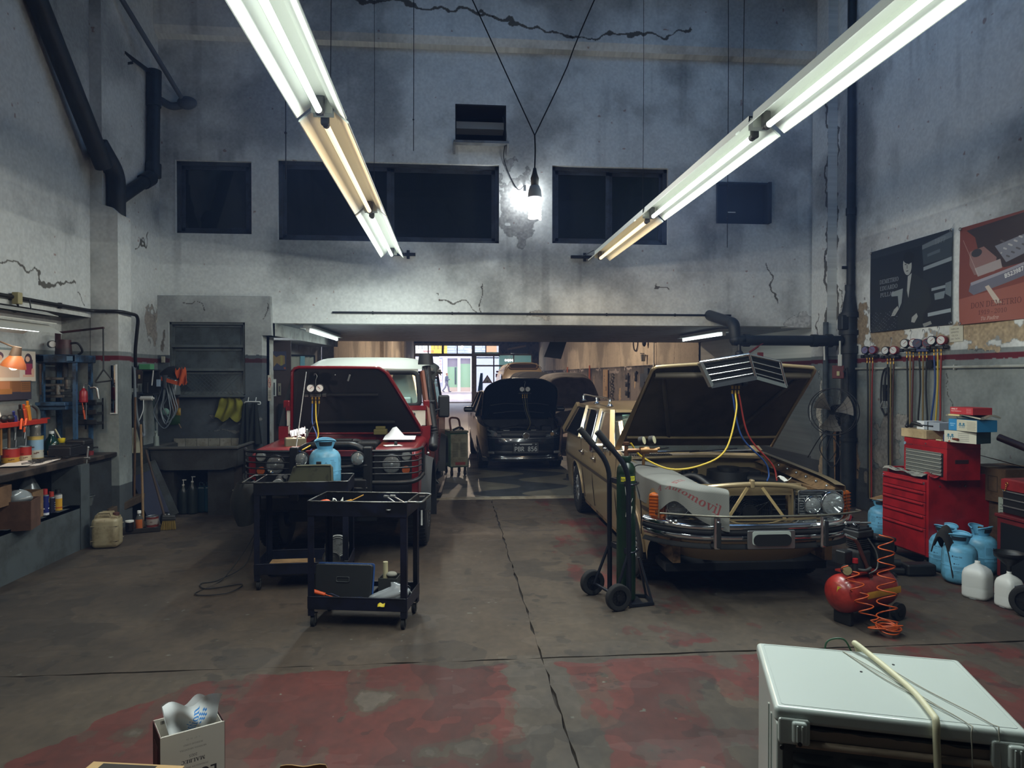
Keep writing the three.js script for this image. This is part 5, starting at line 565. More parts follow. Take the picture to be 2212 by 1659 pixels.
  bon.add(mesh('bonnet_lining', [flat(0.012, 0.965), tube([[-0.45, 1.25, -0.98], [0.45, 1.25, -0.98]], 0.02), tube([[-0.4, 1.55, -0.8], [0.3, 1.55, -0.8]], 0.016)], mat(0x08090b, 0.85))); bon.add(mesh('bonnet_catch', [RB(0.02, 0.07, 0.02, 0.005, 0.02, 1.73, -0.655, 0, 0, -0.3), S(0.008, -0.12, 1.76, -0.65)], MT.steel));
  add(car, 'bonnet_prop', rod([-0.40, 1.04, -0.18], [-0.405, 1.79, -0.62], 0.006), MT.steel);
  add(car, 'snorkel', [bend([[0.86, 0.98, -0.95], [0.85, 1.1, -1.28], [0.79, 1.5, -1.36], [0.755, 1.86, -1.42]], 0.05, 0.1, 12), T(C(0.085, 0.1, 0.12, 0, 0, 0, 0, 0, 0, 6), 0.75, 1.94, -1.42), ...Array.from({ length: 5 }, (_, k) => TO(0.05, 0.008, 0.855 - k * 0.006, 1.06 + k * 0.03, -1.2 - k * 0.02, PI / 2, 0, 0)), RB(0.12, 0.03, 0.12, 0.01, 0.795, 1.46, -1.355)], MT.black);
  add(car, 'snorkel_hose_pipe', [0.0, 0.045].map((d) => rod([0.76 + d, 1.45, -1.30], [0.725 + d, 1.83, -1.37], 0.012)), mat(0x2b2e31, 0.25, 0.4));
  add(car, 'door_mirror', [RB(0.13, 0.26, 0.06, 0.025, 0.95, 1.4, -1.5), rod([0.84, 1.35, -1.45], [0.94, 1.38, -1.5], 0.012)], MT.black); add(car, 'aerial_mount', S(0.015, 0.86, 1.0, -0.2), MT.steel); add(car, 'white_wheel_line', B2(0.80, 0.815, 0.33, 0.62, -0.06, -0.07), MT.white);
}
gauges('wagon_gauge_set', 'manifold gauges with blue and yellow hoses hanging under the red wagon bonnet', [-1.39, 1.625, -7.25], 0, { R: 0.042, left: MT.black, right: MT.black, hoses: [[HB, [[-0.02, -0.35, 0.08], [0.03, -0.5, 0.12], [0.0, -0.62, 0.4], [0.02, -0.55, 0.9]]], [HY, [[0.02, -0.3, 0.1], [0.06, -0.45, 0.2], [0.1, -0.5, 0.6], [0.09, -0.52, 1.1]]], [HK, [[0.02, -0.3, 0.06], [-0.05, -0.45, 0.12], [-0.1, -0.58, 0.2]]]] });
{ const g = grp('inspection_lamp', 'lit inspection lamp in a boxy holder on the red wagon wing', 'lamp', [-1.52, 1.05, -6.98], 0.3); add(g, 'battery_box', [RB(0.2, 0.09, 0.12, 0.015, -0.02, 0.05, 0.02)], mat(0x6d6a52, 0.6)); add(g, 'lamp_tube', T(C(0.028, 0.028, 0.13, 0, 0, 0, 0, 0, PI / 2), 0.0, 0.15, 0.03, 0, 0, 0.22), glow(new THREE.Color(1, 0.9, 0.85), 5)); add(g, 'lamp_guard', [...Array.from({ length: 6 }, (_, k) => T(TO(0.036, 0.004, 0, 0, 0, 0, PI / 2, 0), -0.06 + k * 0.026, 0.137 + k * 0.006, 0.03)), RB(0.03, 0.08, 0.08, 0.01, 0.085, 0.14, 0.02)], MT.steel); add(g, 'clip', S(0.018, 0.02, 0.1, 0.05), MT.steel); const p = new THREE.PointLight(0xffe6dc, 0.5); p.position.set(0, 0.15, 0.03); p.castShadow = true; g.add(p); }
one('white_paper', 'folded white paper on the wing of the red wagon, in front of its bonnet', 'paper', thick(8, 6, (u, v) => [u * 0.32, 0.02 + 0.1 * Math.pow(Math.sin(clamp(u * 1.5) * PI), 2) * v + 0.02 * v, -v * 0.22], 0.002), mat(0xdfe1e4, 0.8), [-0.7, 1.085, -7.1]);
{ const g = grp('white_note_with_clip', 'small flat note under a black clip on the red wagon wing', 'paper', [-0.58, 1.07, -6.82]); add(g, 'sheet', T(B(0.16, 0.003, 0.12), 0, 0.004, 0, 0, 0.3, 0), MT.paper); add(g, 'clip', RB(0.03, 0.035, 0.03, 0.005, 0.03, 0.02, -0.02), MT.black); }
// ------------------------------------------------------------ black hatchback, bonnet up
{
  const bl = mat(0x1a1f23, 0.22, 0.3, { clearcoat: 0.8, clearcoatRoughness: 0.08 }), side = bl;
  const car = grp('black_hatchback', 'black hatchback with its bonnet raised, parked under the mezzanine', 'car', [1.3, 0, -12.55], 0.03);
  const hw = (y, z) => lerp(0.76, 0.82, Math.sin(clamp((y - 0.2) / 0.8) * PI * 0.7)) - 0.16 * Math.pow(clamp((z + 0.75) / 0.75), 2.5), top = (z) => lerp(0.96, 0.80, Math.pow(clamp((z + 1.2) / 1.2), 1.5)) + 0.04 * clamp((-1.2 - z) / 2.5);
  for (const s of [-1, 1]) {
    const b = add(car, 'body_side', [sidePanel(s, { z0: -3.85, z1: -0.02, sill: 0.2, top, X: hw, arches: [[-0.75, 0.34, 0.28], [-3.2, 0.34, 0.28]] }, 100, 8), grid(30, 2, (u, v) => { const z = lerp(-1.2, -0.1, u); return [s * (hw(top(z), z) - v * 0.09), top(z) + 0.01 * v, z]; }, s < 0)], bl); for (const z of [-1.5, -2.6]) b.add(mesh('door_seam', tube([[s * (hw(0.3, z) + 0.002), 0.25, z], [s * (hw(0.9, z) + 0.002), 0.94, z - 0.05]], 0.005, 8, 4), mDark));
    const gx = (y) => lerp(0.79, 0.6, clamp((y - 0.97) / 0.47)), pts = [[-1.35, 0.98], [-3.4, 1.02], [-3.2, 1.38], [-2.15, 1.43], [-1.95, 1.40]]; add(car, 'side_window', polyOn(pts, gx, s), MT.darkglass); add(car, 'window_frame', [...edgeOn(pts, gx, s, 0.022), bar([s * gx(1), 1.0, -2.5], [s * gx(1.42), 1.42, -2.55], 0.03, 0.06)], bl);
    const hl = add(car, 'headlight', thick(8, 4, (u, v) => { const x = lerp(0.40, 0.76, u), yb = lerp(0.645, 0.66, u), yt = lerp(0.70, 0.80, u); return [s * x, lerp(yb, yt, v), -0.02 - 0.35 * Math.pow(u, 2.5) - 0.05 * v]; }, 0.01), mat(0x8e9496, 0.12, 0.7)); hl.add(mesh('lamp_projector', [CZ(0.035, 0.02, s * 0.52, 0.69, -0.02), bar([s * 0.6, 0.70, -0.06], [s * 0.70, 0.775, -0.2], 0.02, 0.015)], MT.chrome)); hl.add(mesh('chrome_edge', tube([[s * 0.40, 0.645, -0.01], [s * 0.6, 0.64, -0.1], [s * 0.76, 0.655, -0.37]], 0.008), MT.chrome));
    add(car, 'fog_lamp', [RB(0.12, 0.05, 0.03, 0.015, s * 0.6, 0.36, -0.005, 0, s * 0.3, 0)], MT.alu); add(car, 'door_mirror', [RB(0.2, 0.11, 0.1, 0.04, s * 0.93, 1.08, -1.45), RB(0.08, 0.03, 0.05, 0.01, s * 0.83, 1.04, -1.42)], bl).add(mesh('mirror_lamp', RB(0.14, 0.02, 0.03, 0.008, s * 0.94, 1.085, -1.4), MT.steel));
    for (const z of [-0.75, -3.2]) wheel(car, s * 0.7, 0.3, z, 0.3, 0.19, 0.19, MT.alu, 7, s);
  }
  add(car, 'roof', grid(16, 16, (u, v) => { const a = u * 2 - 1, z = lerp(-1.98, -3.6, v); return [a * 0.62, 1.41 + 0.04 * Math.sin(PI * clamp(v * 0.8 + 0.1)) - 0.05 * Math.pow(Math.abs(a), 5) - 0.12 * Math.pow(v, 5), z]; }), bl); add(car, 'windscreen', grid(12, 6, (u, v) => { const a = u * 2 - 1; return [a * lerp(0.74, 0.6, v), lerp(0.97, 1.41, v), lerp(-1.12, -1.98, v) - 0.14 * a * a]; }), MT.darkglass); add(car, 'tailgate', quad([-0.7, 0.5, -3.85], [0.7, 0.5, -3.85], [0.58, 1.35, -3.6], [-0.58, 1.35, -3.6]), bl); add(car, 'cabin', [RB(0.5, 0.6, 0.14, 0.05, 0.36, 0.85, -2.3), RB(0.5, 0.6, 0.14, 0.05, -0.36, 0.85, -2.3), RB(1.3, 0.16, 0.4, 0.05, 0, 0.92, -1.35), B2(-0.74, 0.74, 0.2, 0.25, -3.8, -0.1)], mDark);
  const fb = (u) => { const t = u * 2 - 1; return [t * 0.74, 0.06 - 0.1 * t * t - 0.26 * Math.pow(Math.abs(t), 6)]; };
  const bump = (y0, y1, d, m, n, nv = 4, k = 1) => add(car, n, grid(40, nv, (u, v) => { const [x, z] = fb(lerp(0.5 - 0.5 * k, 0.5 + 0.5 * k, u)); return [x, lerp(y0, y1, v), z + d + 0.02 * Math.sin(v * PI)]; }), m);
  bump(0.40, 0.62, 0, bl, 'front_bumper'); bump(0.2, 0.31, 0.0, bl, 'lower_bumper'); bump(0.30, 0.41, -0.03, MT.black, 'lower_grille'); bump(0.245, 0.27, 0.02, MT.chrome, 'chrome_strip', 2); bump(0.62, 0.71, -0.05, MT.black, 'upper_grille', 2, 0.56); bump(0.612, 0.626, -0.01, MT.steel, 'grille_chrome_line', 2, 0.9);
  for (const y of [0.335, 0.37]) bump(y, y + 0.01, -0.015, bl, 'grille_slat', 1); bump(0.66, 0.668, -0.035, MT.steel, 'grille_chrome_line', 1, 0.5);
  { const e = add(car, 'emblem', [TO(0.058, 0.008, 0.03, 0.665, 0.075, 0, 0, 0), CZ(0.058, 0.008, 0.03, 0.665, 0.066, 24)], MT.chrome); const k = (pts) => T(ext(pts, 0.012), 0.03, 0.665, 0.078); e.add(mesh('emblem_letters', [[-0.022, 0.052, 0, 0.008], [0.022, 0.052, 0, 0.008], [-0.05, 0.018, -0.022, -0.05], [0.05, 0.018, 0.022, -0.05], [0, -0.004, -0.022, -0.05], [0, -0.004, 0.022, -0.05]].map(([a, b, c, d]) => bar([0.03 + a, 0.665 + b, 0.078], [0.03 + c, 0.665 + d, 0.078], 0.011, 0.011)), MT.chrome)); }
  { const t = print(320, 128, (g, w, h) => { g.fillStyle = '#1b1e20'; g.fillRect(0, 0, w, h); g.fillStyle = '#b8bcbc'; g.fillRect(78, 8, 164, 14); g.beginPath(); g.arc(28, 16, 7, 0, 7); g.arc(292, 16, 7, 0, 7); g.fill(); g.font = 'bold 84px monospace'; g.textAlign = 'center'; g.save(); g.translate(160, 108); g.scale(0.86, 1); g.fillText('PBR 856', 0, 0); g.restore(); g.strokeStyle = '#777'; g.lineWidth = 3; g.strokeRect(2, 2, w - 4, h - 4); }); const p = add(car, 'number_plate', card(0.44, 0.17, 0.012, 0.02, 0.45, 0.095), t); p.add(mesh('plate_frame', T(ext(rrect(0.47, 0.2, 0.01), 0.016, 0.003, [rrect(0.43, 0.16, 0.005)]), 0.02, 0.45, 0.09), MT.black)); }
  add(car, 'engine', [RB(0.8, 0.3, 0.6, 0.05, 0, 0.6, -0.55), RB(0.34, 0.1, 0.3, 0.03, 0.1, 0.77, -0.5), C(0.1, 0.1, 0.1, -0.5, 0.74, -0.5), tube([[-0.4, 0.75, -0.3], [-0.1, 0.8, -0.25], [0.3, 0.74, -0.3]], 0.03), RB(0.2, 0.12, 0.2, 0.02, 0.5, 0.74, -0.6), B2(-0.72, 0.72, 0.5, 0.9, -1.0, -1.05)], MT.engine); add(car, 'slam_panel', [RB(1.0, 0.05, 0.1, 0.01, 0, 0.73, -0.06)], MT.black); add(car, 'engine_labels', [RB(0.12, 0.02, 0.05, 0.004, -0.32, 0.755, -0.05), RB(0.1, 0.02, 0.05, 0.004, 0.18, 0.755, -0.05)], MT.steel);
  const hd = (u, v, d = 0) => { const a = u * 2 - 1, w = lerp(0.72, 0.70, v) * (v > 0.6 ? Math.sqrt(Math.max(0.02, 1 - Math.pow((v - 0.6) / 0.42, 2.6))) : 1); return [a * w + 0.02, lerp(0.92, 1.70, v) - d * 0.4, lerp(-1.02, -0.35, v) - 0.05 * (1 - a * a) + d * 0.7]; };
  const bon = add(car, 'bonnet', [grid(24, 18, (u, v) => hd(u, v, -0.03)), tube([hd(0, 0), hd(0, 0.3), hd(0, 0.6), hd(0, 0.8), hd(0, 0.93), hd(0, 0.985), hd(0.5, 1), hd(1, 0.985), hd(1, 0.93), hd(1, 0.8), hd(1, 0.6), hd(1, 0.3), hd(1, 0)], 0.014, 120, 6)], bl); bon.add(mesh('bonnet_lining', [grid(24, 18, (u, v) => hd(u * 0.96 + 0.02, v * 0.97 + 0.01, 0.012)), tube([hd(0.1, 0.35, 0.03), hd(0.3, 0.4, 0.03), hd(0.5, 0.38, 0.03), hd(0.7, 0.4, 0.03), hd(0.9, 0.35, 0.03)], 0.012), tube([hd(0.15, 0.15, 0.03), hd(0.5, 0.2, 0.03), hd(0.85, 0.15, 0.03)], 0.012)], mat(0x0d1116, 0.45)));
  add(car, 'bonnet_prop', rod([0.66, 0.82, -0.2], [0.6, 1.05, -0.75], 0.008), MT.black);
}
gauges('hatchback_gauge_set', 'twin gauges with three dark hoses hanging under the black hatchback bonnet', [1.355, 1.5, -12.98], 0, { R: 0.05, left: MT.black, right: MT.black, block: MT.black, hr: 0.009, hoses: [[HK, [[0.0, -0.4, 0.05], [0.06, -0.62, 0.12], [0.0, -0.73, 0.25]]], [mat(0x5a5436, 0.5), [[0.03, -0.4, 0.06], [0.09, -0.62, 0.14], [0.02, -0.75, 0.3]]], [HK, [[0.06, -0.4, 0.05], [0.11, -0.6, 0.1], [0.05, -0.72, 0.2]]]] });
// ------------------------------------------------------------ tool trolleys and what lies on them
function trolley(label, p, ry, W, Dp, H, hs) {
  const g = grp('tool_trolley', label, 'trolley', p, ry, 'blue steel tool trolleys'), m = MT.navy;
  for (const [sx, sz] of [[-1, -1], [-1, 1], [1, -1], [1, 1]]) { add(g, 'leg', [B(0.045, H - 0.1, 0.005, sx * (W / 2 - 0.022), H / 2 + 0.03, sz * (Dp / 2 - 0.004)), B(0.005, H - 0.1, 0.045, sx * (W / 2 - 0.004), H / 2 + 0.03, sz * (Dp / 2 - 0.022))], m); const c = add(g, 'castor', [CX(0.036, 0.024, sx * (W / 2 - 0.03), 0.037, sz * (Dp / 2 - 0.03), 16)], MT.rubber); c.add(mesh('castor_fork', [B(0.004, 0.07, 0.03, sx * (W / 2 - 0.03) - 0.016, 0.06, sz * (Dp / 2 - 0.03)), B(0.004, 0.07, 0.03, sx * (W / 2 - 0.03) + 0.016, 0.06, sz * (Dp / 2 - 0.03)), B(0.045, 0.008, 0.04, sx * (W / 2 - 0.03), 0.09, sz * (Dp / 2 - 0.03))], MT.dullsteel)); }
  const tray = (n, y, h) => { const t = add(g, n, [B(W, 0.006, Dp, 0, y, 0), B(W, h, 0.006, 0, y + h / 2, Dp / 2), B(W, h, 0.006, 0, y + h / 2, -Dp / 2), B(0.006, h, Dp, W / 2, y + h / 2, 0), B(0.006, h, Dp, -W / 2, y + h / 2, 0)], m); t.add(mesh('worn_rim', bend([[-W / 2, y + h, -Dp / 2], [W / 2, y + h, -Dp / 2], [W / 2, y + h, Dp / 2], [-W / 2, y + h, Dp / 2], [-W / 2, y + h, -Dp / 2 + 0.002]], 0.006, 0.02, 6), n === 'top_tray' ? mat(0x8a8d8c, 0.35, 0.8, { grime: 'oily' }) : m)); };
  tray('top_tray', H - 0.1, 0.1); tray('lower_tray', 0.13, 0.085);
  add(g, 'push_handle', bend([[hs * W / 2, H, -Dp / 2 + 0.02], [hs * (W / 2 + 0.1), H, -Dp / 2 + 0.02], [hs * (W / 2 + 0.1), H, Dp / 2 - 0.02], [hs * W / 2, H, Dp / 2 - 0.02]], 0.008, 0.06), mat(0x8a8d8c, 0.35, 0.8, { grime: 'oily' }));
  return g;
}
trolley('dark blue tool trolley standing nearest, spanners in its top tray', [-0.625, 0, -5.045], -0.175, 0.70, 0.385, 0.88, 1);
trolley('dark blue tool trolley behind, carrying the light blue gas bottle', [-1.24, 0, -6.03], 0.03, 0.75, 0.46, 0.88, -1);
const onT1 = (x, z, y = 0.80) => { const c = Math.cos(-0.175), s = Math.sin(-0.175); return [-0.625 + x * c + z * s, y, -5.045 - x * s + z * c]; };
[['combination spanner lying along the near edge of the tray', -0.02, 0.13, 0.4], ['long ring spanner in the middle of the tray', 0.06, 0.1, 0.1], ['short spanner beside the white rag', -0.2, 0.12, -0.5], ['spanner crossing two others at the right end', 0.18, 0.12, 0.25], ['thin spanner near the right rim', 0.24, 0.08, -0.3], ['offset spanner at the far right of the tray', 0.27, 0.11, 0.9]].forEach(([l, x, z, a], k) => { const L = 0.15 + 0.02 * (k % 3), q = onT1(x, z, 0.80 + 0.012 * (k % 3)); one('spanner', l, 'spanner', [bar([-L / 2, 0.005, 0], [L / 2, 0.03, 0], 0.014, 0.006), TO(0.014, 0.005, -L / 2, 0.006, 0, PI / 2, 0, 0, PI * 2, 12), TO(0.014, 0.005, L / 2, 0.03, 0, PI / 2, 0, 0.6, 4.6, 12)], MT.steel, q, a, 'spanners in the near trolley'); });
[[0.23, 0.05, 0.6, 'left'], [0.28, 0.02, 0.45, 'right']].forEach(([x, z, a, w]) => { one('t_handle_wrench', w + ' one of two bright rods leaning on the right rim of the near trolley', 'wrench', [rod([-0.09, 0.075, -0.02], [0.06, 0.03, 0.02], 0.006), CX(0.011, 0.04, -0.09, 0.075, -0.02, 10)], MT.steel, onT1(x, z, 0.81), -a); });
one('orange_pliers', 'orange handled pliers lying in the near trolley tray', 'pliers', [tube([[-0.03, 0.06, 0.01], [0.02, 0.07, 0.012], [0.05, 0.055, 0]], 0.009), tube([[-0.03, 0.06, -0.02], [0.02, 0.07, -0.015], [0.05, 0.055, 0]], 0.009)], MT.orange, onT1(-0.26, 0.12), 0.1); one('white_rag', 'small white rag in the near trolley tray', 'rag', [thick(6, 6, (u, v) => [u * 0.07, 0.03 + 0.04 * Math.sin(u * 7 + v * 3) * Math.sin(v * 5), v * 0.06], 0.003)], mat(0xc9ccc8, 0.9), onT1(-0.19, 0.12, 0.83)); one('yellow_screwdriver', 'yellow handled screwdriver leaning over the near trolley tray', 'screwdriver', [rod([0, 0.06, 0], [0.05, 0.075, 0], 0.011), rod([0.05, 0.075, 0], [0.13, 0.11, -0.02], 0.004)], mat(0xb8862e, 0.5), onT1(-0.11, 0.12), 0); one('silver_caps', 'bright metal caps in the near trolley tray', 'caps', [C(0.018, 0.018, 0.03, 0, 0.02, 0), C(0.015, 0.015, 0.04, 0.04, 0.025, 0.01), C(0.012, 0.012, 0.03, 0.02, 0.02, 0.03)], MT.steel, onT1(-0.13, 0.12, 0.83));
{ const g = grp('tool_case', 'open black tool case leaning in the bottom of the near trolley', 'case', onT1(-0.14, 0.0, 0.14), -0.175); add(g, 'case_lid', T(ext(rrect(0.42, 0.235, 0.02), 0.03, 0.008), 0, 0.15, 0.06, -0.25, 0, 0), MT.black); add(g, 'case_edge', T(ext(rrect(0.42, 0.235, 0.02), 0.01, 0.003), 0.008, 0.155, 0.04, -0.25, 0, 0), mat(0x23457e, 0.5)); add(g, 'case_handle', T(ext(rrect(0.1, 0.04, 0.01), 0.012, 0.003, [rrect(0.085, 0.026, 0.008)]), 0.0, 0.165, 0.073, -0.25, 0, 0), mat(0x2a2c2e, 0.5)); add(g, 'catch', T(RB(0.03, 0.025, 0.02, 0.004, 0, 0.13, 0), 0.0, 0.14, 0.03, -0.25, 0, 0), MT.black); add(g, 'case_base', RB(0.4, 0.05, 0.2, 0.012, 0, 0.03, -0.06), MT.black); }
one('parts_crate', 'small dark crate of parts in the near trolley bottom', 'crate', [B(0.13, 0.006, 0.14, 0, 0.006, 0), B(0.13, 0.16, 0.006, 0, 0.08, 0.07), B(0.13, 0.16, 0.006, 0, 0.08, -0.07), B(0.006, 0.16, 0.14, 0.065, 0.08, 0), B(0.006, 0.16, 0.14, -0.065, 0.08, 0)], mat(0x22231f, 0.8, 0, { grime: 'oily' }), onT1(0.16, -0.08, 0.135), -0.175); one('cream_tube', 'cream plastic tube standing in the small dark crate', 'tube', C(0.018, 0.018, 0.22, 0, 0.14, 0), mat(0xb3a884, 0.6), onT1(0.13, -0.07, 0.15)); one('crate_rag', 'pale crumpled rag in the small dark crate', 'rag', S(0.04, 0, 0.16, 0, 1, 0.5, 0.8), mat(0x8f8c80, 0.9), onT1(0.175, -0.07, 0.15));
{ const g = one('crumpled_bag', 'crumpled grey and white plastic bag in the near trolley bottom', 'bag', grid(26, 14, (u, v) => { const a = u * 2 * PI, r = Math.sin(v * PI), n = 1 + 0.35 * (fbm(u * 8 + v * 3, v * 6, 600, 3) - 0.5); return [Math.cos(a) * r * 0.15 * n, 0.065 - Math.cos(v * PI) * 0.055 * n + 0.03 * Math.cos(a), Math.sin(a) * r * 0.07 * n]; }), mat(0xa9adb0, 0.25, 0.35), onT1(0.22, 0.12, 0.16), -0.3); one('yellow_tag', 'small yellow printed tag on the crumpled bag', 'tag', T(thick(3, 2, (u, v) => [u * 0.05, 0.005 * Math.sin(u * 6), v * 0.035], 0.002), 0, 0, 0, 0.9, 0, 0.1), MT.yellow, onT1(0.15, 0.185, 0.19), -0.2); }
one('orange_screwdriver', 'screwdriver with orange handle in the near trolley bottom', 'screwdriver', [rod([0, 0.05, 0], [0.09, 0.03, 0], 0.016, 10, 0.012), rod([0.09, 0.03, 0], [0.2, 0.0, 0], 0.004)], MT.orange, onT1(-0.33, 0.15, 0.19), -0.2); one('dark_blue_handle', 'dark blue gripped tool lying in front of the black case', 'tool', [rod([0, 0.015, 0], [0.12, 0.02, 0], 0.02), bend([[-0.12, 0.05, 0], [-0.1, 0.06, 0], [0.0, 0.02, 0], [-0.02, 0.0, 0], [-0.13, 0.03, 0]], 0.004, 0.01)], mat(0x141e3c, 0.5), onT1(-0.1, 0.15, 0.17), -0.15); one('tool_sleeve_card', 'white plastic sleeve end of a tool in the near trolley bottom', 'sleeve', RB(0.1, 0.01, 0.03, 0.003, 0, 0, 0, 0, 0, -0.25), MT.white, onT1(0.06, 0.165, 0.17), -0.175);
// second trolley
function gasBottle(label, p, ry, group, tag) {
  const g = grp('gas_bottle', label, 'gas bottle', p, ry, group), R = 0.132;
  add(g, 'bottle_body', lathe([[0, 0.005], [0.09, 0.005], [0.12, 0.025], [R, 0.06], [R, 0.15], [R + 0.003, 0.153], [R + 0.003, 0.159], [R, 0.162], [R, 0.245], [0.127, 0.28], [0.108, 0.312], [0.075, 0.335], [0.03, 0.342], [0, 0.342]], 0, 0, 0, 40), MT.gasblue);
  add(g, 'valve_collar', [0, 1].map((k) => { const hole = k; return grid(20, 5, (u, v) => { const a = lerp(0.25, PI - 0.25, u) + k * PI, r = lerp(0.062, 0.088, v); return [Math.cos(a) * r, 0.335 + v * 0.088 * (0.75 + 0.25 * Math.sin(u * PI)), Math.sin(a) * r]; }); }).concat([0, 1].map((k) => tube(Array.from({ length: 12 }, (_, i) => { const a = lerp(0.25, PI - 0.25, i / 11) + k * PI; return [Math.cos(a) * 0.089, 0.335 + 0.088 * (0.75 + 0.25 * Math.sin(i / 11 * PI)), Math.sin(a) * 0.089]; }), 0.006))), MT.gasblue);
  for (const k of [0, 1]) add(g, 'collar_opening', grid(10, 2, (u, v) => { const a = lerp(0.85, PI - 0.85, u) + k * PI, r = lerp(0.0755, 0.085, v); return [Math.cos(a) * r, 0.367 + v * 0.034, Math.sin(a) * r]; }), mat(0x15222a, 0.8));
  add(g, 'valve', [C(0.012, 0.014, 0.05, 0, 0.365, 0), CX(0.01, 0.06, 0.02, 0.37, 0), C(0.022, 0.022, 0.015, 0, 0.4, 0, 0, 0, 0, 8)], MT.brass); add(g, 'bottle_print', bentCard(R + 0.0015, 0.15, 1.7, 0, 0.2, 0, 0), tag || gasTag); return g;
}
const gasTag = print(512, 220, (g, w, h) => { g.fillStyle = '#6aaed2'; g.fillRect(0, 0, w, h); g.fillStyle = '#16283c'; g.font = 'bold 26px sans-serif'; g.fillText('Freon 134a', 190, 60); g.fillRect(160, 38, 20, 22); g.font = '13px sans-serif'; g.fillText('Refrigerante', 190, 82); for (let i = 0; i < 11; i++) g.fillRect(20, 40 + i * 9, 90 + (i * 37) % 40, 2); g.fillRect(190, 130, 20, 16); g.font = 'bold 14px sans-serif'; g.fillText('Suva  NET', 218, 144); for (let i = 0; i < 8; i++) g.fillRect(180, 165 + i * 6, 200 - (i * 29) % 70, 2); });
const gasTag2 = print(512, 220, (g, w, h) => { g.fillStyle = '#6aaed2'; g.fillRect(0, 0, w, h); g.strokeStyle = g.fillStyle = '#16283c'; g.lineWidth = 5; g.save(); g.translate(250, 112); g.rotate(PI / 4); g.strokeRect(-36, -36, 72, 72); g.restore(); g.lineWidth = 7; g.beginPath(); g.moveTo(232, 118); g.lineTo(268, 104); g.stroke(); g.fillRect(330, 36, 80, 4); for (let i = 0; i < 18; i++) g.fillRect(352, 52 + i * 9, 60 + (i * 23) % 50, 2); });
gasBottle('light blue refrigerant bottle standing on the rear trolley', [-1.085, 0.79, -6.05], 0.25, null, gasTag2);
{ const g = grp('drill_case', 'grimy olive plastic case lid standing open in front of the blue bottle', 'case', [-1.175, 0.79, -5.86], 0.03), m = mat(0x3e3e2c, 0.7, 0, { grime: 'oily' }); add(g, 'case_lid', ext([[-0.19, 0.0], [0.19, 0.0], [0.185, 0.20], [0.165, 0.225], [-0.10, 0.225], [-0.13, 0.21], [-0.17, 0.1], [-0.185, 0.08]], 0.06, 0.015), m); add(g, 'latch', [RB(0.04, 0.035, 0.02, 0.004, 0.075, 0.235, 0.02)], MT.black); add(g, 'latch', [RB(0.04, 0.025, 0.02, 0.004, -0.09, 0.225, 0.02)], MT.black); add(g, 'case_rim', tube([[-0.10, 0.222, 0.035], [0.15, 0.222, 0.035], [0.178, 0.2, 0.035], [0.183, 0.02, 0.035]], 0.007), mat(0x5a5a48, 0.6)); }
{ const g = grp('angle_grinder', 'small silver power tool lying beside the olive case', 'power tool', [-1.44, 0.79, -5.9], 0.2); add(g, 'motor_end', [CZ(0.05, 0.06, 0, 0.06, 0.05, 20)], MT.alu); add(g, 'vent_fins', Array.from({ length: 6 }, (_, k) => B(0.07, 0.004, 0.004, 0, 0.035 + k * 0.01, 0.082)), MT.black); add(g, 'tool_body', [RB(0.09, 0.09, 0.2, 0.03, 0.02, 0.075, -0.07), rod([0.03, 0.1, -0.05], [0.06, 0.13, 0.05], 0.02)], MT.black); }
one('cardboard_sheet', 'piece of cardboard in the bottom tray of the rear trolley', 'cardboard', [RB(0.36, 0.03, 0.3, 0.004, 0, 0.015, 0)], MT.card, [-1.36, 0.14, -5.98], 0.05); one('car_parts', 'cream sack folded beside cardboard on rear trolley bottom tray', 'sack', [S(0.05, 0, 0.02, 0, 1.3, 0.5, 1)], mat(0x8d7b5e, 0.9), [-1.16, 0.15, -5.9]);
{ const g = grp('compressor_clutch', 'round pulley and clutch unit in the rear trolley bottom', 'car part', [-1.0, 0.14, -5.98], 0.3); add(g, 'pulley', [CZ(0.09, 0.05, 0.02, 0.17, 0, 28), TO(0.09, 0.012, 0.02, 0.17, 0.025, 0, 0, 0), TO(0.075, 0.004, 0.02, 0.17, 0.03, 0, 0, 0)], MT.alu); add(g, 'body', [CZ(0.07, 0.08, -0.03, 0.08, 0.06, 24), CZ(0.03, 0.02, -0.03, 0.08, 0.11, 16), TO(0.06, 0.008, -0.03, 0.08, 0.1, 0, 0, 0)], MT.dullsteel); }
one('dark_bag', 'dark bag hanging from the handle end of the rear trolley', 'bag', grid(16, 10, (u, v) => { const a = u * 2 * PI; return [Math.cos(a) * (0.06 + 0.06 * Math.sin(v * PI)), -v * 0.36, Math.sin(a) * (0.14 + 0.02 * Math.sin(v * 4))]; }), mat(0x111312, 0.9), [-1.74, 0.86, -6.03]);
one('trailing_cable', 'thin cable trailing on the floor left of the rear trolley', 'cable', tube([[-1.72, 0.55, -6.35], [-1.8, 0.12, -6.3], [-1.98, 0.012, -6.1], [-2.1, 0.01, -6.0], [-2.0, 0.01, -5.85], [-1.75, 0.012, -5.95], [-1.8, 0.014, -5.7], [-2.05, 0.01, -5.72], [-1.95, 0.02, -6.1], [-1.78, 0.3, -6.35], [-1.72, 0.5, -6.4]], 0.005, 90, 5), MT.cord);
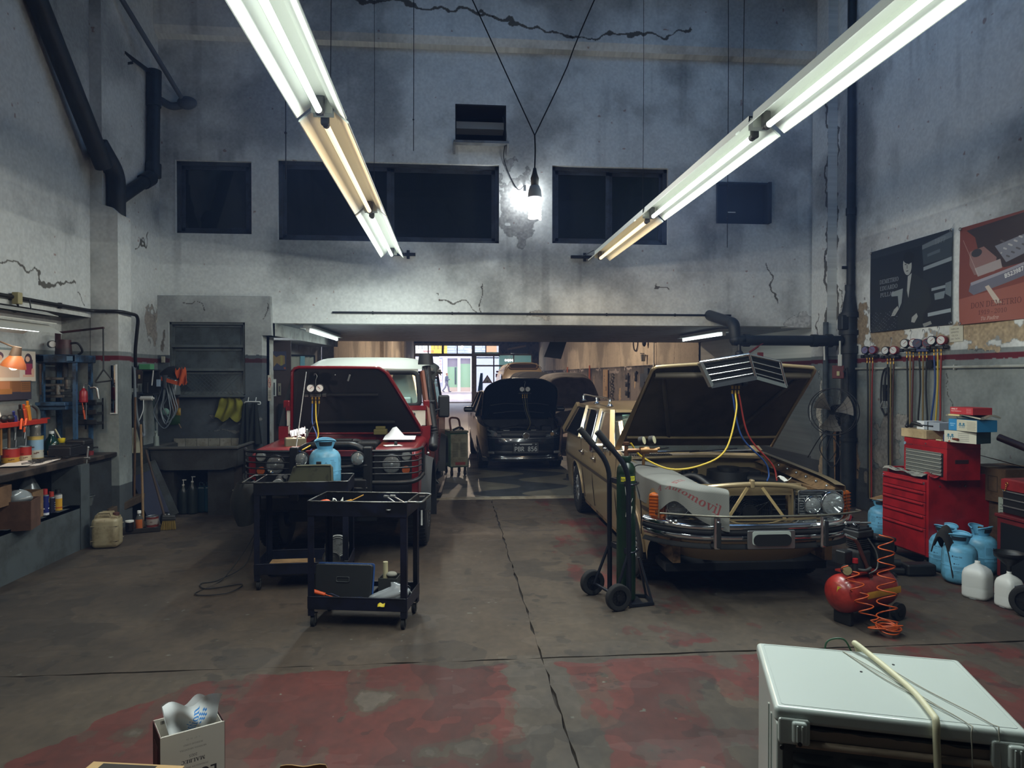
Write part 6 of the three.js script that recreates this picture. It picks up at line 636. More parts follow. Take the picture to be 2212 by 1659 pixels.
{ const g = grp('battery_charger', 'green and cream battery charger on castors between the two cars', 'charger', [0.08, 0, -12.3], 0.25), gm = mat(0x2f5a3c, 0.6, 0, { grime: 'soft' }); add(g, 'cabinet', [RB(0.33, 0.6, 0.5, 0.02, 0, 0.45, -0.1)], gm); add(g, 'front_panel', B(0.30, 0.56, 0.01, 0, 0.45, 0.155), mat(0x8f8d74, 0.6, 0, { grime: 'soft' })); add(g, 'vent_slots', Array.from({ length: 14 }, (_, k) => [-1, 1].map((s) => B(0.1, 0.008, 0.004, s * 0.07, 0.34 + k * 0.018, 0.162))), mat(0x5a594a, 0.8)); add(g, 'model_plate', B(0.18, 0.05, 0.006, 0.02, 0.22, 0.163), mat(0x8a3a30, 0.6)); add(g, 'top_cover', [RB(0.34, 0.04, 0.52, 0.01, 0, 0.77, -0.1)], mat(0x4d523c, 0.7)); add(g, 'carry_handle', bend([[-0.12, 0.78, 0.05], [-0.14, 1.02, 0.0], [0.06, 1.0, -0.1], [0.12, 0.78, -0.2]], 0.018, 0.08), mat(0x6a3c2c, 0.5)); for (const [x, z] of [[-0.12, 0.1], [0.12, 0.1], [-0.12, -0.3], [0.12, -0.3]]) add(g, 'castor', [CX(0.05, 0.03, x, 0.05, z, 14), B(0.04, 0.1, 0.02, x, 0.11, z)], MT.black); add(g, 'clamp_lead', tube([[-0.1, 0.8, 0.1], [0.02, 0.85, 0.12], [0.1, 0.81, 0.05]], 0.02), MT.black); }
// ------------------------------------------------------------ hand truck and oxygen bottle
{ const g = grp('hand_truck', 'black two-wheeled hand truck holding the green gas cylinder', 'hand truck', [1.28, 0, -5.265]), bm = mat(0x12161f, 0.4, 0.2);
  const A = [-0.035, 0.02, -0.145], Bq = [0.045, 0.02, 0.145]; for (const [q, s] of [[A, -1], [Bq, 1]]) { add(g, 'handle_post', bend([q, [q[0] - 0.005, 1.05, q[2]], [q[0] - 0.24, 1.33, q[2]]], 0.02, 0.12, 10), bm); add(g, 'grip', rod([q[0] - 0.13, 1.2, q[2]], [q[0] - 0.245, 1.335, q[2]], 0.026, 12), MT.rubber); }
  for (const y of [0.93, 0.42]) add(g, 'cross_strap', [bar([A[0], y, A[2]], [Bq[0], y, Bq[2]], 0.012, 0.04), bar([A[0], y, A[2] - 0.02], [0.11, y, -0.1], 0.008, 0.03), tube([[-0.02, y, -0.15], [0.06, y, -0.12], [0.13, y, -0.05], [0.14, y, 0.05], [0.08, y, 0.15], [0.04, y, 0.15]], 0.008)], bm);
  add(g, 'toe_plate', [bar([0.0, 0.015, -0.14], [0.24, 0.015, -0.08], 0.02, 0.02), bar([0.05, 0.015, 0.14], [0.24, 0.015, 0.1], 0.02, 0.02), bar([0.24, 0.015, -0.09], [0.24, 0.015, 0.11], 0.02, 0.02), bar([0.12, 0.012, -0.1], [0.12, 0.012, 0.12], 0.1, 0.008), bar([0.24, 0.015, 0.1], [0.16, 0.34, 0.03], 0.016, 0.016), bar([0.24, 0.015, -0.08], [0.16, 0.34, -0.01], 0.016, 0.016)], bm);
  add(g, 'axle', [rod([-0.16, 0.1, -0.19], [-0.05, 0.1, 0.19], 0.012), rod([-0.16, 0.1, -0.15], [-0.04, 0.42, -0.145], 0.012), rod([-0.06, 0.1, 0.15], [0.04, 0.42, 0.145], 0.012)], bm);
  for (const [x, z] of [[-0.165, -0.195], [-0.05, 0.2]]) { const w = add(g, 'wheel', T(lathe([[0.06, -0.02], [0.09, -0.026], [0.1, -0.018], [0.1, 0.018], [0.09, 0.026], [0.06, 0.02]], 0, 0, 0, 28), x, 0.1, z, PI / 2, 0.28, 0), MT.rubber); w.add(mesh('wheel_disc', T(M([C(0.07, 0.07, 0.012, 0, 0, 0, 0, 0, 0, 20), C(0.022, 0.022, 0.05, 0, 0, 0), ...[0, 1, 2, 3, 4].map((k) => T(B(0.1, 0.02, 0.012, 0.0, 0, 0), 0, 0, 0, 0, k * 0.63, 0))]), x, 0.1, z, PI / 2, 0.28, 0), MT.blackM)); } }
{ const g = grp('gas_cylinder', 'tall dark green gas cylinder strapped to the hand truck', 'gas cylinder', [1.335, 0.03, -5.25]); add(g, 'cylinder', lathe([[0, 0], [0.068, 0], [0.073, 0.01], [0.073, 0.98], [0.068, 1.015], [0.05, 1.045], [0.034, 1.055], [0.034, 1.06], [0.04, 1.065], [0.04, 1.1], [0.032, 1.105], [0, 1.105]], 0, 0, 0, 32), mat(0x0f2b19, 0.35, 0, { grime: 'soft' })); const lt = print(256, 128, (c, w, h) => { c.fillStyle = '#0f2b19'; c.fillRect(0, 0, w, h); c.fillStyle = '#d8cf2a'; c.fillRect(20, 30, 80, 60); c.fillRect(150, 20, 84, 60); c.fillStyle = '#0f2b19'; c.font = 'bold 44px sans-serif'; c.fillText('666 2', 22, 78); c.fillText('T37', 154, 66); }); add(g, 'stencil', bentCard(0.0745, 0.075, 1.9, 0, 0.93, 0, 0.0), lt);
  add(g, 'valve', [C(0.014, 0.018, 0.08, 0, 1.14, 0), C(0.024, 0.024, 0.02, 0, 1.2, 0, 0, 0, 0, 10), CX(0.016, 0.12, 0.06, 1.145, 0)], mat(0x6a4a34, 0.4, 0.7)); add(g, 'regulator', [CX(0.03, 0.07, 0.14, 1.145, 0.01), CX(0.018, 0.08, 0.2, 1.145, 0.01), C(0.01, 0.01, 0.08, 0.13, 1.09, 0.02), C(0.012, 0.012, 0.03, 0.13, 1.05, 0.02), rod([0.2, 1.145, 0.01], [0.26, 1.16, 0.01], 0.012)], mat(0x7a5a38, 0.4, 0.7)); for (const [x, y] of [[0.12, 1.22], [0.2, 1.225]]) { const b = add(g, 'pressure_gauge', T(C(0.034, 0.034, 0.035, 0, 0, 0), x, y, 0.01, PI / 2 - 0.2, 0.9, 0), MT.black); b.add(mesh('gauge_face', T(C(0.03, 0.03, 0.004, 0, 0.018, 0), x, y, 0.01, PI / 2 - 0.2, 0.9, 0), mat(0xb8b090, 0.5))); } }
{ const t = print(64, 128, (c, w, h) => { c.fillStyle = '#c9c6b8'; c.fillRect(0, 0, w, h); c.fillStyle = '#3a2a2a'; c.fillRect(34, 30, 14, 8); c.fillRect(30, 62, 16, 10); c.fillRect(34, 98, 14, 8); for (let i = 0; i < 16; i++) c.fillRect(8, 12 + i * 7, 18, 2); }); const g = grp('paper_tag', 'white paper tag on a string hanging on the green cylinder', 'tag', [1.335, 0.72, -5.165]); add(g, 'tag', card(0.042, 0.085, 0.002, 0, 0, 0, 0, 0, -0.15), t); add(g, 'string', [tube([[0.005, 0.045, 0], [-0.02, 0.12, -0.002], [-0.03, 0.22, -0.01]], 0.002, 12, 4), tube([[0.005, 0.045, 0], [0.022, 0.08, 0], [0.03, 0.1, -0.005]], 0.002, 12, 4)], MT.white); }
// ------------------------------------------------------------ air compressor
{ const g = grp('air_compressor', 'red air compressor with a black pump and a coiled orange hose', 'compressor', [2.93, 0, -4.74], 0.38), rm = mat(0x96281e, 0.35, 0, { clearcoat: 0.4, clearcoatRoughness: 0.2, grime: 'soft' });
  add(g, 'tank', T(lathe([[0, -0.29], [0.05, -0.286], [0.09, -0.27], [0.125, -0.235], [0.135, -0.2], [0.135, 0.2], [0.125, 0.235], [0.09, 0.27], [0.05, 0.286], [0, 0.29]], 0, 0, 0, 36), 0, 0.215, 0, 0, 0, PI / 2), rm);
  add(g, 'yellow_stripe', T(bentCard(0.1365, 0.36, 0.34, 0, 0, 0, 0), 0.06, 0.215, 0, -0.05, 0, PI / 2), mat(0xb5842a, 0.5)); const ct = print(128, 96, (c, w, h) => { c.fillStyle = '#c9b92e'; c.fillRect(0, 0, w, h); c.fillStyle = '#2a2a1c'; c.font = 'bold 12px sans-serif'; c.fillText('AVISO', 10, 16); for (let i = 0; i < 6; i++) c.fillRect(8, 26 + i * 7, 100, 3); for (let i = 0; i < 4; i++) c.fillRect(12 + i * 28, 74, 14, 12); }); add(g, 'caution_label', card(0.085, 0.07, 0.002, -0.262, 0.245, 0.055, 0.1, -0.95, -0.1), ct);
  for (const s of [-1, 1]) add(g, 'foot', [RB(0.04, 0.1, 0.14, 0.01, s * 0.19, 0.05, 0.0)], MT.black); for (const s of [1, -1]) { add(g, 'wheel', [CZ(0.062, 0.035, 0.22, 0.062, s * 0.13, 22)], MT.rubber).add(mesh('hub', CZ(0.03, 0.045, 0.22, 0.062, s * 0.13, 14), MT.blackM)); }
  add(g, 'mount_plate', B(0.42, 0.012, 0.16, 0.03, 0.36, 0), rm); add(g, 'pump', [RB(0.13, 0.16, 0.13, 0.03, -0.04, 0.44, 0), ...Array.from({ length: 5 }, (_, k) => RB(0.11, 0.008, 0.12, 0.003, -0.04, 0.53 + k * 0.014, 0)), RB(0.17, 0.05, 0.13, 0.012, -0.04, 0.63, 0)], MT.castiron); add(g, 'cylinder_head', [RB(0.15, 0.02, 0.11, 0.006, -0.04, 0.66, 0), ...[[-0.05, 0.04], [0.05, 0.04], [-0.05, -0.04], [0.05, -0.04]].map(([x, z]) => C(0.008, 0.008, 0.02, -0.04 + x, 0.675, z, 0, 0, 0, 6))], MT.blackM);
  add(g, 'motor_cover', [RB(0.2, 0.2, 0.17, 0.03, 0.16, 0.47, 0), RB(0.22, 0.03, 0.18, 0.01, 0.15, 0.58, 0, 0, 0, -0.15)], MT.black); add(g, 'pressure_switch', [RB(0.085, 0.1, 0.08, 0.01, -0.19, 0.47, 0), C(0.018, 0.022, 0.05, -0.15, 0.41, 0.06)], MT.black); add(g, 'red_knob', C(0.018, 0.02, 0.03, -0.15, 0.455, 0.06), MT.redT); const gg = add(g, 'pressure_gauge', T(C(0.036, 0.036, 0.03, 0, 0, 0), -0.24, 0.4, 0.06, PI / 2, -0.6, 0), MT.black); gg.add(mesh('gauge_face', T(C(0.031, 0.031, 0.003, 0, 0.016, 0), -0.24, 0.4, 0.06, PI / 2, -0.6, 0), mat(0x8f8560, 0.5)));
  add(g, 'carry_handle', bend([[-0.24, 0.64, 0.05], [-0.14, 0.6, 0.06], [-0.05, 0.4, 0.08], [-0.02, 0.33, 0.09]], 0.014, 0.08, 10), mat(0x5c3a34, 0.3, 0.5)); add(g, 'chrome_tip', [rod([-0.24, 0.64, 0.05], [-0.15, 0.606, 0.06], 0.0145, 10)], MT.chrome); add(g, 'pipework', [tube([[-0.16, 0.4, 0.06], [-0.1, 0.39, 0.1], [-0.04, 0.4, 0.1]], 0.01), tube([[-0.02, 0.6, 0.06], [0.02, 0.5, 0.1], [0.0, 0.4, 0.12], [-0.06, 0.36, 0.1]], 0.006)], MT.dullsteel); }
{ // coiled hose: two hanging coils and a loose heap between them
  const pts = [], coil = (a, b, R0, R1, n, ph) => { for (let i = 0; i <= n * 12; i++) { const t = i / (n * 12), q = ph + t * n * 2 * PI, R = lerp(R0, R1, t); pts.push([lerp(a[0], b[0], t) + Math.cos(q) * R, lerp(a[1], b[1], t) + Math.sin(q) * 0.012, lerp(a[2], b[2], t) + Math.sin(q) * R * 0.8]); } };
  coil([2.72, 0.44, -4.56], [2.83, 0.09, -4.47], 0.05, 0.055, 5, 2); coil([2.86, 0.05, -4.44], [2.93, 0.045, -4.44], 0.065, 0.075, 5, 1); coil([2.94, 0.07, -4.46], [3.02, 0.64, -4.6], 0.07, 0.05, 6.5, 0);
  one('coiled_hose', 'orange spiral air hose hanging from the compressor into a heap', 'hose', [tube(pts, 0.0048, pts.length * 2, 5), ...[0, 0.5, 1, 1.5, 2].map((k) => TO(0.068 + 0.008 * Math.sin(k * 5), 0.0048, 2.93 + 0.012 * Math.cos(k * 4), 0.05 + 0.008 * k, -4.43, PI / 2 + 0.35 * Math.sin(k * 3), 0, 0.25 * Math.cos(k * 2), PI * 2, 36))], mat(0xb04a1c, 0.4)); }
one('air_gun', 'chrome air gun laid on top of the compressor pump', 'tool', [rod([-0.08, 0.012, 0], [0.03, 0.01, 0], 0.014), rod([0.03, 0.01, 0], [0.13, 0.005, -0.01], 0.008), rod([-0.02, 0.01, 0], [-0.03, -0.002, 0.05], 0.01)], MT.chrome, [2.88, 0.685, -4.74], 0.1);
one('jack_pedal', 'black foot pump pedal lying before the red tool cabinet', 'foot pump', [RB(0.26, 0.1, 0.13, 0.02, 0, 0.055, 0, 0, 0.25, 0), CX(0.035, 0.1, -0.2, 0.1, 0.02), RB(0.16, 0.05, 0.09, 0.015, -0.2, 0.04, 0.03), CZ(0.012, 0.08, -0.22, 0.02, 0.1)], mat(0x17191a, 0.6, 0, { grime: 'dusty' }), [4.08, 0, -5.76], -0.3); one('hydraulic_hose_coil', 'black rubber hoses heaped behind the bumper by the wall', 'hose', [TO(0.16, 0.02, 0, 0.03, 0, PI / 2), TO(0.19, 0.02, 0.04, 0.065, 0.02, PI / 2 + 0.1), TO(0.14, 0.02, 0.02, 0.1, -0.03, PI / 2 - 0.1), TO(0.17, 0.02, 0.03, 0.14, 0.0, PI / 2 + 0.05), TO(0.15, 0.02, 0.0, 0.18, 0.0, PI / 2)], MT.rubber, [4.3, 0, -7.55]);
// ------------------------------------------------------------ red tool cabinets by the right wall
{ const W = 0.64, Dp = 0.62, g = grp('tool_cabinet', 'large red roller tool cabinet with five drawers by the right wall', 'tool cabinet', [4.58, 0, -6.24], -PI / 2 + 0.03), m = MT.redT;
  add(g, 'cabinet_shell', [RB(W, 0.70, Dp, 0.008, 0, 0.455, -0.0), RB(0.02, 0.06, Dp, 0.008, W / 2 - 0.01, 0.825, 0), RB(0.02, 0.06, Dp * 0.9, 0.008, -W / 2 + 0.01, 0.825, -0.02), RB(W, 0.06, 0.02, 0.008, 0, 0.825, -Dp / 2 + 0.01)], m);
  for (const [y0, y1] of [[0.70, 0.79], [0.60, 0.695], [0.485, 0.595], [0.365, 0.48], [0.12, 0.36]]) { const d = add(g, 'drawer', RB(W - 0.05, y1 - y0, 0.02, 0.005, 0, (y0 + y1) / 2, Dp / 2 + 0.006), m); d.add(mesh('drawer_pull', [RB(W - 0.08, 0.018, 0.022, 0.006, 0, y1 - 0.014, Dp / 2 + 0.02)], m)); }
  add(g, 'lock', [B(0.045, 0.02, 0.004, W / 2 - 0.05, 0.775, Dp / 2 + 0.018)], MT.steel); add(g, 'badge', [CZ(0.014, 0.005, -W / 2 + 0.04, 0.775, Dp / 2 + 0.018, 16)], mat(0x7d97a8, 0.4)); add(g, 'side_bolt', [CX(0.008, 0.01, W / 2 + 0.002, 0.75, -0.05, 8), CX(0.006, 0.01, W / 2 + 0.002, 0.75, 0.2, 8)], MT.steel); for (const [x, z] of [[-1, 1], [1, 1], [-1, -1], [1, -1]]) add(g, 'castor', [CX(0.045, 0.03, x * (W / 2 - 0.06), 0.047, z * (Dp / 2 - 0.06), 16), RB(0.06, 0.03, 0.07, 0.005, x * (W / 2 - 0.06), 0.095, z * (Dp / 2 - 0.06))], MT.black); }
{ const W = 0.57, Dp = 0.33, g = grp('tool_chest', 'smaller red tool chest with grey drawer fronts on the cabinet', 'tool chest', [4.53, 0.815, -6.09], -PI / 2 + 0.02), m = MT.redT; add(g, 'chest_shell', [RB(W, 0.35, Dp, 0.008, 0, 0.175, 0)], m).add(mesh('lid_line', [B(W + 0.002, 0.004, Dp + 0.002, 0, 0.285, 0)], mat(0x5c1014, 0.6)));
  const df = mat(0x83857f, 0.45, 0.5); add(g, 'drawer_recess', B(W - 0.08, 0.21, 0.01, 0, 0.135, Dp / 2 + 0.0), MT.black); for (let k = 0; k < 6; k++) { const d = add(g, 'drawer', T(RB(W - 0.1, 0.026, 0.014, 0.003, 0, 0, 0), 0, 0.225 - k * 0.035, Dp / 2 + 0.01, -0.35, 0, 0), df); d.add(mesh('drawer_pull', T(RB(W - 0.1, 0.01, 0.012, 0.003, 0, 0, 0), 0, 0.24 - k * 0.035, Dp / 2 + 0.016), df)); }
  add(g, 'side_handle', [RB(0.006, 0.035, 0.13, 0.003, W / 2 + 0.001, 0.17, 0.02)], mat(0x2c090b, 0.7)); add(g, 'lock', CZ(0.006, 0.006, 0.02, 0.31, Dp / 2 + 0.003, 10), MT.steel); add(g, 'badge', CZ(0.014, 0.005, -W / 2 + 0.02, 0.29, Dp / 2 + 0.003, 16), mat(0x7d97a8, 0.4)); add(g, 'red_lettering_plate', B(0.08, 0.016, 0.003, -W / 2 + 0.08, 0.285, Dp / 2 + 0.003), mat(0x6a1216, 0.5)); }
one('newspaper', 'grimy newspaper lying on the front edge of the red cabinet', 'newspaper', thick(20, 6, (u, v) => [v * 0.14 - 0.03, 0.02 + 0.008 * Math.sin(u * 14) + 0.012 * Math.sin(v * 5 + u * 4) - (v < 0.15 ? 0.015 : 0), -0.3 + u * 0.58], 0.002), print(256, 128, (c, w, h) => { c.fillStyle = '#8d8a80'; c.fillRect(0, 0, w, h); c.fillStyle = '#3c3834'; for (let i = 0; i < 70; i++) c.fillRect((i * 53) % w, (i * 31) % h, 20, 3); c.fillRect(40, 30, 50, 40); }), [4.28, 0.83, -6.24]);
one('red_rag', 'red rag with a white hem hanging over the cabinet corner', 'rag', [thick(10, 6, (u, v) => [u * 0.2, 0.02 - v * 0.02 + 0.012 * Math.sin(u * 9 + v * 3), v * 0.1], 0.004)], mat(0x9a1c22, 0.9), [4.28, 0.84, -5.98]);
const boxed = (name, label, cat, p, ry, w, h, d, m) => one(name, label, cat, RB(w, h, d, 0.003, 0, h / 2, 0), m, p, ry);
{ const Y = 1.166; boxed('wooden_box', 'flat pale wooden box on the left end of the tool chest', 'box', [4.49, Y, -6.22], -PI / 2, 0.36, 0.08, 0.28, mat(0xb8a27c, 0.7, 0, { grime: 'soft' }));
  const pr = (bg, side, draw) => print(256, 96, (c, w, h) => { c.fillStyle = bg; c.fillRect(0, 0, w, h); draw(c, w, h); });
  const faceBox = (name, label, p, ry, w, h, d, tex, sideM) => { const g = grp(name, label, 'box', p, ry); add(g, 'box_body', RB(w, h, d, 0.003, 0, h / 2, 0), sideM); add(g, 'printed_face', card(w - 0.002, h - 0.002, 0.002, 0, h / 2, d / 2), tex); return g; };
  const fig = (c, x) => { c.fillStyle = '#24607a'; c.fillRect(x, 46, 60, 6); for (const d of [10, 42]) { c.beginPath(); c.arc(x + d + 4, 36, 9, 0, 7); c.fill(); } c.fillRect(x + 12, 52, 5, 20); c.fillRect(x + 30, 52, 5, 20); c.fillRect(x + 46, 52, 5, 20); };
  faceBox('gauge_carton', 'cream and dark teal carton at the bottom of the carton stack', [4.5, Y, -5.72], -PI / 2 + 0.35, 0.28, 0.105, 0.2, pr('#b9b5a4', 0, (c) => { fig(c, 20); c.fillStyle = '#555'; for (let i = 0; i < 5; i++) c.fillRect(110, 18 + i * 15, 90, 3); }), mat(0x10363c, 0.6));
  const bc = faceBox('gauge_carton', 'cream carton with a bright blue end, second in the stack', [4.5, Y + 0.106, -5.66], -PI / 2 + 0.1, 0.3, 0.1, 0.2, pr('#b3ae9a', 0, (c) => { c.fillStyle = '#2277a8'; c.fillRect(0, 0, 76, 96); c.fillStyle = '#cfe3ee'; c.font = '10px sans-serif'; c.fillText('MANIFOLD', 12, 42); c.fillText('GAUGE', 16, 58); fig(c, 92); c.fillStyle = '#444'; for (let i = 0; i < 6; i++) c.fillRect(166 + (i % 2) * 4, 20 + i * 12, 76, 2); }), mat(0x2277a8, 0.6));
  one('plastic_sleeve', 'clear plastic sleeve of papers between the cartons and the red box', 'sleeve', thick(8, 6, (u, v) => [(u - 0.5) * 0.2, 0.02 + 0.015 * Math.sin(u * 6 + v * 4), (v - 0.5) * 0.36], 0.012), mat(0x9a9484, 0.25, 0, { clearcoat: 0.6 }), [4.5, Y + 0.208, -5.66], 0.1); one('yellow_booklet', 'pale yellow booklet under the red box', 'booklet', RB(0.16, 0.015, 0.12, 0.003, 0, 0.008, 0), mat(0xc9b680, 0.8), [4.46, Y + 0.232, -5.74], 0.1);
  faceBox('meter_box', 'small red meter box with white print, topmost of the stack', [4.48, Y + 0.25, -5.655], -PI / 2 + 0.03, 0.26, 0.062, 0.18, pr('#a8282c', 0, (c) => { c.fillStyle = '#e6dcd6'; c.font = 'bold 26px sans-serif'; c.fillText('UNI-T', 12, 34); c.font = 'bold 13px sans-serif'; c.fillText('Digital Multimeter', 12, 58); c.fillStyle = '#d0a8a4'; for (let i = 0; i < 5; i++) { c.fillRect(190, 18 + i * 13, 6, 6); c.fillRect(202, 20 + i * 13, 38, 2); } }), mat(0x9a2226, 0.5));
  boxed('white_carton', 'white and grey strapped carton lying on the wooden box', 'box', [4.5, Y + 0.081, -6.1], -PI / 2, 0.3, 0.075, 0.18, mat(0x8d949c, 0.6)).userData.label = 'white and grey strapped carton lying on the wooden box'; one('carton_strap', 'black strap around the white and grey carton', 'strap', [B(0.19, 0.078, 0.006, 0, 0.039, 0), B(0.006, 0.01, 0.14, -0.094, 0.04, 0.0)], MT.black, [4.5, Y + 0.081, -6.1]); one('white_label_card', 'white end sleeve of the strapped carton', 'sleeve', RB(0.186, 0.077, 0.1, 0.002, 0, 0.039, 0), mat(0xc6c8ca, 0.7), [4.498, Y + 0.0805, -6.2]);
  one('black_clamp', 'black and red test clamp on the wooden box corner', 'clamp', [tube([[0, 0.02, 0], [-0.01, 0.05, 0.06], [0.02, 0.03, 0.16]], 0.018), rod([-0.04, 0.03, -0.01], [-0.02, 0.1, -0.01], 0.007), S(0.018, -0.04, 0.02, 0.0)], MT.black, [4.4, Y + 0.082, -6.33]);
  one('blue_valve', 'small dark blue valve cap standing on the tool chest', 'valve', [C(0.022, 0.02, 0.03, 0, 0.015, 0), C(0.017, 0.022, 0.035, 0, 0.045, 0)], mat(0x162450, 0.4), [4.39, Y, -5.84]); one('brass_valve', 'small reddish brass valve standing beside the blue cap', 'valve', [C(0.014, 0.022, 0.04, 0, 0.02, 0), CZ(0.01, 0.1, 0, 0.03, 0.04), C(0.018, 0.018, 0.01, 0, 0.055, 0)], mat(0x7a3a24, 0.4, 0.5), [4.39, Y, -5.78]); one('paper_scrap', 'yellowish paper scrap on the tool chest edge', 'paper', RB(0.03, 0.01, 0.07, 0.002, 0, 0.005, 0), mat(0xb8aa80, 0.8), [4.38, Y, -5.9]); }
gasBottle('light blue gas bottle in front of the two others, dark rag on it', [4.28, 0, -5.52], -0.75, 'blue refrigerant bottles by the right wall'); gasBottle('light blue gas bottle standing behind the one with the rag', [4.40, 0, -5.84], -1.2, 'blue refrigerant bottles by the right wall'); gasBottle('light blue gas bottle half hidden by the red and black chest', [4.68, 0, -5.78], 0.4, 'blue refrigerant bottles by the right wall'); gasBottle('light blue gas bottle left of the large red cabinet', [4.62, 0, -7.12], -0.6, 'blue refrigerant bottles by the right wall');
one('cardboard_scrap', 'scrap of cardboard lying on the gas bottle left of the cabinet', 'cardboard', T(B(0.2, 0.005, 0.14), 0, 0, 0, 0.05, 0.4, 0.1), MT.card, [4.62, 0.43, -7.12]); one('dark_rag', 'dark rag draped over the valve of the front gas bottle', 'rag', thick(12, 10, (u, v) => [(u - 0.5) * 0.15, 0.1 - 0.9 * Math.pow(v - 0.4, 2) - 1.5 * Math.pow(u - 0.5, 2) * 0.2 + 0.012 * Math.sin(u * 14), (v - 0.5) * 0.17], 0.01), mat(0x1c1a18, 0.95), [4.2, 0.36, -5.56], 0.4);
function jug(label, p, ry, o) { const g = grp('plastic_jug', label, 'jug', p, ry), w = o.w, h = o.h; const ring = (y, k, r) => [y, k, r]; add(g, 'jug_body', grid(32, 14, (u, v) => { const a = u * 2 * PI, lv = [[0, 0.0], [0.005, 0.85], [0.05, 0.98], [0.1, 1], [0.3, 1], [0.32, 0.97], [0.34, 1], [0.6, 1], [0.68, 0.97], [0.78, 0.85], [0.86, 0.55], [0.92, 0.25], [0.95, 0.2], [1, 0.2], [1, 0]]; const q = lv[Math.round(v * 14)], c = Math.cos(a), s = Math.sin(a), e = q[1] > 0.5 ? 0.5 : 1; return [Math.sign(c) * Math.pow(Math.abs(c), e) * w / 2 * q[1], q[0] * h, Math.sign(s) * Math.pow(Math.abs(s), e) * w / 2 * q[1] * (o.d || 1)]; }), o.m || MT.jugwhite); if (o.fill) add(g, 'liquid', C(w * 0.485, w * 0.475, h * o.fill, 0, h * o.fill / 2 + 0.004, 0), mat(0x8f9494, 0.4)); if (o.cap) add(g, 'cap', C(w * 0.12, w * 0.12, 0.03, 0, h, 0), o.cap); return g; }
jug('translucent plastic jug with a little liquid, in front of the bottles', [4.13, 0, -5.13], 0.5, { w: 0.185, h: 0.29, fill: 0.2 }); { const g = jug('white plastic jug with a paper label and black funnel', [4.2, 0, -4.9], 0.2, { w: 0.155, h: 0.27, fill: 0.16 }); add(g, 'jug_label', card(0.08, 0.1, 0.002, -0.01, 0.14, 0.079), print(96, 128, (c, w, h) => { c.fillStyle = '#c4c6cc'; c.fillRect(0, 0, w, h); c.fillStyle = '#4a4a72'; c.fillRect(6, 10, 84, 16); c.fillStyle = '#888'; for (let i = 0; i < 8; i++) c.fillRect(8, 38 + i * 10, 70, 3); })); }
one('black_funnel', 'black plastic funnel stuck in the white jug', 'funnel', lathe([[0.008, 0], [0.012, 0.08], [0.095, 0.15], [0.1, 0.18], [0.103, 0.18], [0.1, 0.148], [0.016, 0.075], [0.011, 0]], 0, 0, 0, 24), MT.black, [4.2, 0.235, -4.9]);
{ const g = grp('trolley_wheel', 'black spoked wheel of a trolley at the right edge', 'wheel', [4.16, 0.115, -4.68], -0.9); add(g, 'tyre', T(lathe([[0.075, -0.03], [0.105, -0.035], [0.115, -0.02], [0.115, 0.02], [0.105, 0.035], [0.075, 0.03]], 0, 0, 0, 32), 0, 0, 0, PI / 2, 0, 0), MT.rubber).add(mesh('wheel_disc', [CZ(0.085, 0.02, 0, 0, 0, 28), CZ(0.03, 0.06, 0, 0, 0), ...[0, 1, 2].map((k) => B(0.15, 0.02, 0.03, 0, 0, 0, 0, 0, k * PI / 3))], MT.blackM)); add(g, 'axle_arm', [bar([0, 0, 0.05], [0.25, 0.15, 0.05], 0.03, 0.03), rod([0, 0, -0.04], [0, 0, 0.07], 0.012)], MT.redT); }
{ const g = grp('red_black_chest', 'red tool chest with black drawers at the right edge', 'tool chest', [4.95, 0, -5.14], -PI / 2), W = 0.72, Dp = 0.7; add(g, 'lower_cabinet', [RB(W, 0.5, Dp, 0.008, 0, 0.31, 0), RB(W + 0.03, 0.03, Dp + 0.03, 0.008, 0, 0.575, 0)], mat(0x5f1618, 0.5, 0, { grime: 'soft' })); add(g, 'dark_door', B(W - 0.06, 0.44, 0.01, 0.02, 0.3, Dp / 2 + 0.004), mat(0x0d0e0f, 0.5)); add(g, 'upper_chest', [RB(W - 0.05, 0.3, Dp - 0.1, 0.008, 0, 0.74, 0.02), RB(W - 0.05, 0.09, 0.02, 0.006, 0, 0.84, Dp / 2 - 0.02)], mat(0x7c1a1c, 0.45, 0, { grime: 'soft' })); for (let k = 0; k < 3; k++) add(g, 'drawer', RB(W - 0.09, 0.055, 0.015, 0.003, 0, 0.755 - k * 0.062, Dp / 2 - 0.022), MT.black).add(mesh('drawer_pull', RB(W - 0.09, 0.012, 0.02, 0.004, 0, 0.784 - k * 0.062, Dp / 2 - 0.014), MT.steel)); add(g, 'key_on_chain', [TO(0.012, 0.003, -W / 2 + 0.1, 0.85, Dp / 2, 0, 0, 0), ...[0, 1, 2].map((k) => S(0.006, -W / 2 + 0.095 - k * 0.006, 0.825 - k * 0.016, Dp / 2))], MT.brass); for (const x of [-0.3, 0.3]) add(g, 'castor', [CX(0.03, 0.03, x, 0.03, 0.25)], MT.black); add(g, 'hasp', RB(0.03, 0.05, 0.012, 0.003, 0.02, 0.83, Dp / 2 - 0.005), mat(0x5c1012, 0.5)); }
one('black_parts_tray', 'black tray of parts on top of the red and black chest', 'tray', [RB(0.3, 0.12, 0.5, 0.02, 0, 0.06, 0), RB(0.2, 0.06, 0.3, 0.02, 0.02, 0.14, 0.05)], mat(0x16191b, 0.6, 0, { grime: 'dusty' }), [5.0, 0.89, -5.2]); one('leaning_tube', 'long dark red tube leaning over the red and black chest', 'tube', [rod([-0.1, 0.98, -5.82 + 5], [0.02, 0.85, -5.45 + 5], 0.032, 14), T(C(0.034, 0.034, 0.03, 0, 0, 0), -0.105, 0.99, -0.84, 0, 0, 0)].slice(0, 1), mat(0x2c1416, 0.5), [4.98, 0.22, -5]);
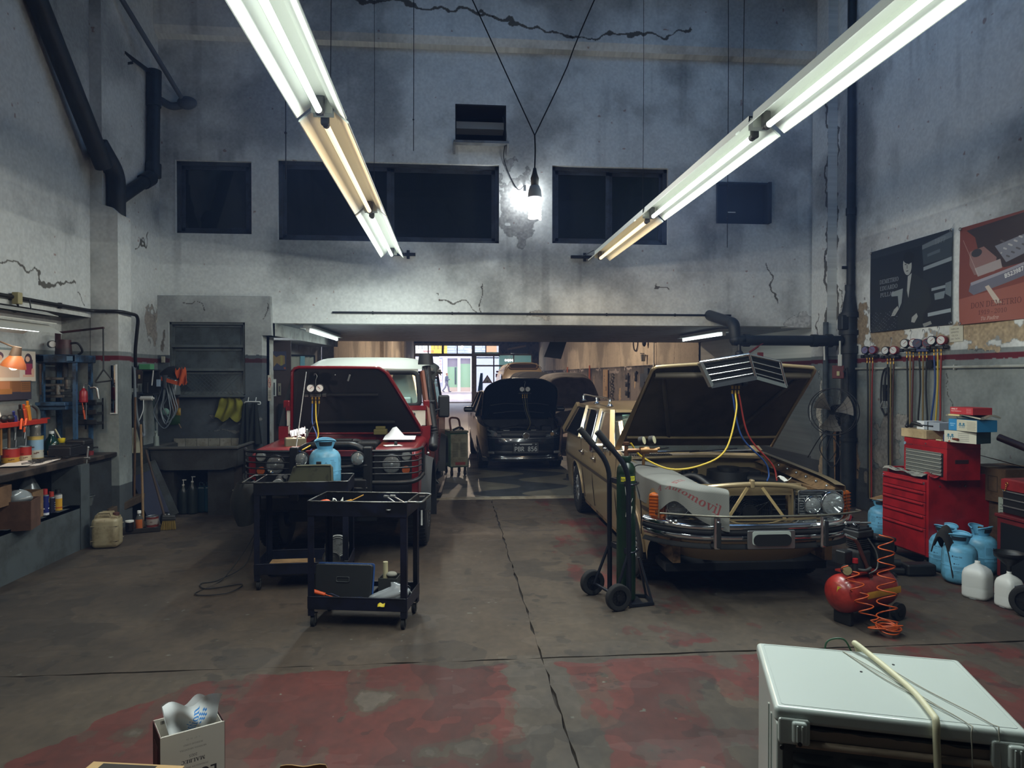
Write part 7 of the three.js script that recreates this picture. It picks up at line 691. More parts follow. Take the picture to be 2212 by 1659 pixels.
[['cardboard_box', 'brown cardboard box stacked behind the red cabinet, upper', [5.05, 0.62, -5.95], 0.1, 0.42, 0.3, 0.42, MT.carddark], ['cardboard_box', 'brown cardboard box on the floor under the upper box by the wall', [5.08, 0.0, -5.95], 0.05, 0.4, 0.6, 0.44, mat(0x56402e, 0.92, 0, { grime: 'dusty' })], ['cardboard_box', 'tan carton at the right edge by the wall', [5.2, 0.89, -5.45], 0.1, 0.26, 0.24, 0.26, mat(0xa07c4e, 0.9, 0, { grime: 'soft' })]].forEach(([n, l, p, ry, w, h, d, m]) => { const o = grp(n, l, 'box', p, ry); add(o, 'box_walls', [B(w, h, d, 0, h / 2, 0)], m); add(o, 'tape', B(w + 0.003, 0.003, 0.06, 0, h, 0), mat(0x8a6c44, 0.5)); if (l.includes('upper')) { add(o, 'flap', T(B(0.36, 0.005, 0.2), -0.06, h + 0.05, 0.05, 0.1, 0, -0.25), m); add(o, 'print', T(ext(rrect(0.1, 0.14, 0.005), 0.002, 0, [rrect(0.09, 0.13, 0.004)]), -w / 2 - 0.002, 0.16, 0.08, 0, -PI / 2, 0), mat(0x3c2c1e, 0.9)); } });
one('green_white_label', 'white card with a green diamond leaning by the boxes', 'card', card(0.16, 0.3, 0.01, 0, 0.15, 0, 0, 0, 0), print(96, 160, (c, w, h) => { c.fillStyle = '#8f9488'; c.fillRect(0, 0, w, h); c.fillStyle = '#255c44'; c.beginPath(); c.moveTo(50, 80); c.lineTo(96, 40); c.lineTo(96, 120); c.fill(); c.fillStyle = '#4a4f4a'; for (let i = 0; i < 9; i++) c.fillRect(8, 30 + i * 13, 34, 3); }), [4.84, 0.38, -5.66], -1.2);
// ------------------------------------------------------------ right wall: posters, gauges, pipes, fan
const poster = (w, h, draw) => print(w, h, draw, 0.35);
{ const t = poster(640, 448, (c, w, h) => { c.fillStyle = '#1b2026'; c.fillRect(0, 0, w, h); const P = (col, pts) => { c.fillStyle = col; c.beginPath(); pts.forEach((p, i) => i ? c.lineTo(p[0], p[1]) : c.moveTo(p[0], p[1])); c.fill(); };
    c.fillStyle = '#2a3036'; c.fillRect(0, 0, w, 40); P('#6a7378', [[430, 40], [640, 10], [640, 40], [430, 62]]); P('#3b444a', [[430, 62], [640, 40], [640, 130], [440, 140]]); P('#59636a', [[470, 90], [560, 80], [560, 96], [470, 104]]); P('#8b9498', [[440, 150], [640, 130], [640, 150], [440, 168]]); P('#20262c', [[440, 170], [640, 150], [640, 250], [440, 260]]); P('#8d979b', [[500, 262], [600, 258], [600, 272], [500, 276]]); P('#7a858a', [[520, 290], [600, 285], [590, 320], [525, 322]]); P('#9aa4a8', [[470, 380], [640, 372], [640, 390], [470, 398]]); P('#6d777c', [[600, 250], [640, 245], [640, 320], [600, 300]]);
    P('#8f9898', [[190, 245], [280, 235], [270, 310], [250, 340], [240, 270], [190, 268]]);
    P('#262b2c', [[310, 200], [365, 170], [420, 200], [470, 230], [500, 330], [440, 380], [430, 448], [250, 448], [240, 390], [280, 330]]); P('#a9aca9', [[318, 178], [350, 165], [338, 215], [322, 290], [312, 250]]);
    c.fillStyle = '#a8aba6'; c.beginPath(); c.ellipse(315, 120, 34, 52, -0.12, 0, 7); c.fill(); c.fillStyle = '#14171a'; c.beginPath(); c.ellipse(325, 84, 44, 30, 0.15, 0, 7); c.fill(); c.fillRect(352, 86, 14, 46); c.fillStyle = '#3a3d3c'; c.fillRect(294, 112, 14, 5); c.fillRect(320, 112, 14, 5); c.fillRect(305, 148, 18, 4); c.fillRect(311, 118, 4, 20); P('#a3a5a0', [[210, 340], [240, 322], [250, 340], [220, 372], [190, 372]]); P('#a3a5a0', [[350, 390], [385, 372], [395, 390], [370, 420], [345, 415]]); P('#8b8d88', [[430, 430], [490, 420], [500, 436], [440, 448]]);
    c.fillStyle = '#737a80'; for (let i = 0; i < 60; i++) c.fillRect((i * 71) % 230 + 6, 340 + (i * 37) % 100, 4 + i % 7, 3); c.fillStyle = '#9aa1a6'; c.font = '30px serif'; c.fillText('DEMETRIO', 86, 190); c.fillText('EDUARDO', 90, 226); c.fillText('PULLAS', 94, 262); c.font = '34px serif'; c.strokeStyle = '#8b9298'; c.strokeText('1977', 520, 52); });
  const g = grp('memorial_banner', 'dark grey banner with a man in a jacket and the year 1977', 'banner', [XR - 0.012, 2.82, -7.78], -PI / 2); add(g, 'banner_sheet', grid(20, 14, (u, v) => [(u - 0.5) * 1.46, (v - 0.5) * 1.03, 0.012 * Math.sin(u * 7 + v * 2) * (1 - v) + 0.012]), t); add(g, 'eyelet', [[-0.72, 0.5], [0.72, 0.5], [-0.72, -0.5], [0.72, -0.5]].map(([x, y]) => TO(0.015, 0.004, x, y, 0.02, 0, 0, 0)), MT.steel); add(g, 'tie', [rod([-0.72, 0.5, 0.02], [-0.74, 0.57, 0], 0.004), rod([0.72, 0.5, 0.02], [0.74, 0.57, 0], 0.004)], MT.white); }
{ const t = poster(640, 448, (c, w, h) => { const gr = (col, pts) => { c.fillStyle = col; c.beginPath(); pts.forEach((p, i) => i ? c.lineTo(p[0], p[1]) : c.moveTo(p[0], p[1])); c.fill(); }; c.fillStyle = '#7d4238'; c.fillRect(0, 0, w, h); gr('#3a2f30', [[40, 20], [640, 0], [640, 200], [250, 220], [120, 160], [90, 60]]); gr('#8e6a64', [[60, 120], [140, 110], [210, 170], [200, 230], [90, 230], [60, 180]]); c.fillStyle = '#3c3a3e'; c.beginPath(); c.ellipse(100, 132, 30, 18, 0, 0, 7); c.fill(); gr('#a79a96', [[90, 200], [230, 180], [240, 220], [110, 240]]); gr('#7f8088', [[200, 120], [420, 90], [440, 160], [260, 200]]); for (let i = 0; i < 60; i++) { c.fillStyle = i % 2 ? '#b7b4b2' : '#5a5658'; c.fillRect(230 + (i * 41) % 190, 100 + (i * 23) % 80, 8, 6); } gr('#6d6c78', [[70, 265], [520, 190], [540, 235], [90, 320], [60, 300]]); gr('#9c98a0', [[70, 262], [520, 186], [520, 196], [74, 276]]); c.fillStyle = '#e0dcd8'; c.font = 'bold 26px sans-serif'; c.save(); c.translate(252, 268); c.rotate(-0.2); c.fillText('B523987', 0, 0); c.restore(); gr('#6f747a', [[480, 60], [540, 50], [560, 130], [530, 240], [490, 240]]); c.fillStyle = '#b08a72'; c.beginPath(); c.arc(512, 44, 18, 0, 7); c.fill(); gr('#9a5a4c', [[0, 330], [640, 270], [640, 448], [0, 448]]); gr('#c9b8a8', [[150, 290], [170, 285], [240, 370], [210, 372]]); c.fillStyle = '#5a2c26'; c.font = '34px serif'; c.fillText('DON DEMETRIO', 74, 380); c.font = '28px serif'; c.fillText('1919 - 2010', 118, 412); c.fillStyle = '#cbb0a2'; c.font = 'italic 22px serif'; c.fillText('Tu Padre', 132, 438); c.strokeStyle = 'rgba(210,190,180,.5)'; c.lineWidth = 3; c.beginPath(); c.moveTo(20, 60); c.lineTo(110, 230); c.stroke(); });
  const g = grp('memorial_banner', 'reddish banner with a car, the name DON DEMETRIO and dates', 'banner', [XR - 0.012, 2.80, -6.18], -PI / 2); add(g, 'banner_sheet', grid(20, 14, (u, v) => [(u - 0.5) * 1.5, (v - 0.5) * 1.02, 0.015 * Math.sin(u * 8 + v * 3) * (1 - v) + 0.015]), t); add(g, 'eyelet', [[-0.74, 0.5], [0.74, 0.5], [-0.74, -0.5]].map(([x, y]) => TO(0.015, 0.004, x, y, 0.024, 0, 0, 0)), MT.steel); }
one('handwritten_note', 'small handwritten paper note pinned under the gap between the banners', 'note', card(0.2, 0.17, 0.003, 0, 0, 0, 0, -PI / 2, 0.02), print(160, 136, (c, w, h) => { c.fillStyle = '#c4c0ac'; c.fillRect(0, 0, w, h); c.fillStyle = '#3a362c'; c.font = '20px monospace'; ['FABRICAR', 'SOPORTES', ' CELICA', 'con Techo'].forEach((s, i) => c.fillText(s, 16, 32 + i * 28)); }), [XR - 0.008, 2.2, -7.0]);
{ const GZ = [[-8.44, 2.08, 'leftmost', mat(0x6f6a8c, 0.3), [HK, mat(0x6a5a30, 0.5), HR], 1.55], [-8.02, 2.06, 'second from the left', MT.white, [HK, mat(0x7a6a3a, 0.5), mat(0x4a2c24, 0.5)], 1.5], [-7.66, 2.13, 'middle', MT.white, [HK, mat(0x8a7440, 0.5), mat(0x5a2622, 0.5)], 0.93], [-7.44, 2.12, 'fourth', MT.white, [HK, mat(0x7a6434, 0.5), HK], 0.93], [-7.2, 2.14, 'rightmost', MT.white, [HB, HY, HR], 0.93]];
  GZ.forEach(([z, y, w, dial, hs, len], k) => gauges('wall_gauge_set', ['manifold gauge set with violet dials, first beside the big pipe', 'manifold gauge set with white dials above the hanging inspection lead', 'manifold gauge set with white dials, black and red, in the middle of the wall row', 'manifold gauge set with one blue and one red housing seen edge on', 'manifold gauge set with blue, yellow and red hoses, last of the row'][k], [XR - 0.06, y, z], -PI / 2 + (k === 3 ? 0.5 : 0.35), { R: 0.05, group: 'manifold gauge sets hung on the right wall', left: k === 3 ? mat(0x1c2a52, 0.4) : MT.black, right: MT.redT, dial: k === 3 ? mat(0x2c2a44, 0.4) : dial, block: k === 3 ? mat(0x1c2a5a, 0.4) : MT.dullsteel, hr: 0.0095, hoses: hs.map((m, i) => [m, [[(i - 1) * 0.03, -0.5, 0.01], [(i - 1) * (k > 2 ? 0.05 : 0.025) + (k === 4 ? -0.02 : 0), -0.5 - len * 0.4, 0.01], [(i - 1) * 0.025 - (k === 4 ? 0.05 : 0), -len - (k < 2 ? 0.35 : 0.05), 0.0]]]) })); }
{ const g = grp('inspection_lead', 'caged inspection lamp with its black lead looped on the wall', 'lamp', [XR - 0.05, 1.62, -8.14], -PI / 2); add(g, 'cable', [tube([[0, 0.2, 0], [0.05, 0.23, 0], [0.12, 0.05, 0], [0.11, -0.25, 0.01], [0.0, -0.35, 0.01], [-0.08, -0.2, 0.01], [-0.08, 0.1, 0], [0, 0.22, 0], [0.08, 0.05, 0], [0.04, -0.05, 0.01]], 0.012, 70, 6), tube([[0, 0.2, 0], [0.0, 0.08, 0.01], [0, 0.0, 0.01]], 0.012)], MT.cord); add(g, 'grip', C(0.03, 0.025, 0.2, 0.0, -0.08, 0.01), MT.rubber); add(g, 'lamp_cage', [...Array.from({ length: 8 }, (_, k) => { const a = k / 8 * 2 * PI; return tube([[Math.cos(a) * 0.03, -0.18, Math.sin(a) * 0.03 + 0.01], [Math.cos(a) * 0.055, -0.26, Math.sin(a) * 0.055 + 0.01], [0, -0.38, 0.01]], 0.003, 10, 4); }), TO(0.055, 0.004, 0, -0.26, 0.01, PI / 2)], MT.steel); }
one('wall_conduit', 'long pale conduit pipe running along the right wall below the stripe', 'conduit', [CZ(0.016, 6.2, 0, 0, 0, 10), ...[-2.6, -1.2, 0.2, 1.6].map((z) => B(0.03, 0.05, 0.02, 0.01, 0, z))], mat(0xa9aba2, 0.5, 0, { grime: 'soft' }), [XR - 0.03, 1.845, -5.8]);
one('black_switch_knob', 'round black knob on the conduit under the fourth gauge set', 'switch', [CX(0.05, 0.05, 0, 0, 0, 20)], MT.black, [XR - 0.05, 1.88, -7.33]);
const pp = MT.pipe, collar = (R, x, y, z, h = 0.06) => C(R, R, h, x, y, z, 0, 0, 0, 20);
{ const g = grp('soil_pipe', 'tall black drain pipe with collars in the right corner', 'pipe', [5.3, 0, -8.9]); add(g, 'upper_pipe', [C(0.05, 0.05, 4.7, 0.02, 5.25, 0), collar(0.065, 0.02, 3.95, 0, 0.09)], pp); add(g, 'reducer', lathe([[0.05, 0.42], [0.062, 0.42], [0.062, 0.36], [0.055, 0.33], [0.1, 0.06], [0.115, 0.05], [0.115, -0.02], [0.1, -0.02]], 0.01, 2.55, 0), pp); add(g, 'inspection_collar', [C(0.1, 0.1, 0.3, 0, 2.44, 0), RB(0.1, 0.2, 0.12, 0.02, -0.1, 2.46, 0.03), collar(0.125, 0, 2.56, 0, 0.05), collar(0.125, 0, 2.33, 0, 0.06)], pp); add(g, 'lower_pipe', [C(0.098, 0.098, 2.3, 0, 1.15, 0), collar(0.122, 0, 2.1, 0, 0.1), collar(0.115, 0, 0.9, 0, 0.05)], pp); add(g, 'bracket', [B(0.2, 0.04, 0.02, 0.0, 1.5, 0), B(0.2, 0.04, 0.02, 0, 3.2, 0)], MT.blackM); }
{ const g = grp('branch_pipe', 'black horizontal drain pipe running from the soffit to the corner pipe', 'pipe', [0, 2.22, -8.9]); add(g, 'pipe_run', CX(0.068, 1.5, 4.44, 0, 0, 18), pp); add(g, 'elbow', [bend([[3.72, 0.42, -0.95], [3.72, 0.22, -0.0], [3.72, 0.0, 0], [3.85, 0, 0]], 0.075, 0.12, 14), S(0.08, 3.73, 0.01, 0), CX(0.085, 0.07, 3.88, 0, 0)], pp); add(g, 'socket_collar', [CX(0.085, 0.08, 4.82, 0, 0), CX(0.09, 0.07, 5.02, 0, 0), CX(0.078, 0.2, 4.95, 0, 0)], pp); add(g, 'hanger', rod([4.95, 0.06, 0], [4.95, -0.26, 0.02], 0.012), MT.white); }
one('hanging_plug', 'round black lamp holder hanging under the pipe elbow', 'lamp holder', [S(0.055, 0, -0.05, 0, 1, 0.9, 1), C(0.02, 0.03, 0.08, 0, 0.03, 0)], MT.black, [3.76, 2.09, -8.85]); one('red_screwdriver', 'red handled tool hooked on a cord near the pipe elbow', 'tool', [rod([0, 0, 0], [0.12, 0.08, 0], 0.014), rod([0.12, 0.08, 0], [0.2, 0.13, 0], 0.006), RB(0.07, 0.06, 0.04, 0.006, 0.14, -0.03, 0.02)], mat(0x6a2422, 0.5), [3.9, 2.06, -8.85]);
{ const g = grp('fan', 'black wall fan with wire guard and two visible blades', 'fan', [4.66, 1.31, -8.15], -0.85), R = 0.285; add(g, 'guard', [TO(R, 0.006, 0, 0, 0.05, 0, 0, 0, PI * 2, 48), TO(R, 0.006, 0, 0, -0.05, 0, 0, 0, PI * 2, 48), TO(R * 0.66, 0.002, 0, 0, 0.085, 0, 0, 0, PI * 2, 40), TO(R * 0.33, 0.002, 0, 0, 0.1, 0, 0, 0, PI * 2, 30), ...Array.from({ length: 22 }, (_, k) => { const a = k / 22 * 2 * PI, b = a + 0.35; return tube([[Math.cos(a) * 0.05, Math.sin(a) * 0.05, 0.105], [Math.cos((a + b) / 2) * R * 0.6, Math.sin((a + b) / 2) * R * 0.6, 0.095], [Math.cos(b) * R, Math.sin(b) * R, 0.05]], 0.0016, 8, 3); }), ...Array.from({ length: 14 }, (_, k) => { const a = k / 14 * 2 * PI; return rod([Math.cos(a) * 0.08, Math.sin(a) * 0.08, -0.09], [Math.cos(a) * R, Math.sin(a) * R, -0.05], 0.0016, 3); })], MT.blackM);
  for (let k = 0; k < 3; k++) add(g, 'fan_blade', T(thick(8, 6, (u, v) => { const a = lerp(-0.45, 0.45, u), r = lerp(0.04, 0.24, v); return [Math.sin(a) * r * (0.8 + 0.4 * v), Math.cos(a) * r, (u - 0.5) * 0.07]; }, 0.004), 0, 0, 0.01, 0, 0, k * 2.094 + 0.9), mat(0x4a4640, 0.5)); add(g, 'motor', [CZ(0.085, 0.16, 0, 0, -0.17, 24), S(0.083, 0, 0, -0.25, 1, 1, 0.7), C(0.03, 0.035, 0.12, 0, -0.12, -0.16)], mat(0x101214, 0.25, 0.2)); add(g, 'tilt_knob', [CZ(0.018, 0.02, 0.0, -0.12, -0.1)], MT.steel); add(g, 'pole', [C(0.02, 0.02, 0.45, 0, -0.38, -0.16), C(0.028, 0.028, 0.66, 0, -0.9, -0.16), C(0.16, 0.18, 0.03, 0, -1.293, -0.16)], mat(0x1a1c1e, 0.2, 0.6)); add(g, 'cable', [tube([[0, -0.1, -0.22], [-0.15, -0.5, -0.2], [-0.05, -0.7, -0.1], [0.05, -0.5, -0.12], [-0.1, -0.3, -0.15], [-0.2, -0.45, -0.1], [-0.1, -0.62, -0.12], [0.03, -0.4, -0.18]], 0.007, 60, 5), tube([[-0.02, -0.1, -0.2], [-0.25, -0.35, -0.25], [-0.42, -0.62, -0.3]], 0.007)], MT.cord); }
{ const g = grp('fan_switch_box', 'dark red switch box with a white plug beside the corner pipe', 'switch box', [4.95, 1.8, -8.55], -0.5); add(g, 'box', RB(0.14, 0.17, 0.06, 0.01, 0, 0, 0), mat(0x5a1c1c, 0.5)); add(g, 'switch', RB(0.035, 0.06, 0.02, 0.005, 0.0, -0.02, 0.035), mat(0xb0a87c, 0.5)); add(g, 'fuse_holder', [RB(0.05, 0.15, 0.05, 0.008, 0.02, 0.15, 0.02), rod([0.02, 0.22, 0.0], [0.02, 0.4, 0], 0.012)], mat(0xb4b6b0, 0.5)); add(g, 'cable', tube([[0.06, 0.0, 0.02], [0.1, 0.05, 0.03], [0.11, -0.2, 0.02], [0.14, -0.6, 0.02]], 0.014), MT.cord); add(g, 'wall_mount', B(0.1, 0.04, 0.5, 0.02, 0, -0.26), mat(0x2a2c2e, 0.6)); }
one('leaning_board', 'thin wooden slat leaning on the wall behind the gold car', 'board', bar([0, 0, 0.25], [0.1, 1.3, 0], 0.05, 0.02), MT.wood, [5.18, 0, -9.2]); one('wall_notice', 'small framed card on the wall behind the raised gold bonnet', 'notice', [T(ext(rrect(0.16, 0.26, 0.005), 0.01), 0, 0, 0, 0, -PI / 2, 0.06)], mat(0xa8aaa6, 0.7), [XR - 0.01, 1.18, -9.95]); one('corner_conduit', 'dark grey painted conduit running up the right corner', 'conduit', [CX(0.001, 0.001, 0, 0, 0), C(0.035, 0.035, 2.5, 0, 1.25, 0)].slice(1), mat(0x4d5559, 0.7, 0, { grime: 'soft' }), [5.2, 0, -9.3]);
// ------------------------------------------------------------ foreground
{ const W = 0.6, Dp = 0.465, H = 0.85, g = grp('washing_machine', 'white washing machine with its louvred back turned to the camera', 'appliance', [1.237, 0, -1.938], -0.325), wm = mat(0xaab2ac, 0.3, 0, { clearcoat: 0.3 }), gm = mat(0x3c4140, 0.6);
  add(g, 'cabinet', [RB(0.02, H - 0.06, Dp - 0.02, 0.006, -W / 2 + 0.012, H / 2 - 0.02, 0), RB(0.02, H - 0.06, Dp - 0.02, 0.006, W / 2 - 0.012, H / 2 - 0.02, 0), RB(W - 0.02, H - 0.06, 0.02, 0.006, 0, H / 2 - 0.02, -Dp / 2 + 0.015), B(W - 0.03, 0.02, Dp - 0.03, 0, 0.02, 0)], wm); for (const d of [0.06, 0.12]) add(g, 'side_rib', B(0.004, H - 0.1, 0.012, -W / 2 + 0.001, H / 2 - 0.02, d), wm);
  add(g, 'worktop', [RB(W + 0.01, 0.045, Dp + 0.01, 0.014, 0, H - 0.022, 0)], wm).add(mesh('worktop_line', [T(ext(rrect(W - 0.03, Dp - 0.03, 0.01), 0.0015, 0, [rrect(W - 0.033, Dp - 0.033, 0.01)]), 0, H + 0.0007, 0, -PI / 2, 0, 0)], mat(0x9aa19e, 0.6))); add(g, 'screw_hole', [[-0.02, -0.06], [0.09, -0.14]].map(([x, z]) => C(0.004, 0.004, 0.002, x, H + 0.001, z, 0, 0, 0, 10)), mDark);
  add(g, 'back_panel', B(W - 0.04, H - 0.07, 0.008, 0, H / 2 - 0.02, Dp / 2 - 0.012), gm);
  for (let i = 0; i < 4; i++) for (let j = 0; j < 14; j++) add(g, 'louvre', T(thick(6, 3, (u, v) => [(u - 0.5) * 0.1, -v * 0.018, 0.014 * Math.sin(v * PI * 0.62) * Math.sin(clamp(u * 8, 0, 1) * PI / 2) * Math.sin(clamp((1 - u) * 8, 0, 1) * PI / 2)], 0.002), -0.205 + i * 0.134, H - 0.125 - j * 0.03, Dp / 2 - 0.008), gm);
  const pm = mat(0x9f8f7c, 0.6, 0, { grime: 'soft' }); add(g, 'foam_seal', [grid(60, 3, (u, v) => { const x = lerp(-W / 2 + 0.045, W / 2 - 0.04, u); return [x, H - 0.085 + v * (0.022 + 0.008 * fbm(u * 14, 2, 700, 3)), Dp / 2 - 0.0065]; })], mat(0x857566, 0.7)); add(g, 'putty_bar', [tube([[-W / 2 + 0.05, H - 0.096, Dp / 2 - 0.002], [0, H - 0.094, Dp / 2], [W / 2 - 0.07, H - 0.093, Dp / 2], [W / 2 - 0.045, H - 0.1, Dp / 2 - 0.004], [W / 2 - 0.04, H - 0.3, Dp / 2 - 0.004]], 0.011, 60, 8)], pm);
  for (const s of [-1, 1]) { const b = add(g, 'corner_bracket', [T(ext(rrect(0.08, 0.07, 0.008), 0.02, 0.004), s * (W / 2 - 0.045), H - 0.06, Dp / 2 + 0.002)], wm); b.add(mesh('bracket_clip', [RB(0.038, 0.06, 0.018, 0.008, s * (W / 2 - 0.045) + 0.012, H - 0.058, Dp / 2 + 0.016), ...[-0.008, 0.004].map((d) => RB(0.005, 0.045, 0.01, 0.002, s * (W / 2 - 0.045) + 0.014 + d, H - 0.058, Dp / 2 + 0.024))], wm)); b.add(mesh('bracket_screw', CZ(0.006, 0.01, s * (W / 2 - 0.045) + 0.012, H - 0.085, Dp / 2 + 0.022, 10), MT.black)); }
  add(g, 'cabinet_screw', CZ(0.006, 0.008, -W / 2 + 0.015, H - 0.11, Dp / 2, 10), MT.black); for (const [x, z] of [[-1, 1], [1, 1], [-1, -1], [1, -1]]) add(g, 'foot', C(0.02, 0.022, 0.03, x * 0.25, 0.012, z * 0.18), MT.black);
  add(g, 'power_cord', [tube([[0.02, H - 0.06, -Dp / 2 - 0.025], [0.015, H + 0.0, -Dp / 2 - 0.02], [0.0, H + 0.026, -Dp / 2 + 0.0], [0.03, H + 0.015, -Dp / 2 + 0.06], [0.06, H + 0.011, -0.06], [0.085, H + 0.011, 0.08], [0.09, H + 0.011, Dp / 2 - 0.03], [0.088, H + 0.006, Dp / 2 + 0.008], [0.088, H - 0.06, Dp / 2 + 0.014], [0.10, H - 0.3, Dp / 2 + 0.016]], 0.009, 90, 8)], mat(0xb7b394, 0.5));
  add(g, 'string', [tube([[-0.04, H + 0.003, -Dp / 2 + 0.02], [0.04, H + 0.004, 0], [0.16, H + 0.005, Dp / 2 - 0.02], [0.168, H - 0.03, Dp / 2 + 0.012], [0.172, H - 0.3, Dp / 2 + 0.014]], 0.0018, 50, 4), tube([[-0.04, H + 0.003, -Dp / 2 + 0.02], [0.06, H + 0.006, 0.0], [0.16, H + 0.005, Dp / 2 - 0.02]], 0.0015, 30, 4), tube([[0.03, H + 0.008, -Dp / 2 + 0.05], [0.12, H + 0.004, 0.02], [0.22, H + 0.004, Dp / 2 - 0.03], [0.232, H - 0.02, Dp / 2 + 0.008], [0.235, H - 0.3, Dp / 2 + 0.012]], 0.0018, 40, 4)], mat(0x8f8d80, 0.7)); add(g, 'green_wire', tube([[-0.09, H - 0.03, -Dp / 2 - 0.012], [-0.08, H + 0.02, -Dp / 2 - 0.012], [-0.03, H + 0.028, -Dp / 2 - 0.02], [0.0, H - 0.02, -Dp / 2 - 0.03]], 0.003, 30, 5), mat(0x1c4a30, 0.5)); }
{ const W = 0.235, Dp = 0.168, H = 0.35, g = grp('wine_carton', 'white wine carton with upside-down black lettering holding a plastic bag', 'box', [-1.067, 0, -2.905], 0.53), wt = mat(0xc6c0b4, 0.75);
  const ft = print(512, 760, (c, w, h) => { c.fillStyle = '#bdb8ad'; c.fillRect(0, 0, w, h); c.save(); c.translate(w / 2, h); c.rotate(PI); c.textAlign = 'center'; c.translate(0, h); c.fillStyle = '#2a2628'; c.font = 'bold 120px sans-serif'; c.fillText('LOPEZ', -20, -350); c.font = '20px serif'; c.fillStyle = '#5a5450'; c.fillText('FUNDADA EN 1898', -30, -310); c.fillStyle = '#2a2628'; c.font = 'bold 44px serif'; c.fillText('MALBEC', 0, -248); c.font = '30px serif'; c.fillText('2025', 0, -208); c.fillStyle = '#6a645e'; c.font = '19px serif'; c.fillText('MENDOZA ARGENTINA', 0, -152); c.fillText('BODEGAS LOPEZ', 0, -112); c.font = '18px monospace'; c.fillStyle = '#8a857c'; c.fillText('L 27 10 29', 0, -66); c.restore(); });
  ft.map.center.set(0.5, 0.5);
  add(g, 'front_panel', card(W, H, 0.004, 0, H / 2, Dp / 2), ft); add(g, 'side_panel', B(0.004, H, Dp, -W / 2, H / 2, 0), mat(0x3c1416, 0.7)); add(g, 'side_panel', B(0.004, H, Dp, W / 2, H / 2, 0), mat(0x3c1416, 0.7)); add(g, 'back_panel', [B(W, H, 0.004, 0, H / 2, -Dp / 2), B(W, 0.004, Dp, 0, 0.004, 0)], wt); add(g, 'inner_lining', [B(W - 0.012, 0.09, 0.003, 0, H - 0.045, Dp / 2 - 0.005), B(0.003, H - 0.02, Dp - 0.01, -W / 2 + 0.005, H / 2, 0), B(0.003, H - 0.02, Dp - 0.01, W / 2 - 0.005, H / 2, 0)], wt); add(g, 'panel_on_side', T(ext(rrect(0.09, 0.13, 0.005), 0.002), -W / 2 - 0.003, H - 0.12, 0, 0, -PI / 2, 0), mat(0x5a2c2c, 0.6)); add(g, 'barcode', Array.from({ length: 14 }, (_, k) => B(0.0012 + 0.0008 * (k % 3), 0.014, 0.001, -0.09 + k * 0.0045, H - 0.016, -Dp / 2 + 0.003)), MT.black);
  const bt = print(256, 256, (c, w, h) => { c.fillStyle = '#c9cbca'; c.fillRect(0, 0, w, h); c.fillStyle = '#2f78bf'; c.font = 'bold 52px serif'; c.save(); c.translate(120, 235); c.rotate(-1.35); c.fillText('Fashion', 0, 0); c.restore(); for (let i = 0; i < 4; i++) for (let j = 0; j < 5; j++) if ((i + j) % 2 === 0) c.fillRect(158 + i * 11, 66 + j * 11, 11, 11); c.font = 'bold 30px serif'; c.fillText('B', 168, 180); }); bt.roughness = 0.35;
  const bag = grp('plastic_bag', 'thin white plastic bag with blue print stuffed in the wine carton', 'bag', [-1.06, 0.27, -2.91], 0.5); add(bag, 'bag_front', grid(24, 16, (u, v) => [(u - 0.5) * (0.15 + 0.07 * v), v * 0.16 + 0.018 * Math.pow(Math.abs(u - 0.5) * 2, 2) * v + 0.01 * Math.sin(u * 9) * v, 0.03 + 0.018 * Math.sin(u * 11 + v * 3) + 0.012 * Math.sin(v * 9 + u * 4)]), bt); add(bag, 'bag_back', grid(20, 12, (u, v) => [(u - 0.5) * (0.15 + 0.06 * v), v * 0.15 + 0.012 * Math.sin(u * 12) * v, -0.03 + 0.015 * Math.sin(u * 9 + v * 5)]), mat(0xc9cbca, 0.4, 0, { transmission: 0.35, thickness: 0 })); }
{ const W = 0.36, Dp = 0.28, H = 0.285, g = grp('printed_carton', 'brown cardboard carton with a black printed lid, bottom left', 'box', [-1.205, 0, -2.58], -0.17); add(g, 'carton_body', [B(W, H - 0.006, Dp, 0, H / 2 - 0.003, 0)], MT.card); const lt = print(320, 256, (c, w, h) => { c.fillStyle = '#a98a5e'; c.fillRect(0, 0, w, h); c.fillStyle = '#26201c'; c.fillRect(40, 8, 190, 200); c.strokeStyle = '#a98a5e'; c.fillStyle = '#a98a5e'; c.lineWidth = 8; c.beginPath(); c.arc(88, 62, 16, 0.8, 5.6); c.stroke(); c.font = '12px sans-serif'; c.save(); c.translate(66, 120); c.rotate(-0.9); c.fillText('100% RECICLABLE', 0, 0); c.restore(); c.fillStyle = '#3c2f24'; for (let i = 0; i < 4; i++) c.fillRect(50 + i * 46, 222, 22, 14); }); add(g, 'carton_lid', T(card(W, Dp, 0.004), 0, H - 0.002, 0, -PI / 2, 0, 0), lt); add(g, 'side_flap', T(B(0.1, 0.004, Dp * 0.9), W / 2 + 0.045, H - 0.03, 0, 0, 0, -0.6), MT.card); }
{ const g = grp('open_carton', 'open cardboard carton with a raised flap at the bottom edge', 'box', [-0.555, 0, -2.53], -0.05), H = 0.28; add(g, 'carton_walls', [B(0.19, H, 0.004, 0, H / 2, -0.08), B(0.19, H, 0.004, 0, H / 2, 0.08), B(0.004, H, 0.16, 0.095, H / 2, 0), B(0.004, H, 0.16, -0.095, H / 2, 0), B(0.19, 0.004, 0.16, 0, 0.004, 0)], MT.card); add(g, 'flap', thick(8, 3, (u, v) => [(u - 0.5) * (0.185 - 0.02 * v), H + v * 0.03 + 0.004 * Math.sin(u * 9), -0.085 + 0.01 * v], 0.004), MT.card); add(g, 'corner_flap', T(B(0.04, 0.004, 0.08), 0.1, H - 0.01, -0.03, 0, 0, -0.9), MT.card); }
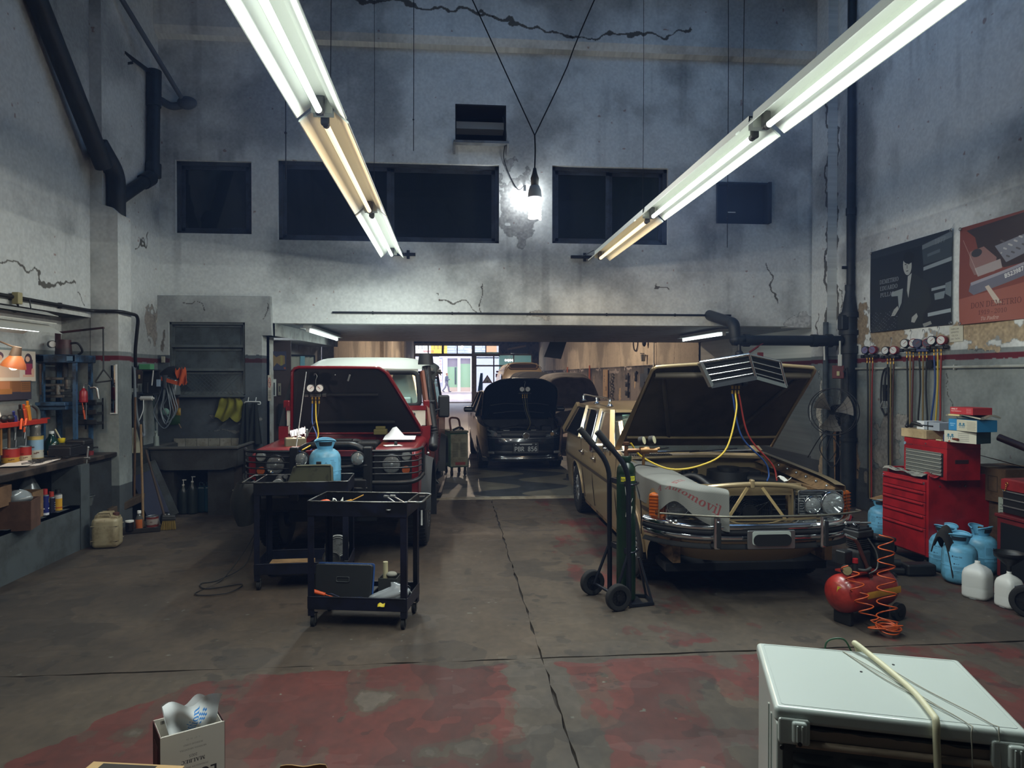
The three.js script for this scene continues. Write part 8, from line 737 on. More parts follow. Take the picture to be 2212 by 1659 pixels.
// ------------------------------------------------------------ left side: workbench in its niche
const gyp = mat(0x3f4648, 0.85, 0, { grime: 'soft' }), dk = mat(0x24282a, 0.85, 0, { grime: 'dusty' });
{ const g = grp('workbench', 'long dark workbench built into the niche of the left wall', 'workbench', [0, 0, 0]);
  add(g, 'bench_top', [RB(0.62, 0.07, 6.4, 0.01, -4.07, 0.885, -4.26), RB(0.56, 0.05, 0.8, 0.01, -4.08, 0.86, -7.85)], mat(0x3d332b, 0.55, 0, { grime: 'oily' }));
  add(g, 'front_wall', [B2(-3.73, -3.83, 0, 0.45, -1.2, -7.32)], gyp); add(g, 'shelf_ledge', B2(-3.73, -4.38, 0.42, 0.45, -1.2, -7.32), gyp); add(g, 'bench_pier', B2(-3.72, -4.0, 0, 0.85, -7.31, -7.48), gyp); add(g, 'end_panel', [B2(-3.86, -3.9, 0, 0.84, -7.72, -8.24)], dk); add(g, 'lower_shelf', [B2(-3.84, -4.38, 0.47, 0.5, -7.48, -7.75), B2(-3.84, -4.38, 0.22, 0.25, -7.48, -7.75)], dk); add(g, 'back_boards', B2(-4.35, -4.38, 0, 0.85, -1.2, -8.24), dk); }
{ // bench lamp: white reflector with a tube, hung over the bench
  const g = grp('bench_lamp', 'white bench fluorescent lamp with a wide sloping reflector, top left', 'lamp', [-3.98, 2.19, -6.3]); add(g, 'reflector', [ext([[0.04, 0.05], [0.18, -0.03], [0.185, -0.03], [0.045, 0.062], [-0.045, 0.062], [-0.185, -0.03], [-0.18, -0.03], [-0.04, 0.05]], 1.7), B(0.012, 0.012, 1.72, 0.12, 0.07, 0), T(B(0.12, 0.004, 1.66), 0.1, 0.16, 0, 0, 0, -0.35)], mat(0xbdbbb0, 0.5)); add(g, 'tube', CZ(0.016, 1.3, 0, 0.0, -0.12, 12), glow(COOL, 5)); add(g, 'rail', [B(0.02, 0.02, 1.75, 0.04, 0.15, 0), rod([0.04, 0.15, 0.6], [0.02, 0.28, 0.6], 0.006), rod([0.04, 0.15, -0.6], [0.02, 0.28, -0.6], 0.006)], MT.black); area(0, -0.035, -0.1, 0.05, 1.3, COOL, 44, g); }
one('electric_conduit', 'dark conduit running along the left wall and down to the switch', 'conduit', [bend([[-4.045, 2.475, 1.0], [-4.045, 2.48, -8.2], [-3.74, 2.48, -8.22], [-3.735, 2.47, -8.66], [-3.83, 2.05, -8.78], [-3.86, 1.86, -8.86]], 0.02, 0.1), ...[-5, -6.8, -7.6].map((z) => B(0.03, 0.06, 0.03, -4.06, 2.48, z))], mat(0x1d1a18, 0.5, 0.2)); { const g = grp('junction_box', 'small cream junction box with a cable hook on the left conduit', 'junction box', [-4.02, 2.47, -6.82]); add(g, 'box', RB(0.06, 0.11, 0.07, 0.008, 0, 0, 0), mat(0x9c9168, 0.6)); add(g, 'cable', tube([[0, -0.05, 0], [0.02, -0.1, 0.01], [0.02, -0.13, 0.06], [0.01, -0.12, 0.12]], 0.009), MT.cord); }
{ const g = grp('clamp_lamp', 'lit orange clamp lamp with a bowl shade over the bench', 'lamp', [-4.06, 1.83, -6.82]); g.rotation.z = -0.25; add(g, 'shade', lathe([[0.03, 0.1], [0.05, 0.09], [0.085, 0.04], [0.1, 0.0], [0.104, 0.0], [0.09, 0.045], [0.055, 0.1], [0.035, 0.12]], 0, 0, 0, 28), mat(0xb86a2a, 0.5, 0, { transmission: 0.3, thickness: 0 })); add(g, 'bulb', S(0.042, 0, 0.015, 0), glow(new THREE.Color(1, 0.72, 0.42), 9)); add(g, 'lamp_cap', [C(0.035, 0.05, 0.09, -0.01, 0.15, 0), rod([-0.02, 0.18, 0], [-0.28, 0.22, 0], 0.008)], mat(0x5f4530, 0.6)); const p = new THREE.PointLight(new THREE.Color(1, 0.66, 0.36), 0.55); p.position.set(0, 0.01, 0); p.shadow.radius = 2; p.castShadow = true; g.add(p); }
{ const pt = print(384, 320, (c, w, h) => { c.fillStyle = '#c4b7a6'; c.fillRect(0, 0, w, h); const o = (col, x, y, rx, ry) => { c.fillStyle = col; c.beginPath(); c.ellipse(x, y, rx, ry, 0, 0, 7); c.fill(); }; o('#4a3440', 190, 76, 42, 46); o('#c79c84', 190, 100, 28, 36); o('#5a3c48', 70, 60, 36, 40); o('#c79c84', 70, 82, 26, 32); c.fillStyle = '#b49a86'; c.fillRect(20, 130, 220, 150); o('#3c2a34', 318, 96, 34, 72); c.fillStyle = '#3c2a34'; c.fillRect(282, 90, 76, 110); o('#d0a48a', 312, 84, 20, 30); c.fillStyle = '#8a2a44'; c.fillRect(288, 132, 66, 120); c.fillStyle = '#c79c84'; c.fillRect(270, 250, 100, 26); o('#c79c84', 358, 220, 14, 40); });
  one('wall_poster', 'faded poster of three dark haired women on the niche wall', 'poster', card(0.72, 0.31, 0.004, 0, 0, 0, 0, PI / 2, 0), pt, [-4.376, 1.85, -7.36]); }
one('brown_clippings', 'brown papers pinned to a dark board under the poster', 'pin board', [card(0.6, 0.19, 0.01, 0, 0, 0, 0, PI / 2, 0)], print(256, 96, (c, w, h) => { c.fillStyle = '#2a2530'; c.fillRect(0, 0, w, h); for (const [x, y, ww, hh, col] of [[0, 0, 120, 56, '#7a4e26'], [20, 2, 86, 38, '#9a6440'], [120, 0, 60, 56, '#6e4420'], [180, 4, 70, 54, '#74481f'], [30, 40, 90, 26, '#8a5a28']]) { c.fillStyle = col; c.fillRect(x, y, ww, hh); } c.fillStyle = '#3a2410'; for (let i = 0; i < 20; i++) c.fillRect(190 + (i % 5) * 11, 12 + Math.floor(i / 5) * 10, 7, 3); }), [-4.37, 1.605, -7.33]);
one('hanging_saw', 'narrow hand saw hanging on the niche wall beside the poster', 'saw', [RB(0.015, 0.18, 0.03, 0.005, 0, 0.04, 0), B(0.006, 0.16, 0.025, 0, -0.1, 0), RB(0.02, 0.06, 0.035, 0.006, 0, 0.12, 0)], mat(0x3a2c20, 0.6), [-4.365, 1.73, -7.79]);
{ const g = grp('hydraulic_press', 'blue hydraulic press with a red pump and gauge in the niche corner', 'press', [-4.2, 0, -7.95]); const bm = mat(0x2f4f6e, 0.5, 0.1, { grime: 'oily' }), rm = mat(0x3f1c1c, 0.5, 0.1, { grime: 'oily' });
  for (const z of [-0.2, 0.12]) for (const x of [-0.165, 0.165]) if (!(z > 0 && x > 0.1 && false)) add(g, 'press_leg', B2(x - 0.018, x + 0.018, 0.92, 1.9, z - 0.018, z + 0.018), bm); add(g, 'head_beam', [RB(0.40, 0.085, 0.08, 0.008, 0, 1.935, 0.14), RB(0.40, 0.085, 0.08, 0.008, 0, 1.935, -0.2), RB(0.09, 0.08, 0.42, 0.008, -0.16, 1.935, -0.03), RB(0.09, 0.08, 0.42, 0.008, 0.16, 1.935, -0.03)], bm); add(g, 'table_beam', [RB(0.36, 0.04, 0.3, 0.01, -0.08, 1.45, 0.05), RB(0.34, 0.05, 0.24, 0.01, -0.08, 1.41, 0.04)], bm);
  add(g, 'name_plate', B(0.06, 0.05, 0.006, 0.145, 1.935, 0.184), mat(0x4f718c, 0.5)); add(g, 'press_plates', [...[1.53, 1.59, 1.65, 1.72].map((y) => RB(0.24, 0.03, 0.2, 0.006, -0.08, y, 0.0)), C(0.03, 0.03, 0.1, -0.03, 1.6, 0.08), C(0.03, 0.03, 0.1, 0.06, 1.66, 0.06)], MT.dullsteel);
  add(g, 'pump', [C(0.07, 0.08, 0.16, 0.02, 2.06, 0.06), RB(0.1, 0.05, 0.1, 0.01, 0.0, 1.995, 0.06), B2(-0.07, -0.03, 1.98, 2.22, 0.02, 0.06)], rm); add(g, 'pump_lever', [bar([-0.05, 2.215, 0.04], [0.415, 2.275, 0.02], 0.035, 0.02)], rm); add(g, 'pressure_gauge', T(C(0.04, 0.04, 0.045, 0, 0, 0), -0.08, 2.09, 0.1, PI / 2, 0.8, 0), MT.black).add(mesh('gauge_face', T(C(0.033, 0.033, 0.004, 0, 0.024, 0), -0.08, 2.09, 0.1, PI / 2, 0.8, 0), MT.paper)); add(g, 'ram', [C(0.03, 0.03, 0.2, 0.0, 1.82, 0.0), tube([[0.08, 2.1, 0.06], [0.16, 2.1, 0.05], [0.18, 2.02, 0.0], [0.14, 1.98, 0]], 0.012)], MT.castiron); }
one('triangle_pull', 'black triangular pull handle hanging from the press lever', 'pull handle', [rod([0, 0.46, 0], [0, 0.0, 0], 0.008), bend([[0, 0.0, 0], [-0.085, -0.145, 0.02], [0.085, -0.12, -0.02], [0, 0.0, 0]], 0.008, 0.03)], MT.black, [-3.8, 1.82, -7.95]);
{ const g = grp('mirror_strip', 'narrow mirror strip hanging on the pillar face', 'mirror', [-3.83, 1.6, -8.235]); add(g, 'mirror_glass', B(0.05, 0.54, 0.008, 0, 0, 0), mat(0x8a8d8c, 0.04, 1)); add(g, 'mirror_frame', [B(0.016, 0.56, 0.016, 0.033, 0, 0.004), B(0.07, 0.012, 0.012, 0, -0.275, 0)], MT.white); }
{ const g = grp('oil_can', 'red oil can standing on the black shelf of the press corner', 'can', [-3.985, 1.46, -7.9]); add(g, 'can_body', lathe([[0, 0], [0.04, 0], [0.042, 0.01], [0.042, 0.045], [0.039, 0.05], [0.042, 0.055], [0.038, 0.12], [0.02, 0.14], [0.012, 0.16], [0, 0.16]]), MT.redT); add(g, 'spout', [tube([[0, 0.16, 0], [0.01, 0.2, 0], [0.04, 0.2, 0]], 0.006), C(0.014, 0.014, 0.015, 0, 0.165, 0)], MT.steel); }
one('spray_gun', 'silver spray gun hooked beside the red oil can', 'tool', [rod([-0.04, 0.05, 0], [0.03, 0.06, 0], 0.012), tube([[0.0, 0.06, 0], [0.03, 0.04, 0], [0.045, -0.05, 0.0]], 0.014), rod([0.045, -0.05, 0], [0.05, -0.07, 0], 0.008), tube([[-0.03, 0.05, 0], [-0.06, 0.08, 0], [-0.07, 0.07, 0]], 0.004)], MT.steel, [-3.9, 1.57, -7.95]);
{ const g = grp('tool_shelf', 'black three-tier tool shelf in the niche corner below the press', 'shelf', [-4.02, 0, -8.12]); for (const y of [1.44, 1.33, 1.22]) add(g, 'shelf_tier', [RB(0.2, 0.03, 0.16, 0.008, 0, y, 0), RB(0.2, 0.05, 0.012, 0.004, 0, y + 0.02, 0.08)], MT.black); add(g, 'shelf_post', [B2(-0.1, -0.085, 1.15, 1.6, -0.07, -0.08), B2(0.085, 0.1, 1.15, 1.5, -0.07, -0.08)], MT.black); }
[[-4.11, 'steel screwdriver left of the orange one, hanging on the tool shelf', MT.steel, 0], [-4.065, 'orange handled screwdriver hanging on the tool shelf', MT.orange, -0.15], [-4.02, 'thin steel tool right of the orange screwdriver on the tool shelf', MT.steel, 0]].forEach(([x, l, m, t]) => { const o = one('hanging_screwdriver', l, 'screwdriver', [rod([0, 0, 0], [0, -0.12, 0], 0.005), rod([0, -0.12, 0], [0, -0.22, 0], m === MT.orange ? 0.011 : 0.006)], m, [x, 1.49, -8.02]); o.rotation.z = -t; });
// red rack with hand tools
one('red_tool_rack', 'red perforated tool rack shelf on the niche wall over the bench', 'rack', [RB(0.2, 0.012, 1.6, 0.004, 0, 0, 0), RB(0.012, 0.045, 1.6, 0.004, 0.1, -0.015, 0), B(0.05, 0.012, 0.3, -0.03, 0.0, -0.9)], mat(0xa52a18, 0.45), [-4.27, 1.3, -6.75]);
const RK = [['pliers', 'orange handled pliers hanging on the red rack', MT.orange, -7.15, 0], ['pliers', 'pliers with thin dark handles at the near end of the red rack', MT.black, -6.72, 0.1]]; RK.forEach(([n, l, m, z, t]) => one(n, l, 'pliers', [tube([[0, -0.02, -0.02], [0, 0.04, -0.05], [0, 0.02, -0.08]], 0.011), tube([[0, -0.02, 0.02], [0, 0.045, 0.06], [0, -0.05, 0.09]], 0.011), RB(0.014, 0.05, 0.03, 0.005, 0, -0.06, 0)], m, [-4.16, 1.285, z], 0.2));
[[-6.86, 'hammer with an ochre handle hanging nearest on the red rack', mat(0x8a5a1e, 0.6)], [-6.98, 'hammer with a dull wooden handle hanging on the red rack', mat(0x5a4026, 0.7)]].forEach(([z, l, m]) => { const g = grp('hammer', l, 'hammer', [-4.2, 1.27, z], 0.2); add(g, 'handle', rod([0, 0.0, 0], [0, -0.26, 0], 0.013), m); add(g, 'hammer_head', [RB(0.03, 0.03, 0.1, 0.006, 0, 0.02, 0)], MT.castiron); });
[[-7.12, 'steel snips hanging behind the paint tins', 0.02], [-7.28, 'steel pincers hanging behind the label bottle', 0.028]].forEach(([z, l, w]) => one('hanging_snips', l, 'tool', [rod([0, 0, 0], [0, -0.14, w], 0.01), rod([0, 0, w], [0, -0.14, 0], 0.01), rod([0, -0.14, 0], [0, -0.26, w * 0.6], 0.007)], MT.steel, [-4.22, 1.27, z]));
one('white_card_sheet', 'white card leaning at the back of the red rack', 'card', T(B(0.005, 0.13, 0.24), 0, 0.065, 0, 0.15, 0, 0.2), MT.paper, [-4.33, 1.305, -6.95]); one('black_goggles', 'black goggles lying on the red rack', 'goggles', [S(0.045, 0, 0.035, -0.045, 0.7, 0.8, 1), S(0.045, 0, 0.035, 0.045, 0.7, 0.8, 1), tube([[0, 0.04, -0.09], [-0.06, 0.03, 0], [0, 0.04, 0.09]], 0.008)], MT.black, [-4.22, 1.308, -6.99]);
[['yellow_handle_tool', 'tool with a bright yellow handle standing in the red rack', mat(0xc07a14, 0.5), -7.32, 0.16], ['orange_handle_tool', 'bright orange block tool standing in the red rack', mat(0xb0421a, 0.5), -7.26, 0.13], ['blue_handle_tool', 'dark blue handled tool standing in the red rack', mat(0x202a6a, 0.5), -7.1, 0.07], ['black_yellow_cutter', 'black and yellow cutter standing in the red rack', mat(0x1a1810, 0.5), -7.2, 0.13]].forEach(([n, l, m, z, h]) => one(n, l, 'tool', [RB(0.035, h, 0.045, 0.01, 0, h / 2 - 0.01, 0, 0.2, 0, 0), rod([0, h * 0.8, 0.01], [0.01, h + 0.03, 0.03], 0.012)], m, [-4.22, 1.308, z]));
one('pipe_elbow', 'grey pipe elbow standing out of the bench by the press', 'pipe', bend([[0, 0, 0], [0, 0.48, 0], [0.0, 0.54, 0.12], [0, 0.53, 0.16]], 0.018, 0.06), mat(0x4c5350, 0.5), [-4.25, 0.92, -7.55]);
// on the bench
function tin(n, l, p, r, h, bands, cat = 'tin', lid = MT.steel) { const g = grp(n, l, cat, p); const t = print(256, 128, (c, w, hh) => { c.fillStyle = bands[0][1]; c.fillRect(0, 0, w, hh); for (const [y, col] of bands) { c.fillStyle = col; c.fillRect(0, y * hh, w, hh); } c.fillStyle = 'rgba(60,20,10,.6)'; for (let i = 0; i < 12; i++) c.fillRect((i * 67) % 256, hh * 0.45 + (i * 29) % 40, 16, 8); }, 0.4); const b = new THREE.CylinderGeometry(r, r, h, 28, 1, true); b.translate(0, h / 2, 0); add(g, 'printed_wall', b, t); add(g, 'tin_ends', [TO(r, 0.003, 0, h, 0, PI / 2), TO(r, 0.003, 0, 0.003, 0, PI / 2), C(r * 0.98, r * 0.98, 0.004, 0, h - 0.004, 0), C(r * 0.98, r * 0.98, 0.004, 0, 0.004, 0)], lid); return g; }
tin('paint_tin', 'wide red and yellow tin at the front of the bench', [-4.2, 0.92, -7.0], 0.075, 0.14, [[0, '#98261c'], [0.6, '#b0812c']]); tin('paint_tin', 'smaller red and cream tin beside the wide one on the bench', [-4.17, 0.92, -7.17], 0.058, 0.14, [[0, '#98261c'], [0.6, '#b8a88a']]);
{ const g = tin('label_bottle', 'cream tub with a light blue label and a funnel lid on the bench', [-4.2, 0.92, -7.4], 0.07, 0.22, [[0, '#a8924a'], [0.15, '#7f9fb6'], [0.62, '#a9a79c']], 'tub', mat(0xa8924a, 0.5)); add(g, 'clear_top', lathe([[0.05, 0.22], [0.045, 0.28], [0.05, 0.33], [0.03, 0.34]]), mat(0x8a8a84, 0.15, 0, { transmission: 0.6, thickness: 0 })); }
{ const g = grp('green_bottle', 'dark green bottle with a white cap on the bench before the press', 'bottle', [-4.22, 0.92, -7.72]); add(g, 'bottle', lathe([[0, 0], [0.075, 0], [0.08, 0.02], [0.08, 0.1], [0.06, 0.15], [0.03, 0.19], [0.025, 0.22]]), mat(0x12382a, 0.12, 0, { transmission: 0.4, thickness: 0 })); add(g, 'cap', C(0.024, 0.024, 0.035, 0, 0.23, 0), MT.white); }
one('cork_cup', 'small tan cup on the bench beside the label tub', 'cup', lathe([[0, 0], [0.025, 0], [0.032, 0.06], [0.028, 0.06], [0.022, 0.006]]), mat(0x8a6e46, 0.8), [-4.12, 0.92, -7.52]); one('dark_bench_box', 'low black tool box lying open on the bench', 'tool box', [RB(0.22, 0.1, 0.34, 0.012, 0, 0.05, 0), RB(0.2, 0.06, 0.2, 0.02, 0.02, 0.12, -0.18), RB(0.22, 0.015, 0.2, 0.005, 0, 0.108, 0.06)], mat(0x17171a, 0.5), [-4.0, 0.92, -7.62]); one('dark_grinder_drum', 'round black drum of a bench tool behind the open tool box', 'tool', [CX(0.09, 0.16, 0, 0.09, 0, 24), RB(0.12, 0.05, 0.12, 0.01, 0, 0.025, 0)], mat(0x151515, 0.5), [-4.05, 0.89, -7.98]); one('yellow_cup', 'yellow plastic cup with a cream stick on the bench', 'cup', lathe([[0, 0], [0.028, 0], [0.035, 0.05], [0.03, 0.05], [0.024, 0.006]]), MT.yellow, [-4.16, 1.035, -7.8]); { const o = one('cream_stick', 'cream stick standing in the yellow cup', 'stick', rod([0, 0.02, 0], [-0.05, 0.15, 0.03], 0.008), mat(0xb0a888, 0.7), [-4.16, 1.035, -7.8]); } one('yellow_tag_small', 'small yellow tag on the front of the black drum', 'tag', T(B(0.025, 0.04, 0.003), 0, 0, 0, 0, 0.4, 0.2), MT.yellow, [-4.0, 0.985, -7.86]);
one('bench_papers', 'white papers spread on the near end of the bench', 'papers', [thick(8, 6, (u, v) => [u * 0.3, 0.004 + 0.012 * Math.sin(u * 5 + v * 3) * v, -v * 0.42], 0.003), T(B(0.22, 0.003, 0.3), 0.12, 0.012, -0.05, 0, 0.3, 0)], mat(0xbdb4ac, 0.8), [-4.12, 0.922, -6.72]); one('thin_wire_loop', 'thin wire loops lying over the bench papers', 'wire', tube(Array.from({ length: 30 }, (_, i) => [0.1 + 0.06 * Math.sin(i * 1.3), 0.02 + 0.01 * Math.sin(i), -0.02 * i + 0.04 * Math.cos(i * 1.7)]), 0.003, 90, 4), MT.cord, [-4.0, 0.925, -6.7]); one('bench_calipers', 'dark steel tool lying on the bench before the black tool box', 'tool', [bar([0, 0.012, 0.12], [0.02, 0.012, -0.14], 0.02, 0.012), bar([0.03, 0.01, 0.1], [0.0, 0.01, -0.05], 0.03, 0.008)], MT.castiron, [-3.88, 0.922, -7.4]); one('green_paper', 'pale green card at the back of the bench by the tins', 'card', T(B(0.005, 0.08, 0.14), 0, 0.04, 0, 0, 0, 0.3), mat(0x8a9460, 0.8), [-4.3, 0.92, -6.78]);
one('breaker_bar', 'bright steel bar hanging over the bench end in a clamp', 'bar', [rod([-0.01, -0.16, 0.03], [0.01, 0.13, 0], 0.011), RB(0.07, 0.025, 0.03, 0.006, 0.0, 0.02, 0.01), S(0.013, 0.01, 0.13, 0)], MT.steel, [-3.76, 0.88, -7.52]);
{ const g = grp('glass_jar', 'small glass jar with a dark lid at the bench end', 'jar', [-3.98, 0.89, -8.12]); add(g, 'jar', lathe([[0, 0], [0.035, 0], [0.038, 0.01], [0.036, 0.05], [0.03, 0.055]]), MT.glass); add(g, 'lid', C(0.034, 0.034, 0.015, 0, 0.06, 0), MT.castiron); } one('red_cup', 'red plastic lid beside the glass jar at the bench end', 'lid', C(0.04, 0.036, 0.045, 0, 0.022, 0), mat(0x6e1c1c, 0.5), [-3.95, 0.885, -7.95]); { const g = grp('clear_bottle', 'clear bottle with a white cap at the bench end', 'bottle', [-4.1, 0.885, -8.05]); add(g, 'bottle', lathe([[0, 0], [0.03, 0], [0.032, 0.01], [0.032, 0.07], [0.018, 0.1], [0.018, 0.11]]), MT.glass); add(g, 'cap', C(0.02, 0.02, 0.025, 0, 0.12, 0), MT.white); }
// under the bench
[['shelf_carton', 'worn cardboard carton at the left edge under the bench', [-3.86, 0.655, -6.1], 0.05, 0.24, 0.17, 0.3, MT.carddark], ['shelf_carton', 'brown carton of plastic bags hanging over the bench ledge', [-3.74, 0.43, -6.35], 0.25, 0.24, 0.25, 0.26, mat(0x54392a, 0.9, 0, { grime: 'soft' })], ['shelf_carton', 'tan carton with faint red lettering under the bench', [-3.9, 0.452, -6.66], 0.1, 0.26, 0.25, 0.2, mat(0x7a5e40, 0.9, 0, { grime: 'soft' })]].forEach(([n, l, p, ry, w, h, d, m], k) => { const g = grp(n, l, 'box', p, ry); add(g, 'carton_walls', [B(w, h, 0.005, 0, h / 2, d / 2), B(w, h, 0.005, 0, h / 2, -d / 2), B(0.005, h, d, w / 2, h / 2, 0), B(0.005, h, d, -w / 2, h / 2, 0), B(w, 0.005, d, 0, 0.003, 0)], m); if (k === 2) add(g, 'carton_print', card(0.1, 0.05, 0.002, w / 2 + 0.002, 0.1, -0.02, 0, PI / 2, 0), print(96, 48, (c, a, b) => { c.fillStyle = '#7a5e40'; c.fillRect(0, 0, a, b); c.fillStyle = '#5a2a1c'; c.font = 'italic bold 30px sans-serif'; c.fillText('DEN', 6, 36); })); });
one('plastic_wrap', 'clear crumpled plastic bag in the brown carton', 'bag', grid(20, 10, (u, v) => { const a = u * 2 * PI, r = Math.sin(v * PI), n = 1 + 0.5 * (fbm(u * 7, v * 6, 800, 3) - 0.5); return [Math.cos(a) * r * 0.1 * n, 0.04 - Math.cos(v * PI) * 0.06 * n, Math.sin(a) * r * 0.11 * n]; }), mat(0x8f9698, 0.2, 0, { transmission: 0.4, thickness: 0 }), [-3.74, 0.66, -6.35]); one('hanging_plastic', 'clear plastic bag hanging in the dark under the bench', 'bag', grid(16, 10, (u, v) => { const a = u * 2 * PI; return [Math.cos(a) * 0.07 * (0.2 + v), -v * 0.16 + 0.02 * Math.sin(a * 4), Math.sin(a) * 0.1 * (0.2 + v)]; }), mat(0x5a6062, 0.2, 0, { transmission: 0.5, thickness: 0 }), [-3.95, 0.84, -6.85]);
function can(l, p, r, h, draw, capM, capH) { const g = grp('spray_can', l, 'can', p, 0.9); const b = new THREE.CylinderGeometry(r, r, h, 24, 1, true); b.translate(0, h / 2, 0); add(g, 'can_wall', b, print(256, 192, draw, 0.35)); add(g, 'can_ends', [lathe([[r, h], [r * 0.75, h + 0.012], [0, h + 0.014]]), C(r, r, 0.004, 0, 0.002, 0)], MT.steel); add(g, 'cap', C(r * 0.62, r * 0.66, capH, 0, h + 0.012 + capH / 2, 0), capM); return g; }
can('blue and yellow spray can with a red and white top, under the bench', [-3.79, 0.452, -6.82], 0.033, 0.18, (c, w, h) => { c.fillStyle = '#1c2462'; c.fillRect(0, 0, w, h); for (const x of [20, 148]) { c.fillStyle = '#c9b42a'; c.beginPath(); c.arc(x + 44, 50, 34, 0, 7); c.fill(); c.fillStyle = '#1c2462'; c.font = 'bold 22px sans-serif'; c.fillText('WD-40', x + 10, 58); c.fillStyle = '#c4c6cc'; c.fillRect(x, 120, 90, 12); } c.fillStyle = '#c4c6cc'; c.fillRect(0, 168, w, 24); }, mat(0x9c2222, 0.5), 0.05); can('dark spray can with a red top, middle of the three under the bench', [-3.8, 0.452, -6.94], 0.033, 0.14, (c, w, h) => { c.fillStyle = '#1a1c30'; c.fillRect(0, 0, w, h); c.fillStyle = '#a8a8ac'; for (let i = 0; i < 8; i++) c.fillRect(20 + (i % 2) * 128, 60 + i * 14, 50, 6); }, mat(0x9c2a1c, 0.5), 0.045); can('yellow and white spray can with a black top, under the bench', [-3.8, 0.452, -7.05], 0.037, 0.15, (c, w, h) => { c.fillStyle = '#c0902a'; c.fillRect(0, 0, w, h); c.fillStyle = '#bdb9b0'; c.fillRect(0, 0, w, 44); c.fillStyle = '#a23a1c'; c.fillRect(0, 150, w, 12); }, MT.black, 0.04);
jug('tall translucent white canister on the shelf behind the bench pier', [-3.93, 0.5, -7.6], 0, { w: 0.17, h: 0.3, m: mat(0xa9b4b0, 0.45, 0, { transmission: 0.2, thickness: 0 }) }); one('yellow_blue_tub', 'yellow and blue tub on the low shelf behind the bench pier', 'tub', [C(0.085, 0.075, 0.12, 0, 0.06, 0), C(0.09, 0.09, 0.03, 0, 0.13, 0)], mat(0x8a7c2c, 0.5), [-3.92, 0.25, -7.6]); one('clear_bin', 'clear plastic bin in the dark under the white canister', 'bin', [lathe([[0.06, 0], [0.08, 0.1], [0.085, 0.1]]), TO(0.085, 0.005, 0, 0.1, 0, PI / 2)], mat(0x6a7070, 0.2, 0, { transmission: 0.5, thickness: 0 }), [-3.85, 0.385, -7.66]);
{ const g = grp('jerry_can', 'large dirty cream jerry can standing on the floor by the bench', 'canister', [-3.52, 0, -7.42], 0.12), jm = mat(0x9a8f72, 0.55, 0, { grime: 'dusty' }); add(g, 'can_body', [RB(0.25, 0.31, 0.2, 0.045, 0, 0.155, 0), T(ext([[-0.11, 0], [0.115, 0], [0.115, 0.02], [0.06, 0.035], [0.05, 0.06], [-0.075, 0.06], [-0.1, 0.035]], 0.13, 0.02, [[[-0.055, 0.02], [-0.05, 0.043], [0.03, 0.043], [0.035, 0.02]]]), 0, 0.295, 0)], jm); add(g, 'cap', C(0.028, 0.028, 0.03, 0.085, 0.335, 0), mat(0x4a2a24, 0.6)); add(g, 'side_seam', [RB(0.252, 0.004, 0.202, 0.002, 0, 0.08, 0), RB(0.252, 0.004, 0.202, 0.002, 0, 0.23, 0)], jm); }
// ------------------------------------------------------------ corner with the sink
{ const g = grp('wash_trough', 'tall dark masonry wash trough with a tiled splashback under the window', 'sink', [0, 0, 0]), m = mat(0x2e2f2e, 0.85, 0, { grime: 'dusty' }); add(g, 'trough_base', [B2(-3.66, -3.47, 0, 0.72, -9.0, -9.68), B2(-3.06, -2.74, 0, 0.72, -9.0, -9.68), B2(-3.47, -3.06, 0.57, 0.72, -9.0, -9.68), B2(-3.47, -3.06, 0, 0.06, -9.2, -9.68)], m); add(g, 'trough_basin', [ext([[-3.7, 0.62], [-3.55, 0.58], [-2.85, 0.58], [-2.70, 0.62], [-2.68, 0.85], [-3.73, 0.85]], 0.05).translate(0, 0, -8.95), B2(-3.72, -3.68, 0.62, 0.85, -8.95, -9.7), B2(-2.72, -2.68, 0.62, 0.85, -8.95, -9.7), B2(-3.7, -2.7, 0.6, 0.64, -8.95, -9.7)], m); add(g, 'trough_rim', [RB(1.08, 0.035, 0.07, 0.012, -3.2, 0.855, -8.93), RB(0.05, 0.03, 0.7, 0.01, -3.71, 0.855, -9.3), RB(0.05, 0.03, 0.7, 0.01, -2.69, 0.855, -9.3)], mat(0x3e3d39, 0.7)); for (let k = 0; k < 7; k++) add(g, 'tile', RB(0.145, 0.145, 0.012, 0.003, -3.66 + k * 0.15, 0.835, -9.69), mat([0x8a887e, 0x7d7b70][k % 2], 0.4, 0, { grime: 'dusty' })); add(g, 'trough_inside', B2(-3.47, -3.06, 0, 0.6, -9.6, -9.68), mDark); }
[['soap_pump_bottle', 'dark pump bottle left under the trough', -3.4, 0.36], ['soap_pump_bottle', 'dark pump bottle with the taller pump under the trough', -3.29, 0.4]].forEach(([n, l, x, h]) => { const g = grp(n, l, 'bottle', [x, 0, -9.12]); add(g, 'bottle', lathe([[0, 0], [0.06, 0], [0.065, 0.02], [0.065, h * 0.75], [0.03, h * 0.92], [0.02, h]]), mat(0x1e2624, 0.3)); add(g, 'pump_head', [C(0.005, 0.005, 0.07, 0, h + 0.035, 0), RB(0.05, 0.012, 0.015, 0.004, 0.012, h + 0.07, 0), C(0.016, 0.018, 0.02, 0, h + 0.005, 0)], MT.white); }); [['blue_canister', 'dark blue canister under the trough, left', -3.2, 0x0e2a34], ['blue_canister', 'blue-green canister under the trough, right', -3.11, 0x123a48]].forEach(([n, l, x, c]) => one(n, l, 'canister', [RB(0.11, 0.34, 0.14, 0.03, 0, 0.17, 0), C(0.02, 0.02, 0.03, 0.02, 0.35, 0), tube([[-0.03, 0.32, 0], [-0.035, 0.38, 0], [0.01, 0.37, 0]], 0.008)], mat(c, 0.35), [x, 0, -9.22]));
